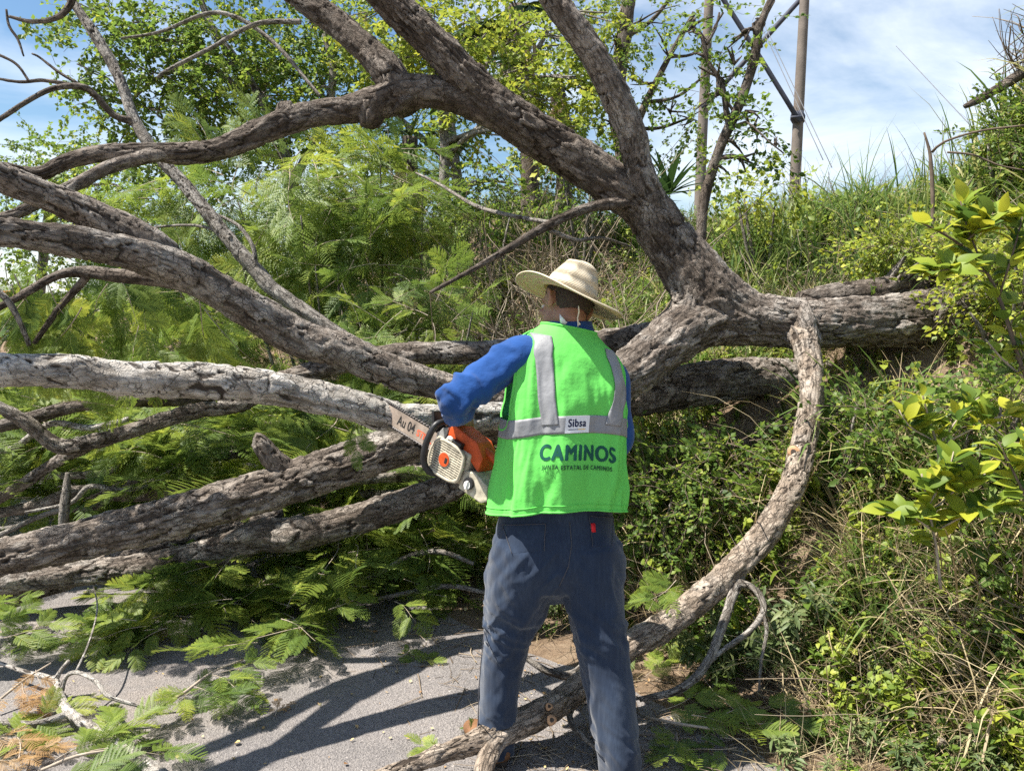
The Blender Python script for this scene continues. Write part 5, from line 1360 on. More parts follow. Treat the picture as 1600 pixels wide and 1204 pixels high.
def weed(seed, h, nst, L, W, mat):
    r = np.random.default_rng(seed); tb = TB()
    for k in range(nst):
        az = r.uniform(0, 6.28); le = r.uniform(0.05, 0.6); hh = h * r.uniform(0.6, 1.1); n = 7; u = np.linspace(0, 1, n)
        d = np.array([math.cos(az) * math.sin(le), math.sin(az) * math.sin(le), math.cos(le)])
        st = np.outer(u * hh, d) + np.stack([0.03 * np.sin(u * 3 + k), 0.03 * np.cos(u * 4 + k), -0.12 * hh * u ** 2], -1) * hh * 2
        tb.tube(st, np.linspace(0.003, 0.0012, n), 0.6, 0, 4)
        for q in range(int(14 * h / 0.4)):
            f = r.uniform(0.15, 1); p = np.array([np.interp(f, u, st[:, c]) for c in range(3)]); a2 = r.uniform(0, 6.28); el = r.uniform(-0.3, 0.7)
            dd = np.array([math.cos(a2) * math.cos(el), math.sin(a2) * math.cos(el), math.sin(el)]); s_ = r.uniform(0.5, 1.1)
            V, T = leaf_tris(L * s_, W * s_, 0.25, r.uniform(0.1, 0.6), 3)
            tb.add(V @ rotm(dd).T + p, T, np.clip(r.normal(0.5, 0.18), 0, 1), 0)
    return tb.mesh('weed', [mat])
M_WEED_GREY = leaf_mat('grey_green_leaf', [(0.0, (0.05, 0.085, 0.035)), (0.5, (0.12, 0.165, 0.06)), (1.0, (0.26, 0.28, 0.11))], 0.3, obj_random=0.3)
WEED_LANCE = [weed(s, 0.36, 6, 0.085, 0.012, M_WEED_GREY) for s in (31, 32)]
WEED_OVAL = [weed(s, 0.34, 6, 0.052, 0.017, M_LEAF) for s in (33, 34)]
WEED_YEL = [weed(s, 0.32, 6, 0.042, 0.016, M_LEAF_YEL) for s in (35, 36)]
def tangle(seed, n, L, mat, r0=0.0022, emax=1.35):
    r = np.random.default_rng(seed); tb = TB()
    for k in range(n):
        az = r.uniform(0, 6.28); el = r.uniform(-0.08, emax); ln = L * r.uniform(0.5, 1.2); m = 6; u = np.linspace(0, 1, m)
        d = np.array([math.cos(az) * math.cos(el), math.sin(az) * math.cos(el), math.sin(el)])
        p0 = np.array([r.normal(0, 0.12), r.normal(0, 0.12), r.uniform(0, 0.12) * min(1, emax)])
        w = np.stack([np.sin(u * r.uniform(2, 6) + r.uniform(0, 6)), np.sin(u * r.uniform(2, 6) + r.uniform(0, 6)), -u * u], -1) * 0.07 * ln
        tb.tube(p0 + np.outer(u * ln, d) + w, np.linspace(r0, r0 * 0.4, m) * r.uniform(0.6, 1.7), r.uniform(0, 1), 0, 4)
    return tb.mesh('twig_tangle', [mat])
M_STEM = leaf_mat('dead_stem', [(0.0, (0.09, 0.065, 0.045)), (0.6, (0.21, 0.16, 0.11)), (1.0, (0.40, 0.33, 0.24))], 0.05, obj_random=0.3, boost=1.0)
TANGLE = [tangle(s, 16, 0.6, M_STEM) for s in (41, 42, 43)]

# ------------------------------------------------------------------ scattering: one object that instances templates on points
TPL = {}
def coll_of(meshes):
    key = tuple(m.name for m in meshes)
    if key not in TPL:
        c = bpy.data.collections.new('templates')
        for k, m in enumerate(meshes):
            o = bpy.data.objects.new('template_%02d' % k, m); c.objects.link(o)
        TPL[key] = c
    return TPL[key]
NG = {}
def scatter_group(coll):
    if coll.name in NG: return NG[coll.name]
    ng = bpy.data.node_groups.new('scatter', 'GeometryNodeTree')
    ng.interface.new_socket('Geometry', in_out='INPUT', socket_type='NodeSocketGeometry')
    ng.interface.new_socket('Geometry', in_out='OUTPUT', socket_type='NodeSocketGeometry')
    n = ng.nodes; gi = n.new('NodeGroupInput'); go = n.new('NodeGroupOutput')
    ip = n.new('GeometryNodeInstanceOnPoints'); ci = n.new('GeometryNodeCollectionInfo')
    ci.inputs['Collection'].default_value = coll; ci.inputs['Separate Children'].default_value = True; ci.inputs['Reset Children'].default_value = True
    def na(nm, dt):
        a = n.new('GeometryNodeInputNamedAttribute'); a.data_type = dt; a.inputs['Name'].default_value = nm
        return [s for s in a.outputs if s.name == 'Attribute' and s.enabled][0]
    ip.inputs['Pick Instance'].default_value = True
    l = ng.links
    l.new(gi.outputs[0], ip.inputs['Points']); l.new(ci.outputs[0], ip.inputs['Instance'])
    l.new(na('rot', 'FLOAT_VECTOR'), ip.inputs['Rotation']); l.new(na('scl', 'FLOAT'), ip.inputs['Scale']); l.new(na('idx', 'INT'), ip.inputs['Instance Index'])
    l.new(ip.outputs[0], go.inputs[0])
    NG[coll.name] = ng
    return ng
def scatter(name, meshes, locs, mats3, scl, parent=None, label=None, cat=None, kind='stuff', seed=0):
    r = np.random.default_rng(seed + 99)
    n = len(locs)
    me = bpy.data.meshes.new(name); me.vertices.add(n); me.vertices.foreach_set('co', np.asarray(locs, np.float32).ravel())
    eul = np.array([Matrix(m.tolist()).to_euler('XYZ')[:] for m in mats3], np.float32)
    a = me.attributes.new('rot', 'FLOAT_VECTOR', 'POINT'); a.data.foreach_set('vector', eul.ravel())
    a = me.attributes.new('scl', 'FLOAT', 'POINT'); a.data.foreach_set('value', np.asarray(scl, np.float32))
    a = me.attributes.new('idx', 'INT', 'POINT'); a.data.foreach_set('value', r.integers(0, len(meshes), n).astype(np.int32))
    for m in meshes[0].materials: me.materials.append(m)
    o = link(name, me, None, parent)
    md = o.modifiers.new('scatter', 'NODES'); md.node_group = scatter_group(coll_of(meshes))
    return tag(o, label, cat, kind=kind)
def rand_rot(n, tilt=0.25, r=rng):
    out = []
    for _ in range(n):
        q = Quaternion((0, 0, 1), r.uniform(0, 6.283)) ; ax = Vector((r.normal(), r.normal(), 0.01)).normalized()
        out.append(np.array((Quaternion(ax, r.normal(0, tilt)) @ q).to_matrix()))
    return out

# ================================================================== SPRAYS ON THE FALLEN TREE
srng = np.random.default_rng(5)
SPRAYS = []   # (loc, M, scale)
def box_sprays(x0, x1, y0, y1, d0, d1, n, mode, sc=(0.8, 1.15)):
    for _ in range(n):
        px, py = srng.uniform(x0, x1), srng.uniform(y0, y1)
        az = srng.uniform(0, 6.283)
        if mode == 'ground':
            z = srng.uniform(0.03, 0.20); p = G(px, py, z)
            if p[1] > 9: continue
            d = np.array([math.cos(az), math.sin(az), srng.uniform(-0.12, 0.22)]); up = (srng.normal(0, 0.3), srng.normal(0, 0.3), 1)
        elif mode == 'hang':
            p = P(px, py, srng.uniform(d0, d1)); d = np.array([0.6 * math.cos(az), 0.6 * math.sin(az), -srng.uniform(0.4, 1.2)]); up = (srng.normal(0, 1), srng.normal(0, 1) - 0.6, 0.6)
        else:
            p = P(px, py, srng.uniform(d0, d1)); d = np.array([math.cos(az), math.sin(az), srng.uniform(-0.35, 0.45)]); up = (srng.normal(0, 0.45), srng.normal(0, 0.45) - 0.15, 1)
        h = Hs(p[0], p[1])
        if p[2] < h + 0.02: p[2] = h + srng.uniform(0.03, 0.12)
        SPRAYS.append((p, rotm(d, up), srng.uniform(*sc)))
box_sprays(250, 540, 890, 955, 0, 0, 34, 'ground', (0.5, 0.8))
box_sprays(430, 720, 862, 905, 0, 0, 20, 'ground', (0.5, 0.8))
box_sprays(100, 260, 950, 985, 0, 0, 5, 'ground', (0.35, 0.5))
box_sprays(-60, 60, 955, 1010, 0, 0, 7, 'ground', (0.4, 0.6))
box_sprays(250, 560, 950, 1015, 0, 0, 11, 'ground', (0.4, 0.62))
box_sprays(500, 720, 905, 950, 0, 0, 8, 'ground', (0.3, 0.48))
box_sprays(520, 760, 790, 870, 3.9, 4.6, 20, 'free', (0.55, 0.85))
box_sprays(0, 230, 610, 820, 4.2, 5.4, 34, 'free', (0.6, 0.95))
box_sprays(200, 430, 640, 780, 4.1, 5.2, 30, 'free', (0.6, 0.95))
box_sprays(400, 640, 620, 720, 4.4, 5.2, 16, 'free', (0.6, 0.95))
box_sprays(220, 400, 850, 885, 3.75, 3.85, 6, 'free', (0.4, 0.6))
box_sprays(-30, 175, 390, 500, 3.1, 3.6, 24, 'hang', (0.5, 0.75))
box_sprays(200, 330, 430, 520, 3.5, 4.4, 12, 'hang', (0.5, 0.8))
box_sprays(330, 470, 560, 640, 4.5, 5.2, 8, 'free', (0.6, 0.8))
box_sprays(970, 1100, 900, 1060, 2.95, 3.5, 9, 'free', (0.35, 0.5))
box_sprays(620, 760, 540, 600, 4.4, 4.9, 4, 'free', (0.45, 0.6))
for k, (p, M, s_) in enumerate(SPRAYS):
    m4 = Matrix(M.tolist()).to_4x4(); m4.translation = Vector(p); m4 = m4 @ Matrix.Scale(s_, 4)
    link('leaf_spray', SPRAY[k % 4], None, tree, m4)
# the mass of leafage crushed behind the left limbs
def mass(n, seed, boxes):
    r = np.random.default_rng(seed); L, M_, S_ = [], [], []
    for _ in range(n):
        x0, x1, y0, y1, d0, d1 = boxes[r.integers(len(boxes))]
        p = P(r.uniform(x0, x1), r.uniform(y0, y1), r.uniform(d0, d1)); h = Hs(p[0], p[1])
        if p[2] < h + 0.05: p[2] = h + r.uniform(0.05, 0.35)
        a = r.uniform(0, 6.28); L.append(p); M_.append(rotm((math.cos(a), math.sin(a), r.uniform(-0.4, 0.4)), (r.normal(0, 0.4), r.normal(0, 0.4) - 0.3, 1))); S_.append(r.uniform(0.7, 1.2))
    return scatter('leaf_mass', SPRAY, np.array(L), M_, S_, tree, seed=seed)
mass(230, 77, [(-60, 200, 600, 800, 4.6, 6.5), (0, 420, 640, 780, 4.8, 6.5), (380, 640, 600, 700, 5.0, 6.2), (-60, 160, 560, 660, 5, 8), (430, 720, 700, 830, 4.4, 5.0)])
# a single leaf caught on the cut branch by the saw
for (px, py, d, dx, dz, s_) in ((552, 650, 2.98, 0.2, -0.9, 0.28), (560, 640, 3.0, 0.6, 0.7, 0.2)):
    m4 = Matrix(rotm((dx, -0.3, dz), (0.2, -1, 0.3)).tolist()).to_4x4(); m4.translation = Vector(P(px, py, d)); link('leaf_spray', SPRAY[1], None, tree, m4 @ Matrix.Scale(s_, 4))

# ================================================================== GROUND COVER ON THE BANK
def bank_points(n, cond, seed, yr=(1.4, 15.0)):
    r = np.random.default_rng(seed); out = []
    while len(out) < n:
        y = yr[0] * (yr[1] / yr[0]) ** r.uniform(0, 1, 4000)             # denser near
        x = r.uniform(-0.80, 1.30, 4000) * y
        s = sdist(x, y); z = H(x, y)
        nz_ = fbm(np.stack([x * 0.8, y * 0.8, np.zeros_like(x)], -1), 3, seed)
        k = cond(x, y, s, nz_, (r.uniform(0, 1, 4000)))
        out += list(np.stack([x, y, z], -1)[k])
    return np.array(out[:n])
CLEAR = [(LIMB_PTS[k][0], LIMB_PTS[k][1]) for k in ('D', 'trunk', 'C')]
CLEAR = [catmull(np.column_stack(c), 0.06) for c in CLEAR]
CLEAR[1] = CLEAR[1][CLEAR[1][:, 0] < 2.45]
CLEAR[2] = CLEAR[2][CLEAR[2][:, 0] < 1.75]
CLEAR = np.vstack(CLEAR)
def clear_of_limbs(L, reach=0.42, rad=0.16):
    """drop plants that would stand through, or lean just in front of, the fallen limbs"""
    keep = np.ones(len(L), bool)
    for k, p in enumerate(L):
        if p[1] > 5.5 or p[1] < 1.5: continue
        v = CLEAR[:, :3] - p
        toward = -np.array([p[0], p[1]]) / np.hypot(p[0], p[1])
        dh = v[:, 0] * toward[0] + v[:, 1] * toward[1]; dl = np.abs(v[:, 0] * toward[1] - v[:, 1] * toward[0])
        hit = (dl < rad + CLEAR[:, 3]) & (dh < 0.12) & (dh > -0.55) & (v[:, 2] < reach + 0.25 * -dh) & (v[:, 2] > -0.3)
        keep[k] = not hit.any()
    return keep
def cover(name, label, meshes, n, cond, sc, tilt, seed, cat, yr=(1.4, 15.0), clear=True):
    n = int(n * 1.38); L = bank_points(n, cond, seed, yr); L = L[clear_of_limbs(L)] if clear else L; n = len(L); r = np.random.default_rng(seed + 1)
    return scatter(name, meshes, L, rand_rot(n, tilt, r), r.uniform(sc[0], sc[1], n), None, label, cat, 'stuff', seed)
cover('slender_grass', 'thin green grass blades covering the bank', GRASS, 1500, lambda x, y, s, n, u: (s > 0.45) & (n > -0.35), (0.6, 1.25), 0.3, 101, 'grass')
cover('broad_grass', 'broad arching grass blades growing up the bank', GRASS_WIDE, 1000, lambda x, y, s, n, u: (s > 1.1) & (n > -0.05), (0.6, 1.2), 0.3, 102, 'grass')
cover('dry_grass', 'dry straw coloured grass standing among the weeds', STRAWT, 1300, lambda x, y, s, n, u: (s > 0.4) & (n < 0.25), (0.5, 1.15), 0.45, 103, 'dry grass')
cover('oval_leaf_weed', 'green oval leaved weeds creeping over the bank', WEED_OVAL, 1500, lambda x, y, s, n, u: (s > 0.5) & (n < 0.35), (0.6, 1.3), 0.35, 104, 'weeds')
cover('yellow_leaf_weed', 'yellow green small leaved creepers over the bank', WEED_YEL, 1100, lambda x, y, s, n, u: (s > 0.9) & (n > -0.2) & (u < 0.3 + 0.3 * (x > 1)), (0.6, 1.3), 0.4, 105, 'creeper')
cover('dead_stems', 'tangled dead stems and twigs through the undergrowth', TANGLE, 560, lambda x, y, s, n, u: (s > 0.35) & (u < np.where((x > 0.8) & (y < 4), 0.6, 1.0)), (0.5, 1.1), 0.5, 106, 'dead stems')
cover('fallen_straw', 'flattened dry straw at the foot of the bank', STRAW_LIE, 110, lambda x, y, s, n, u: (s > 0.25) & (s < 1.0) & (y < 4.5), (0.5, 1.0), 0.3, 107, 'straw', (1.4, 5))
cover('small_leaf_scrub', 'fine leaved green scrub under the trunk', TW_SMALL, 1300, lambda x, y, s, n, u: (s > 0.5) & (s < 2.6) & (y < 6), (0.8, 1.5), 0.9, 108, 'scrub', (1.4, 6))
cover('dry_stalks', 'upright dry brown stalks at the lower right of the bank', STRAWT, 70, lambda x, y, s, n, u: (s > 0.35) & (s < 1.6) & (x > 0.9), (0.9, 1.5), 0.3, 109, 'dry stalks', (1.7, 4.0))
cover('leafy_weed', 'green leafy weeds at the lower right foot of the bank', WEED_OVAL + WEED_YEL + TW_SMALL, 620, lambda x, y, s, n, u: (s > 0.3) & (s < 1.9) & (x > 0.75), (0.6, 1.1), 0.4, 110, 'weeds', (1.7, 4.2))
cover('verge_weed', 'small weeds and straw on the soil strip beside the road', WEED_OVAL + WEED_LANCE + STRAW_LIE, 190, lambda x, y, s, n, u: (s > -0.12) & (s < 0.55) & (u < 0.6), (0.25, 0.6), 0.4, 111, 'weeds', (1.9, 4.6))
cover('low_creeper', 'low green creeper carpeting the soil under the trunk', WEED_OVAL + WEED_YEL + STRAW_LIE, 620, lambda x, y, s, n, u: (s > 0.45) & (x > 0.7) & (x < 3.0), (0.35, 0.68), 0.5, 112, 'creeper', (2.7, 4.9), False)
cover('dead_brush', 'bare grey dead brush standing on the bank behind the limbs', TANGLE, 60, lambda x, y, s, n, u: (s > 0.3) & (x < 0.9), (1.3, 2.3), 0.4, 113, 'dead brush', (4.9, 8.5), False)

# ================================================================== BACKGROUND TREES AND SHRUBS
def ground_pt(px, d):
    x = (px - 800) / FPX * d
    return np.array([x, d, Hs(x, d)])
def simple_limb(pts, rad, seed=0):
    return limb(pts, rad, segs=max(6, int(np.clip(np.mean(rad) * 2 * math.pi / 0.025, 6, 20))), step=0.06, bark=0.5, seed=seed, cell=0.06)
def fill_tree(name, label, cat, base, stems, clusters, twigs, seed, mat, dens=1.0, sc=(0.9, 1.5), droop=0.0, group=None, reach=True, part='crown'):
    """stems: lists of (px,py,d,rpx); clusters: (px,py,d,rpx,count). Leafy twigs fill each cluster; thin limbs lead to it."""
    r = np.random.default_rng(seed)
    t = thing(name, base, label, cat, group)
    allpts = []
    for k, st in enumerate(stems):
        pts, rad = pxlimb(st)
        V, q, tr, at, uv = simple_limb(pts, rad, seed + k)
        link('trunk' if k == 0 else 'limb', mk_mesh(name + '_stem', V, q, tr, at, uv), mat, t)
        allpts += list(catmull(np.column_stack([pts, rad]), 0.15))
    allpts = np.array(allpts)
    locs, Ms, S_ = [], [], []
    parts = []
    for (px, py, d, rp, n) in clusters:
        c = P(px, py, d); R = rp * d / FPX
        if reach and len(allpts):
            k = np.argmin(np.linalg.norm(allpts[:, :3] - c, axis=1) + 0.5 * np.maximum(0, allpts[:, 2] - c[2])); a = allpts[k]
            mid = (a[:3] + c) / 2 + np.array([r.normal(0, 0.08), r.normal(0, 0.08), 0.1]) * np.linalg.norm(c - a[:3])
            V, q, tr, at, uv = simple_limb([a[:3], mid, c], [min(a[3] * 0.6, 0.05), min(a[3] * 0.45, 0.03), 0.008], seed)
            link('limb', mk_mesh(name + '_limb', V, q, tr, at, uv), mat, t)
            for m in range(4):
                e = c + r.normal(0, 0.55, 3) * R; s0 = (mid + c) / 2 if m % 2 else mid
                V, q, tr, at, uv = limb([s0, (s0 + e) / 2 + r.normal(0, 0.06, 3) * R, e], [0.012, 0.008, 0.004], segs=5, step=0.1, bark=0, seed=m)
                link('twig', mk_mesh(name + '_twig', V, q, tr, at, uv), mat, t)
        nn = int(n * dens)
        for m in range(nn):
            v = r.normal(0, 1, 3); v /= np.linalg.norm(v); v = v * R * r.uniform(0.05, 1) ** 0.45 * np.array([1, 1, 0.85])
            p = c + v
            o = v / (np.linalg.norm(v) + 1e-6)
            dv = o * 0.8 + r.normal(0, 0.5, 3) + np.array([0, 0, -droop])
            locs.append(p); Ms.append(rotm(dv, (r.normal(0, 0.4), r.normal(0, 0.4), 1))); S_.append(r.uniform(*sc))
    scatter(part, twigs, np.array(locs), Ms, S_, t, seed=seed)
    return t
TG_FAR = twigset(M_LEAF, 0.055, 0.022, 0.5, 34, (51, 52, 53), 2)
TY_FAR = twigset(M_LEAF_YEL, 0.07, 0.025, 0.5, 28, (54, 55, 56), 2)
fill_tree('broadleaf_tree', 'tall light green broadleaf tree behind the upper left branches', 'tree', ground_pt(470, 9.2),
    [[(480, 480, 9.2, 14), (470, 380, 9.2, 13), (455, 290, 9.1, 12), (430, 200, 9.0, 10), (380, 110, 8.9, 8), (330, 40, 8.8, 6), (300, -40, 8.8, 5)], [(455, 290, 9.1, 9), (500, 200, 9, 8), (520, 120, 9, 7), (500, 30, 9, 5), (470, -40, 9, 4)],
     [(440, 230, 9.0, 7), (340, 110, 8.9, 5), (260, 115, 8.8, 4), (200, 160, 8.8, 3)], [(380, 110, 8.9, 5), (300, 70, 8.9, 4), (230, 60, 8.8, 3)]],
    [(150, 40, 8.6, 42, 22), (215, 30, 8.8, 70, 60), (240, 110, 8.7, 75, 75), (320, 60, 9.0, 85, 85), (400, 50, 9.2, 80, 80), (480, 40, 9.4, 75, 60), (330, 150, 8.9, 85, 90), (410, 150, 9.0, 80, 80), (490, 140, 9.2, 60, 46), (260, 190, 8.8, 60, 50), (360, 240, 9.0, 70, 60), (440, 250, 9.1, 65, 55), (140, 150, 8.8, 36, 14), (200, 240, 9.2, 45, 26), (540, 70, 9.4, 40, 20), (120, 100, 8.6, 28, 8)],
    TG_FAR, 201, M_BARK_GREY, 0.9, (0.8, 1.35))
fill_tree('distant_tree', 'pale leafy tree low behind the branch ends at far left', 'tree', ground_pt(-40, 16),
    [[(60, 480, 16, 9), (70, 380, 16, 8), (80, 300, 16, 6)]],
    [(20, 265, 16, 45, 40), (90, 255, 16, 45, 40), (60, 310, 16, 60, 60), (150, 280, 15, 55, 50), (210, 300, 15, 50, 45), (130, 340, 15, 70, 60), (10, 350, 15, 60, 50), (240, 350, 14, 50, 40)],
    TG_FAR, 202, M_BARK_GREY, 1.0, (1.1, 1.8))
fill_tree('yellow_green_tree', 'bright yellow green tree behind the two forked limbs', 'tree', ground_pt(700, 8.2),
    [[(690, 330, 8.2, 10), (695, 250, 8.2, 9), (690, 170, 8.2, 8), (670, 90, 8.2, 6), (650, 0, 8.2, 5)], [(690, 200, 8.2, 6), (750, 120, 8.2, 5), (780, 60, 8.2, 4)]],
    [(600, 45, 8.4, 55, 34), (660, 15, 8.2, 60, 42), (690, 95, 8.2, 50, 34), (745, 60, 8.0, 55, 36), (785, 125, 7.8, 50, 34), (850, 150, 7.8, 45, 26), (760, 180, 8, 40, 20), (890, 60, 7.8, 45, 24), (925, 130, 7.6, 40, 18), (560, 30, 8.6, 40, 22), (600, 110, 8.4, 30, 10), (905, 200, 7.6, 35, 14), (950, 20, 7.8, 40, 16), (830, 205, 7.6, 28, 10)],
    TY_FAR, 203, M_BARK_GREY, 1.0, (0.75, 1.2))
fill_tree('broadleaf_tree', 'green broadleaf tree farther back between the palms', 'tree', ground_pt(700, 12.0),
    [[(720, 360, 12, 11), (712, 260, 12, 10), (700, 160, 12, 8), (690, 60, 12, 6)], [(712, 240, 12, 7), (790, 150, 12, 5), (850, 60, 12, 4)], [(712, 260, 12, 7), (620, 180, 12, 5), (560, 100, 12, 4)]],
    [(560, 120, 12, 55, 60), (570, 220, 12, 60, 70), (640, 60, 12, 55, 50), (700, 150, 12, 50, 46), (660, 270, 12, 60, 60), (760, 30, 12, 55, 44), (800, 100, 12, 50, 36), (860, 30, 12, 50, 36), (900, 250, 12, 50, 40), (820, 290, 12, 60, 50), (740, 300, 12, 45, 36), (940, 90, 12, 40, 22), (560, 300, 11.5, 60, 60), (540, 20, 12, 40, 26)],
    TG_FAR, 206, M_BARK_GREY, 1.0, (0.9, 1.5))
fill_tree('dark_trunk_tree', 'thin dark trunked tree with sparse leaves right of the tall limb', 'tree', ground_pt(985, 8.6),
    [[(990, 330, 8.6, 15), (975, 240, 8.6, 16), (962, 150, 8.6, 16), (975, 60, 8.6, 14), (985, -20, 8.6, 12)], [(975, 240, 8.6, 8), (1010, 160, 8.5, 7), (1045, 90, 8.4, 5), (1085, 20, 8.3, 4)], [(1012, 160, 8.5, 4), (1060, 150, 8.4, 3), (1110, 110, 8.3, 2)], [(975, 60, 8.6, 6), (1020, 30, 8.5, 4), (1060, -20, 8.4, 3)], [(1045, 90, 8.4, 3), (1090, 80, 8.4, 2.4), (1130, 20, 8.4, 2)], [(985, 200, 8.6, 4), (1030, 200, 8.5, 3), (1075, 185, 8.4, 2)]],
    [(1000, 30, 8.4, 45, 13), (1050, 90, 8.2, 40, 9), (1000, 130, 8.3, 40, 10), (1045, 170, 8.2, 40, 8), (960, 60, 8.2, 35, 12), (1085, 40, 8.2, 35, 7), (950, 190, 8.0, 30, 9), (1020, 230, 8.0, 40, 14), (1090, 190, 8.2, 35, 8)],
    TG_FAR, 204, M_BARK_DARK, 1.0, (0.55, 0.95))
fill_tree('slender_tree', 'slender curved grey tree growing right behind the fallen trunk fork', 'tree', P(1093, 440, 5.0),
    [[(1094, 470, 5.0, 11), (1095, 400, 5.0, 10), (1098, 330, 5.0, 10), (1108, 280, 5.0, 10), (1130, 218, 5.0, 10), (1160, 152, 5.0, 9), (1180, 85, 5.0, 8.5), (1186, 45, 5.0, 8), (1210, -10, 5.0, 7), (1240, -60, 5, 6)], [(1186, 75, 5.0, 8), (1182, 45, 5.0, 8), (1181, 36, 5.0, 7.5)], [(1140, 205, 5.0, 6), (1134, 170, 5.0, 5.5), (1128, 130, 5.0, 5), (1105, 95, 5.0, 4.5), (1098, 60, 5.0, 4), (1085, 50, 5.0, 3)], [(1104, 70, 5, 3), (1118, 45, 5, 2.5), (1124, 20, 5, 2)],
     [(1140, 205, 5.0, 3), (1165, 190, 4.9, 2), (1200, 220, 4.8, 1.6), (1225, 240, 4.8, 1.2)], [(1150, 180, 5.0, 3), (1120, 130, 5, 2.2), (1145, 118, 5, 1.5)]],
    [(1085, 30, 5, 32, 9), (1095, 85, 5, 26, 7), (1120, 120, 5, 24, 6), (1160, 50, 5, 26, 5), (1195, 30, 5, 24, 4), (1175, 175, 5, 24, 6), (1190, 205, 5, 22, 6), (1150, 225, 5, 24, 7), (1170, 250, 5, 25, 7), (1120, 260, 5, 24, 7), (1100, 150, 5, 22, 5), (1210, 225, 4.9, 14, 3), (1145, 90, 5, 20, 4)],
    TW_GREEN, 205, M_BARK_DARK, 1.0, (0.5, 0.85))
# bushes of bright leaves and feathery acacias along the top and face of the bank
def shrub(name, label, px, py, d, rp, n, twigs, seed, sc=(0.8, 1.4), droop=0.2, mat=M_BARK_GREY, squash=0.8, cat='shrub', nst=4):
    r = np.random.default_rng(seed); c = P(px, py, d); R = rp * d / FPX
    gz = Hs(c[0], c[1]); base = np.array([c[0] + r.normal(0, 0.1), c[1] + 0.1, gz])
    t = thing(name, base, label, cat)
    parts = []
    for k in range(nst):
        e = c + r.normal(0, 0.45, 3) * R
        link('stem', mk_mesh(name + '_stem', *limb([base + np.array([0, 0, -0.05]), (base + e) / 2 + r.normal(0, 0.12, 3) * R, e], [0.02, 0.014, 0.005], segs=6, step=0.08, bark=0.2, seed=seed + k)), mat, t)
    locs, Ms, S_ = [], [], []
    while len(locs) < n:
        v = r.normal(0, 1, 3); v /= np.linalg.norm(v); v = v * R * r.uniform(0.05, 1) ** 0.45 * np.array([1, 0.8, squash])
        p = c + v
        if p[2] < Hs(p[0], p[1]) + 0.05: p[2] = Hs(p[0], p[1]) + r.uniform(0.05, 0.2)
        dv = v / np.linalg.norm(v) * 0.7 + r.normal(0, 0.5, 3) + np.array([0, 0, -droop])
        locs.append(p); Ms.append(rotm(dv, (r.normal(0, 0.4), r.normal(0, 0.4) - 0.2, 1))); S_.append(r.uniform(*sc))
    scatter('foliage', twigs, np.array(locs), Ms, S_, t, seed=seed)
    return t
shrub('feathery_shrub', 'feathery acacia hanging below the long upper left limb', 480, 320, 6.2, 115, 66, SPRAY_FAR, 301, (0.7, 1.2), 0.5, nst=6)
shrub('feathery_shrub', 'feathery acacia beside the knobbed joint of the upper limb', 600, 300, 6.8, 90, 44, SPRAY_FAR, 302, (0.7, 1.1), 0.5)
shrub('feathery_shrub', 'pale feathery acacia in front of the bank left of the hat', 560, 440, 5.9, 110, 46, SPRAY_FAR, 303, (0.6, 1.0), 0.5)
shrub('feathery_shrub', 'feathery acacia seen between the two lit left limbs', 340, 480, 6.6, 90, 60, SPRAY_FAR, 304, (0.6, 1.0), 0.5)
shrub('feathery_shrub', 'feathery acacia behind the crossing thin grey branch', 330, 330, 7.2, 100, 58, SPRAY_FAR, 305, (0.8, 1.3), 0.5)
shrub('feathery_shrub', 'low feathery acacia just above the horizontal back limb', 660, 510, 5.2, 70, 34, SPRAY_FAR, 306, (0.45, 0.8), 0.4)
shrub('roadside_bush', 'bright yellow bush far along the road at left', 170, 500, 13.0, 75, 150, TY_FAR, 307, (0.7, 1.2), 0.1, squash=0.6, cat='bush')
shrub('roadside_bush', 'green roadside bush left of the bright yellow bush', 60, 460, 15.0, 90, 150, TG_FAR, 308, (0.9, 1.4), 0.1, squash=0.7, cat='bush')
shrub('roadside_bush', 'green roadside bush right of the bright yellow bush', 250, 420, 11.0, 85, 140, TG_FAR, 309, (0.8, 1.2), 0.1, squash=0.8, cat='bush')
shrub('roadside_bush', 'leafy bush below the pale sky gap under the limb', 770, 320, 7.6, 70, 60, TG_FAR, 310, (0.6, 1.0), 0.1, squash=0.6, cat='bush')
shrub('roadside_bush', 'leafy bush on the bank crest behind the main fork', 905, 290, 7.2, 70, 56, TG_FAR, 311, (0.5, 0.9), 0.1, squash=0.6, cat='bush')
shrub('roadside_bush', 'yellowish bush on the bank right of the slender tree', 1190, 300, 5.8, 60, 60, TW_YEL, 312, (0.5, 0.9), 0.1, squash=0.6, cat='bush')
shrub('roadside_bush', 'dense dark green bush in the shade under the trunk', 1130, 735, 3.75, 80, 130, TW_SMALL, 313, (0.8, 1.4), 0.2, squash=0.7, cat='bush')
shrub('roadside_bush', 'small green bush right of the curved branch', 1350, 660, 3.4, 50, 50, TW_SMALL, 314, (0.7, 1.2), 0.2, squash=0.8, cat='bush')
shrub('roadside_bush', 'yellow green creeper bush over the broken trunk end', 1580, 440, 3.7, 65, 110, TW_SMALLY, 315, (0.8, 1.4), 0.1, squash=0.6, cat='bush')
shrub('roadside_bush', 'yellow green creeper bush on the upper right slope', 1420, 395, 4.3, 60, 90, TW_SMALLY, 316, (0.8, 1.3), 0.1, squash=0.5, cat='bush')
shrub('roadside_bush', 'green bush at the right edge below the broken trunk', 1570, 640, 3.1, 70, 90, TW_SMALL, 317, (0.8, 1.3), 0.1, squash=0.9, cat='bush')
shrub('roadside_bush', 'dark leafy bush topping the crest at the far right edge', 1590, 205, 4.9, 60, 90, TW_SMALL, 322, (0.7, 1.2), 0.0, squash=0.8, cat='bush')
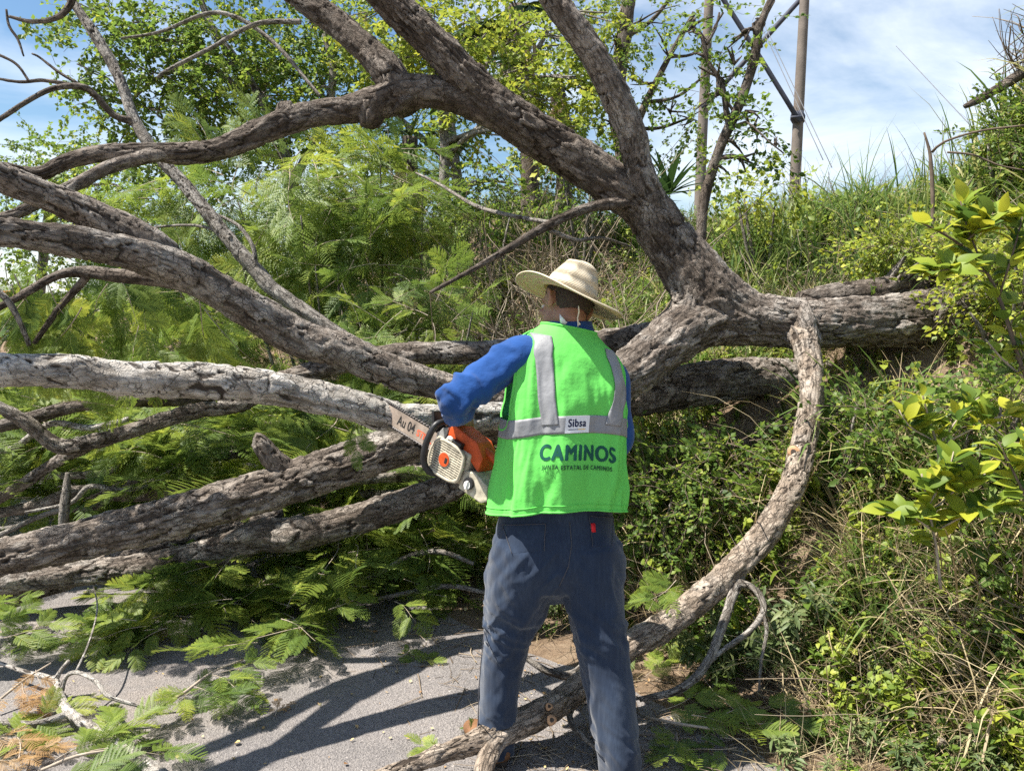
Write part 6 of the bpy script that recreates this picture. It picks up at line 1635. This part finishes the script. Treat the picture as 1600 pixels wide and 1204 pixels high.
shrub('lance_leaf_herb', 'grey green herb with drooping narrow leaves by the leaning branch', 1215, 1030, 3.1, 75, 16, WEED_LANCE, 318, (0.45, 0.7), -0.9, squash=0.6, cat='herb')
shrub('lance_leaf_herb', 'grey green herb with narrow leaves right of its taller twin', 1110, 1040, 3.15, 50, 9, WEED_LANCE, 319, (0.45, 0.7), -0.9, squash=0.6, cat='herb')
shrub('roadside_bush', 'small leaved bush low at the right photo edge', 1590, 960, 2.65, 50, 50, TW_SMALL, 320, (0.6, 1.0), 0.0, squash=0.9, cat='bush')
shrub('roadside_bush', 'flowering green bush behind the right hip', 1040, 790, 3.7, 75, 90, TW_SMALL, 321, (0.7, 1.2), 0.0, squash=0.9, cat='bush')

# fan palms with dead skirts
def fan_leaf(seed, R, nseg, mat, spread=2.3, droop=0.35, petiole=0.5):
    r = np.random.default_rng(seed); tb = TB()
    tb.tube(np.stack([np.linspace(0, petiole, 5), np.zeros(5), -0.05 * np.linspace(0, 1, 5) ** 2], -1), np.linspace(0.011, 0.008, 5), 0.8, 0, 5)
    o = np.array([petiole, 0, -0.05])
    for k in range(nseg):
        a = (k / (nseg - 1) - 0.5) * spread + r.normal(0, 0.02); ln = R * (1 - 0.25 * abs(k / (nseg - 1) - 0.5) * 2) * r.uniform(0.85, 1.05)
        u = np.linspace(0, 1, 5); d = np.array([math.cos(a), math.sin(a), 0]); sd = np.array([-math.sin(a), math.cos(a), 0.5 * (-1) ** k])
        tb.strip(o + np.outer(u * ln, d) + np.outer(-droop * ln * u ** 2.2 * r.uniform(0.5, 1.5), [0, 0, 1]), sd, R * 0.042 * np.array([0.35, 0.9, 1, 0.6, 0.05]), np.clip(r.normal(0.5, 0.15), 0, 1), 0)
    return tb.mesh('fan_leaf', [mat])
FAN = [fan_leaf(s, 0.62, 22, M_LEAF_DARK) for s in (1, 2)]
FAN_L = [fan_leaf(s, 0.62, 22, M_LEAF) for s in (3,)]
FAN_DEAD = [fan_leaf(s, 0.55, 18, M_STRAW, 1.5, 0.9, 0.35) for s in (4, 5)]
def palm(label, top, foot, rpx, d, ng_, nd_, seed, sc=1.0):
    r = np.random.default_rng(seed); T0 = P(*top, d); B0 = P(*foot, d); B0[2] = min(B0[2], Hs(B0[0], B0[1]))
    t = thing('fan_palm', B0, label, 'palm')
    V, q, tr, at, uv = simple_limb([B0, (B0 + T0) / 2 + np.array([0.05, 0, 0]), T0], [rpx * d / FPX * 1.2, rpx * d / FPX, rpx * d / FPX * 0.9], seed)
    link('trunk', mk_mesh('palm_trunk', V, q, tr, at, uv), M_BARK_DARK, t)
    for k in range(ng_):
        a = 2.4 * k + r.normal(0, 0.2); el = r.uniform(-0.45, 1.1)
        m4 = Matrix(rotm((math.cos(a) * math.cos(el), math.sin(a) * math.cos(el), math.sin(el))).tolist()).to_4x4(); m4.translation = Vector(T0)
        link('palm_leaf', (FAN + FAN_L)[k % 3], None, t, m4 @ Matrix.Scale(sc * r.uniform(0.8, 1.1), 4))
    for k in range(nd_):
        a = 2.4 * k + r.normal(0, 0.3); el = r.uniform(-1.45, -0.85)
        m4 = Matrix(rotm((math.cos(a) * math.cos(el), math.sin(a) * math.cos(el), math.sin(el)), (math.cos(a), math.sin(a), 0.3)).tolist()).to_4x4(); m4.translation = Vector(T0 - np.array([0, 0, r.uniform(0, 0.5)]))
        link('dead_palm_leaf', FAN_DEAD[k % 2], None, t, m4 @ Matrix.Scale(sc * r.uniform(0.8, 1.15), 4))
palm('fan palm with brown dead skirt above the middle of the big limb', (805, 10), (830, 320), 13, 10.0, 16, 16, 1)
palm('shorter fan palm with hanging brown fronds under the knobbed limb', (640, 215), (622, 360), 13, 9.5, 12, 12, 2, 0.8)
palm('dark fan palm behind the tall upright limb', (868, 120), (880, 320), 12, 9.0, 6, 14, 3, 0.75)
# dark agave on the crest
AGL = []
for s in (1, 2):
    tb = TB(); u = np.linspace(0, 1, 6)
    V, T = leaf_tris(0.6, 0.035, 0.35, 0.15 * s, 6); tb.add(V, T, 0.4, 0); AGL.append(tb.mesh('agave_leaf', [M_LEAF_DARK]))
def agave(label, px, py, d, n, sc, seed):
    r = np.random.default_rng(seed); c = P(px, py, d); c[2] = max(c[2], Hs(c[0], c[1])); t = thing('spiky_agave', c, label, 'agave')
    for k in range(n):
        a = 2.4 * k; el = 0.25 + 1.1 * k / n
        m4 = Matrix(rotm((math.cos(a) * math.cos(el), math.sin(a) * math.cos(el), math.sin(el))).tolist()).to_4x4(); m4.translation = Vector(c)
        link('leaf', AGL[k % 2], None, t, m4 @ Matrix.Scale(sc * r.uniform(0.8, 1.1), 4))
agave('dark spiky agave on the crest left of the slender tree', 1045, 305, 7.0, 26, 0.75, 1)
agave('smaller dark spiky agave at the foot of the two poles', 1010, 320, 6.6, 20, 0.6, 2)

# ================================================================== POWER LINE FRAME, WIRES
M_POLE = simple_mat('weathered_pole', (0.17, 0.145, 0.125), 0.85, 0.15, var=0.2, scale=6, bump=0.3, bscale=40)
M_BRACE = simple_mat('dark_brace', (0.05, 0.055, 0.075), 0.7, 0.3, var=0.2)
M_WIRE = simple_mat('steel_wire', (0.14, 0.145, 0.155), 0.7, 0.2)
DP = 14.0
pf = thing('utility_pole_frame', P(1250, 330, DP), 'pair of tall utility poles joined by crossed dark braces', 'utility poles')
def rod(name, pts, rad, mt, parent, segs=14):
    V, q, t, _, _ = tub(pts, rad, segs, 0.5); return link(name, mk_mesh(name, V, q, t), mt, parent)
rod('pole', [P(1238, 420, DP), P(1243, 270, DP), P(1257, 0, DP), P(1268, -220, DP)], [0.105, 0.098, 0.085, 0.08], M_POLE, pf)
rod('pole', [P(1090, 420, DP + 0.2), P(1096, 240, DP + 0.2), P(1108, 0, DP + 0.2), P(1118, -220, DP + 0.2)], [0.105, 0.096, 0.085, 0.08], M_POLE, pf)
rod('cross_brace', [P(1249, 190, DP - 0.14), P(1200, 110, DP - 0.14), P(1105, -40, DP - 0.14)], [0.045, 0.045, 0.045], M_BRACE, pf, 8)
rod('cross_brace', [P(1098, 168, DP + 0.06), P(1160, 100, DP + 0.06), P(1268, -20, DP + 0.06)], [0.045, 0.045, 0.045], M_BRACE, pf, 8)
rod('pole_band', [P(1240, 186, DP - 0.02), P(1253, 182, DP - 0.02)], [0.122, 0.122], M_BRACE, pf, 16)
rod('bolt', [P(1236, 184, DP - 0.16), P(1256, 182, DP - 0.16)], [0.03, 0.03], M_BRACE, pf, 8)
for lab, a, b in (('thin guy wire slanting down just right of the crossed pole braces', (1195, 40, 13.6), (1300, 262, 11.0)), ('thin guy wire passing in front of the right utility pole', (1180, 20, 13.7), (1286, 250, 11.0)), ('lone thin wire slanting across the cloudy sky at right', (1400, 72, 16.0), (1520, 200, 10.0))):
    o = rod('guy_wire', [P(*a), (P(*a) + P(*b)) / 2, P(*b)], [0.006] * 3, M_WIRE, None, 6); tag(o, lab, 'wire', 'guy wires')

# ================================================================== RIGHT FOREGROUND SAPLINGS (single large leaves)
M_BIGLEAF = leaf_mat('glossy_yellow_green_leaf', [(0.0, (0.05, 0.11, 0.022)), (0.5, (0.23, 0.31, 0.035)), (1.0, (0.48, 0.46, 0.04))], 0.42, 0.5, 0.3, obj_random=0.95)
BIGL = []
for s in range(4):
    tb = TB(); V, T = leaf_tris(0.115, 0.030 + 0.003 * s, 0.25, 0.1 + 0.12 * s, 7); tb.add(V, T, 0.5, 0)
    me = tb.mesh('large_leaf', [M_BIGLEAF]); me.polygons.foreach_set('use_smooth', np.ones(len(me.polygons), bool)); BIGL.append(me)
def sapling(label, stems, seed, nper, lsc, name='leafy_sapling'):
    r = np.random.default_rng(seed); b = P(*stems[0][0][:3])
    t = thing(name, b, label, 'sapling')
    for st in stems:
        pts, rad = pxlimb(st)
        V, q, tr, at, uv = limb(pts, rad, segs=7, step=0.03, bark=0.1, seed=seed); link('stem', mk_mesh('sapling_stem', V, q, tr, at, uv), M_TWIG_DARK if seed % 2 else M_TWIG, t)
        C = catmull(np.column_stack([pts, rad]), 0.02)[:, :3]
        for k in range(nper):
            f = 0.35 + 0.65 * (k + r.uniform(0, 1)) / nper; i = min(len(C) - 2, int(f * (len(C) - 1))); dd = C[i + 1] - C[i]; dd /= np.linalg.norm(dd)
            a = r.uniform(0, 6.283); o = np.array([math.cos(a), math.sin(a) * 0.7 - 0.15, r.uniform(-0.15, 0.75)]); dv = dd * 0.6 + o
            m4 = Matrix(rotm(dv, (r.normal(0, 0.35) - 0.2, r.normal(0, 0.35) - 0.35, 1)).tolist()).to_4x4(); m4.translation = Vector(C[i] + o * 0.012)
            link('leaf', BIGL[k % 4], None, t, m4 @ Matrix.Scale(lsc * r.uniform(0.7, 1.15), 4))
sapling('leafy sapling with big yellow green leaves over the broken trunk end', [[(1625, 640, 2.55, 4.5), (1592, 560, 2.55, 4), (1565, 475, 2.55, 3.5), (1535, 415, 2.55, 3), (1490, 375, 2.55, 2.5), (1440, 348, 2.5, 2)], [(1560, 465, 2.55, 2.5), (1575, 420, 2.5, 2), (1590, 370, 2.5, 1.6), (1600, 330, 2.5, 1.2)], [(1535, 415, 2.55, 2), (1510, 350, 2.55, 1.6), (1500, 310, 2.55, 1.2)], [(1500, 385, 2.55, 2), (1540, 350, 2.5, 1.5), (1570, 330, 2.5, 1.2)], [(1545, 425, 2.55, 2), (1500, 420, 2.5, 1.5), (1450, 425, 2.45, 1.2)]], 401, 34, 0.66)
sapling('yellow leaved sapling in the middle of the right bank', [[(1470, 760, 2.75, 3), (1465, 700, 2.72, 2.6), (1450, 650, 2.7, 2.2), (1440, 610, 2.68, 1.6)], [(1465, 700, 2.72, 2), (1500, 650, 2.7, 1.7), (1530, 620, 2.7, 1.3)], [(1480, 690, 2.7, 2), (1540, 660, 2.66, 1.6), (1590, 640, 2.64, 1.2)], [(1462, 690, 2.72, 1.8), (1420, 665, 2.7, 1.5), (1405, 640, 2.7, 1.0)]], 402, 24, 0.6)
sapling('low sapling with large pale yellow leaves beneath its neighbour', [[(1470, 920, 2.6, 3), (1462, 850, 2.58, 2.6), (1450, 790, 2.55, 2), (1440, 740, 2.53, 1.6)], [(1460, 830, 2.57, 2), (1420, 805, 2.54, 1.6), (1380, 800, 2.52, 1.2)], [(1455, 800, 2.56, 2), (1500, 760, 2.53, 1.6), (1540, 740, 2.5, 1.2)], [(1460, 830, 2.57, 2), (1520, 800, 2.5, 1.6), (1580, 790, 2.46, 1.2)], [(1450, 790, 2.55, 2), (1480, 740, 2.53, 1.4), (1490, 705, 2.52, 1.0)]], 404, 26, 0.68)
sapling('sapling with few leaves at the right edge by the stones', [[(1625, 820, 2.4, 3), (1600, 770, 2.4, 2.5), (1575, 720, 2.4, 2), (1560, 690, 2.4, 1.5)], [(1600, 770, 2.4, 2), (1610, 720, 2.38, 1.5), (1600, 680, 2.36, 1.0)]], 405, 20, 0.6)
sapling('sapling of rounded leaves just below the broken trunk end', [[(1640, 620, 2.6, 3), (1600, 590, 2.58, 2.4), (1565, 560, 2.56, 2), (1540, 530, 2.55, 1.4)], [(1590, 585, 2.58, 2), (1600, 545, 2.56, 1.5), (1590, 510, 2.55, 1.1)]], 406, 20, 0.52)
# dead branch and brush at the right edge of the crest
dbr = thing('dead_branch', P(1600, 150, 5.0), 'broken brown dead branch jutting from the crest at far right', 'branch')
pts, rad = pxlimb([(1650, 88, 5.2, 11), (1600, 113, 5.1, 10), (1560, 138, 5.0, 8), (1525, 158, 4.95, 7), (1508, 166, 4.92, 4)])
V, q, tr, at, uv = limb(pts, rad, bark=0.8, seed=77); link('branch', mk_mesh('dead_branch', V, q, tr, at, uv), M_BARK_DARK, dbr)
rr = np.random.default_rng(9)
for k in range(34):
    a = P(rr.uniform(1575, 1640), rr.uniform(40, 130), 5.1); e = P(rr.uniform(1545, 1620), rr.uniform(10, 130), rr.uniform(4.8, 5.3))
    link('twig', mk_mesh('dead_twig', *limb([a, (a + e) / 2 + rr.normal(0, 0.04, 3), e + rr.normal(0, 0.02, 3)], [0.005, 0.0035, 0.0015], segs=4, step=0.04, bark=0, seed=k)), M_TWIG_DARK, dbr)
st = thing('dead_stalk', P(1455, 280, 4.6), 'thin dead stalk with an arching twig on the right crest', 'stalk')
for row in ([(1458, 400, 4.6, 4), (1457, 300, 4.6, 4), (1455, 262, 4.6, 4), (1452, 235, 4.6, 3), (1444, 207, 4.6, 2)], [(1456, 238, 4.6, 3), (1475, 222, 4.55, 2.5), (1530, 205, 4.5, 2.2), (1600, 196, 4.4, 2)], [(1480, 238, 4.6, 2), (1520, 242, 4.55, 2), (1560, 258, 4.5, 1.6), (1600, 266, 4.45, 1.2)]):
    pts, rad = pxlimb(row); V, q, tr, at, uv = limb(pts, rad, segs=6, step=0.03, bark=0.2, seed=5); link('stem', mk_mesh('dead_stalk', V, q, tr, at, uv), M_TWIG_DARK, st)
# tall reed tufts on the crest against the sky
REED = [grass_tuft(s, 9, 0.75, 0.006, 0.12, M_GRASS, 0.7, 0.06) for s in (61, 62)]
cl, cr_ = [], np.random.default_rng(3)
for k in range(46):
    px, d = cr_.uniform(1140, 1545), cr_.uniform(5.0, 6.6); x = (px - 800) / FPX * d; cl.append((x, d, Hs(x, d)))
scatter('crest_grass', REED, np.array(cl), rand_rot(len(cl), 0.15, cr_), cr_.uniform(0.6, 1.25, len(cl)), None, 'tall green grass standing on the bank crest against the sky', 'grass', 'stuff', 8)

# ================================================================== FAR LEFT HOUSE AND SIGN
M_TEAL = simple_mat('teal_wall', (0.22, 0.42, 0.44), 0.8, 0.2)
M_ROOF = simple_mat('red_roof', (0.50, 0.06, 0.07), 0.7, 0.25)
M_PINK = simple_mat('pink_paint', (0.62, 0.08, 0.13), 0.6, 0.3)
M_PANE = simple_mat('dark_pane', (0.03, 0.04, 0.05), 0.2, 0.5)
hc = P(0, 520, 34.0); hz = 0.0
house = thing('house', (hc[0], hc[1], hz), 'small teal house with a red roof far away at left', 'house')
HM = Matrix.Translation((hc[0], hc[1], hz)) @ Matrix.Rotation(0.35, 4, 'Z')
rbox('wall', (-2.0, 0, 0), (1.1, 3.0, 2.05), M_TEAL, house, 0.0, mtx=HM)
def roof_prism():
    bm = bmesh.new(); vs = [bm.verts.new(v) for v in [(-2.3, -0.35, 2.0), (1.4, -0.35, 2.0), (1.4, 3.3, 2.0), (-2.3, 3.3, 2.0), (-2.3, 1.5, 2.75), (1.4, 1.5, 2.75)]]
    for f in ((0, 1, 5, 4), (2, 3, 4, 5), (1, 2, 5), (3, 0, 4), (3, 2, 1, 0)): bm.faces.new([vs[k] for k in f])
    return bm
bm_obj('roof', roof_prism(), M_ROOF, house, HM)
for x in (-1.4, 0.2):
    w = rbox('window', (x, -0.06, 0.9), (x + 0.7, 0.02, 1.6), M_WHITEP, house, 0.01, mtx=HM); rbox('pane', (x + 0.08, -0.075, 0.98), (x + 0.62, -0.055, 1.52), M_PANE, w, 0.0, mtx=HM)
rbox('door', (-0.55, -0.05, 0.02), (0.05, 0.02, 1.75), M_ROOF, house, 0.01, mtx=HM)
rbox('porch_band', (-2.05, -0.09, 0.02), (1.15, -0.02, 0.5), M_PINK, house, 0.01, mtx=HM)
sg = P(84, 528, 14.0); sgn = thing('road_sign', (sg[0], sg[1], 0), 'small pink panel on a white post far along the road', 'sign')
SM = Matrix.Translation((sg[0], sg[1], sg[2]))
rbox('panel', (-0.11, -0.015, -0.06), (0.11, 0.015, 0.2), M_PINK, sgn, 0.01, mtx=SM); rbox('post', (0.06, -0.02, -sg[2] ), (0.10, 0.0, -0.06), M_WHITEP, sgn, 0.0, mtx=SM)

# ================================================================== ON THE ROAD: LOOSE BRANCHES, LITTER, STONES
def gl(px, py, z, r): return (px, py, gdepth(py, z), r)
bb = thing('bare_branch', G(150, 1150), 'pale bare forked branch lying on the asphalt at lower left', 'branch')
for k, row in enumerate(([gl(-20, 1028, .06, 3), gl(30, 1046, .07, 4), gl(84, 1062, .08, 6), gl(92, 1085, .08, 8), gl(108, 1112, .07, 9), gl(150, 1140, .06, 10), gl(190, 1165, .05, 11), gl(235, 1198, .04, 12), gl(290, 1235, .03, 12)], [gl(86, 1064, .08, 5), gl(96, 1045, .12, 4), gl(108, 1032, .15, 4)],
    [gl(96, 1078, .08, 5), gl(104, 1056, .13, 4), gl(122, 1050, .16, 4), gl(150, 1064, .15, 4), gl(172, 1088, .13, 4), (230, 1106, gdepth(1106, .08), 2.5)], [gl(112, 1112, .07, 7), gl(60, 1128, .06, 5), gl(0, 1128, .05, 5), gl(-60, 1125, .05, 4)], [gl(118, 1050, .16, 2), gl(140, 1000, .22, 1.8), gl(152, 950, .25, 1.5), gl(146, 915, .3, 1.2)], [gl(120, 1122, .06, 3), gl(190, 1135, .03, 2), gl(245, 1165, .02, 2), gl(272, 1172, .02, 1.5)])):
    pts, rad = pxlimb(row); V, q, tr, at, uv = limb(pts, rad, segs=10, step=0.015, bark=0.5, seed=60 + k, cell=0.03); link('branch', mk_mesh('bare_branch', V, q, tr, at, uv), M_BARK_PALE, bb)
def loose(name, label, twig, sprays, mesh=SPRAY, cat='branch'):
    t = thing(name, G(twig[0][0], twig[0][1]), label, cat)
    pts, rad = pxlimb([gl(*w) for w in twig]); V, q, tr, at, uv = limb(pts, rad, segs=7, step=0.03, bark=0.2, seed=3); link('stem', mk_mesh('loose_stem', V, q, tr, at, uv), M_TWIG, t)
    for k, (px, py, z, dx, dy, dz, s_) in enumerate(sprays):
        m4 = Matrix(rotm((dx, dy, dz), (0.1, -0.2, 1)).tolist()).to_4x4(); m4.translation = Vector(G(px, py, z)); link('leaf_spray', mesh[k % len(mesh)], None, t, m4 @ Matrix.Scale(s_ * 0.72, 4))
loose('leafy_branch', 'green feathery branch on the asphalt beside the pale bare branch', [(240, 1110, .02, 3), (290, 1080, .08, 3), (330, 1050, .12, 2), (380, 1030, .12, 1.5)], [(262, 1092, .06, .6, .5, .1, .55), (300, 1075, .1, .8, -.3, .05, .6), (330, 1055, .12, .9, -.5, -.05, .6), (300, 1080, .08, -.2, -.7, .1, .5), (345, 1050, .12, .6, .5, .1, .5)])
loose('leafy_branch', 'dark green feathery branch in the lower left corner', [(60, 1204, .02, 3), (120, 1180, .06, 3), (180, 1170, .06, 2)], [(30, 1185, .05, -.5, .6, .1, .8), (90, 1190, .06, .3, .6, .1, .8), (140, 1175, .06, .9, .1, .05, .7), (60, 1210, .06, .9, -.2, .05, .8), (0, 1150, .05, .4, .5, .15, .7)])
loose('leafy_branch', 'small light green frond lying alone on the sunlit asphalt', [(620, 1030, .02, 1.5), (640, 1018, .03, 1.2)], [(615, 1028, .03, .5, .5, .1, .3), (640, 1022, .03, .9, -.2, 0, .32)])
loose('leafy_branch', 'feathery green branch at the road edge right of the jeans', [(1010, 1120, .04, 3), (1060, 1130, .08, 3), (1130, 1140, .08, 2)], [(1030, 1110, .08, .7, .3, .2, .6), (1080, 1120, .1, .9, -.3, .1, .65), (1130, 1120, .1, .8, .4, .1, .6), (1060, 1145, .06, -.3, -.7, .1, .5), (1180, 1130, .1, .8, .1, .1, .55), (1010, 1060, .1, .5, .6, .2, .5), (1150, 1165, .05, -.8, -.2, .1, .55)])
loose('leafy_branch', 'feathery sprig lying at the left boot', [(720, 1180, .02, 2), (745, 1140, .04, 1.5)], [(725, 1170, .03, .3, .7, .2, .4), (700, 1185, .03, -.5, .3, .1, .35)])
loose('dry_frond', 'dry brown feathery branch at the left photo edge', [(-10, 1100, .05, 3), (40, 1060, .10, 2), (80, 1035, .14, 1.5)], [(0, 1090, .08, .6, -.2, .1, .7), (30, 1065, .12, .7, -.6, -.1, .6), (60, 1045, .14, .5, -.8, -.3, .6), (-20, 1150, .06, .8, -.1, .1, .7), (20, 1180, .05, .8, .3, .1, .5), (-20, 1190, .05, .9, .2, .1, .5)], SPRAY_DRY)
loose('dry_frond', 'small olive frond standing out on the grey asphalt', [(430, 1118, .01, 1), (436, 1095, .03, 1)], [(430, 1115, .02, -.1, .6, .3, .22), (436, 1110, .02, .4, .5, .2, .2)], SPRAY_DRY)
# litter
M_LITTER = leaf_mat('litter_leaf', [(0.0, (0.16, 0.08, 0.04)), (0.4, (0.36, 0.22, 0.09)), (0.75, (0.55, 0.42, 0.18)), (1.0, (0.62, 0.52, 0.30))], 0.1, obj_random=0.9, boost=1.0)
LIT = []
for s in range(3):
    tb = TB(); V, T = leaf_tris(0.026, 0.008 + 0.003 * s, 0.5, -0.3, 3); tb.add(V, T, 0.55, 0); LIT.append(tb.mesh('litter', [M_LITTER]))
r = np.random.default_rng(31); L = []
while len(L) < 420:
    px, py = r.uniform(-60, 1250), r.uniform(890, 1225); p = G(px, py, 0.012); s = sdist(p[0], p[1])
    if s < 0.4 and (r.uniform() < 0.35 or s > -0.7): p[2] = max(Hs(p[0], p[1]), 0.006) + 0.006; L.append(p)
scatter('leaf_litter', LIT, np.array(L), rand_rot(len(L), 0.3, r), r.uniform(0.25, 0.6, len(L)) * np.where(r.uniform(0, 1, len(L)) < 0.12, 1.6, 1.0), None, 'small yellow and brown dead leaves strewn over the asphalt', 'leaf litter', 'stuff', 5)
L = []
while len(L) < 150:
    px, py = r.uniform(560, 1260), r.uniform(900, 1225); p = G(px, py, 0.01); s = sdist(p[0], p[1])
    if -0.75 < s < 0.5: p[2] = Hs(p[0], p[1]) + 0.005; L.append(p)
TWL = [tangle(s, 7, 0.22, M_STEM, 0.0018, 0.12) for s in (71, 72)]
scatter('twig_litter', TWL, np.array(L), [rotm((math.cos(a), math.sin(a), 0), (0.2 * math.sin(a), -1.0, 0.25)) if False else np.array(Matrix.Rotation(a, 3, 'Z') @ Matrix.Diagonal((1, 1, 0.25))) for a in r.uniform(0, 6.28, len(L))], r.uniform(0.5, 1.2, len(L)), None, 'broken twigs and bark bits along the road edge', 'twig litter', 'stuff', 6)
# stones at lower right
M_STONE = simple_mat('grey_stone', (0.34, 0.29, 0.235), 0.9, 0.15, var=0.3, scale=14, bump=0.5, bscale=40)
for k, (px, py, rp, lab) in enumerate(((1500, 1130, 26, 'rounded stone under the leaning dry stems'), (1560, 1160, 30, 'largest grey stone near the lower right corner'), (1460, 1165, 18, 'small stone left of the other stones'), (1585, 1115, 22, 'stone at the right photo edge above the largest stone'), (1530, 1185, 20, 'flat stone lowest in the lower right corner'), (1440, 1120, 16, 'little stone half buried in straw'))):
    p = G(px, py, 0.05); d = p[1]; h = Hs(p[0], p[1]); rw = rp * d / FPX
    V, q, t, _, _ = ball((0, 0, 0), (1, 1, 1), None, 10); V = V * (1 + 0.28 * fbm(V * 1.6 + k * 7, 3, k)[:, None]) * np.array([1.2, 0.9, 0.7]) * rw + np.array([p[0], p[1], h + 0.35 * rw])
    tag(link('stone', mk_mesh('stone', V, q, t), M_STONE), lab, 'stone', 'stones at the foot of the bank')
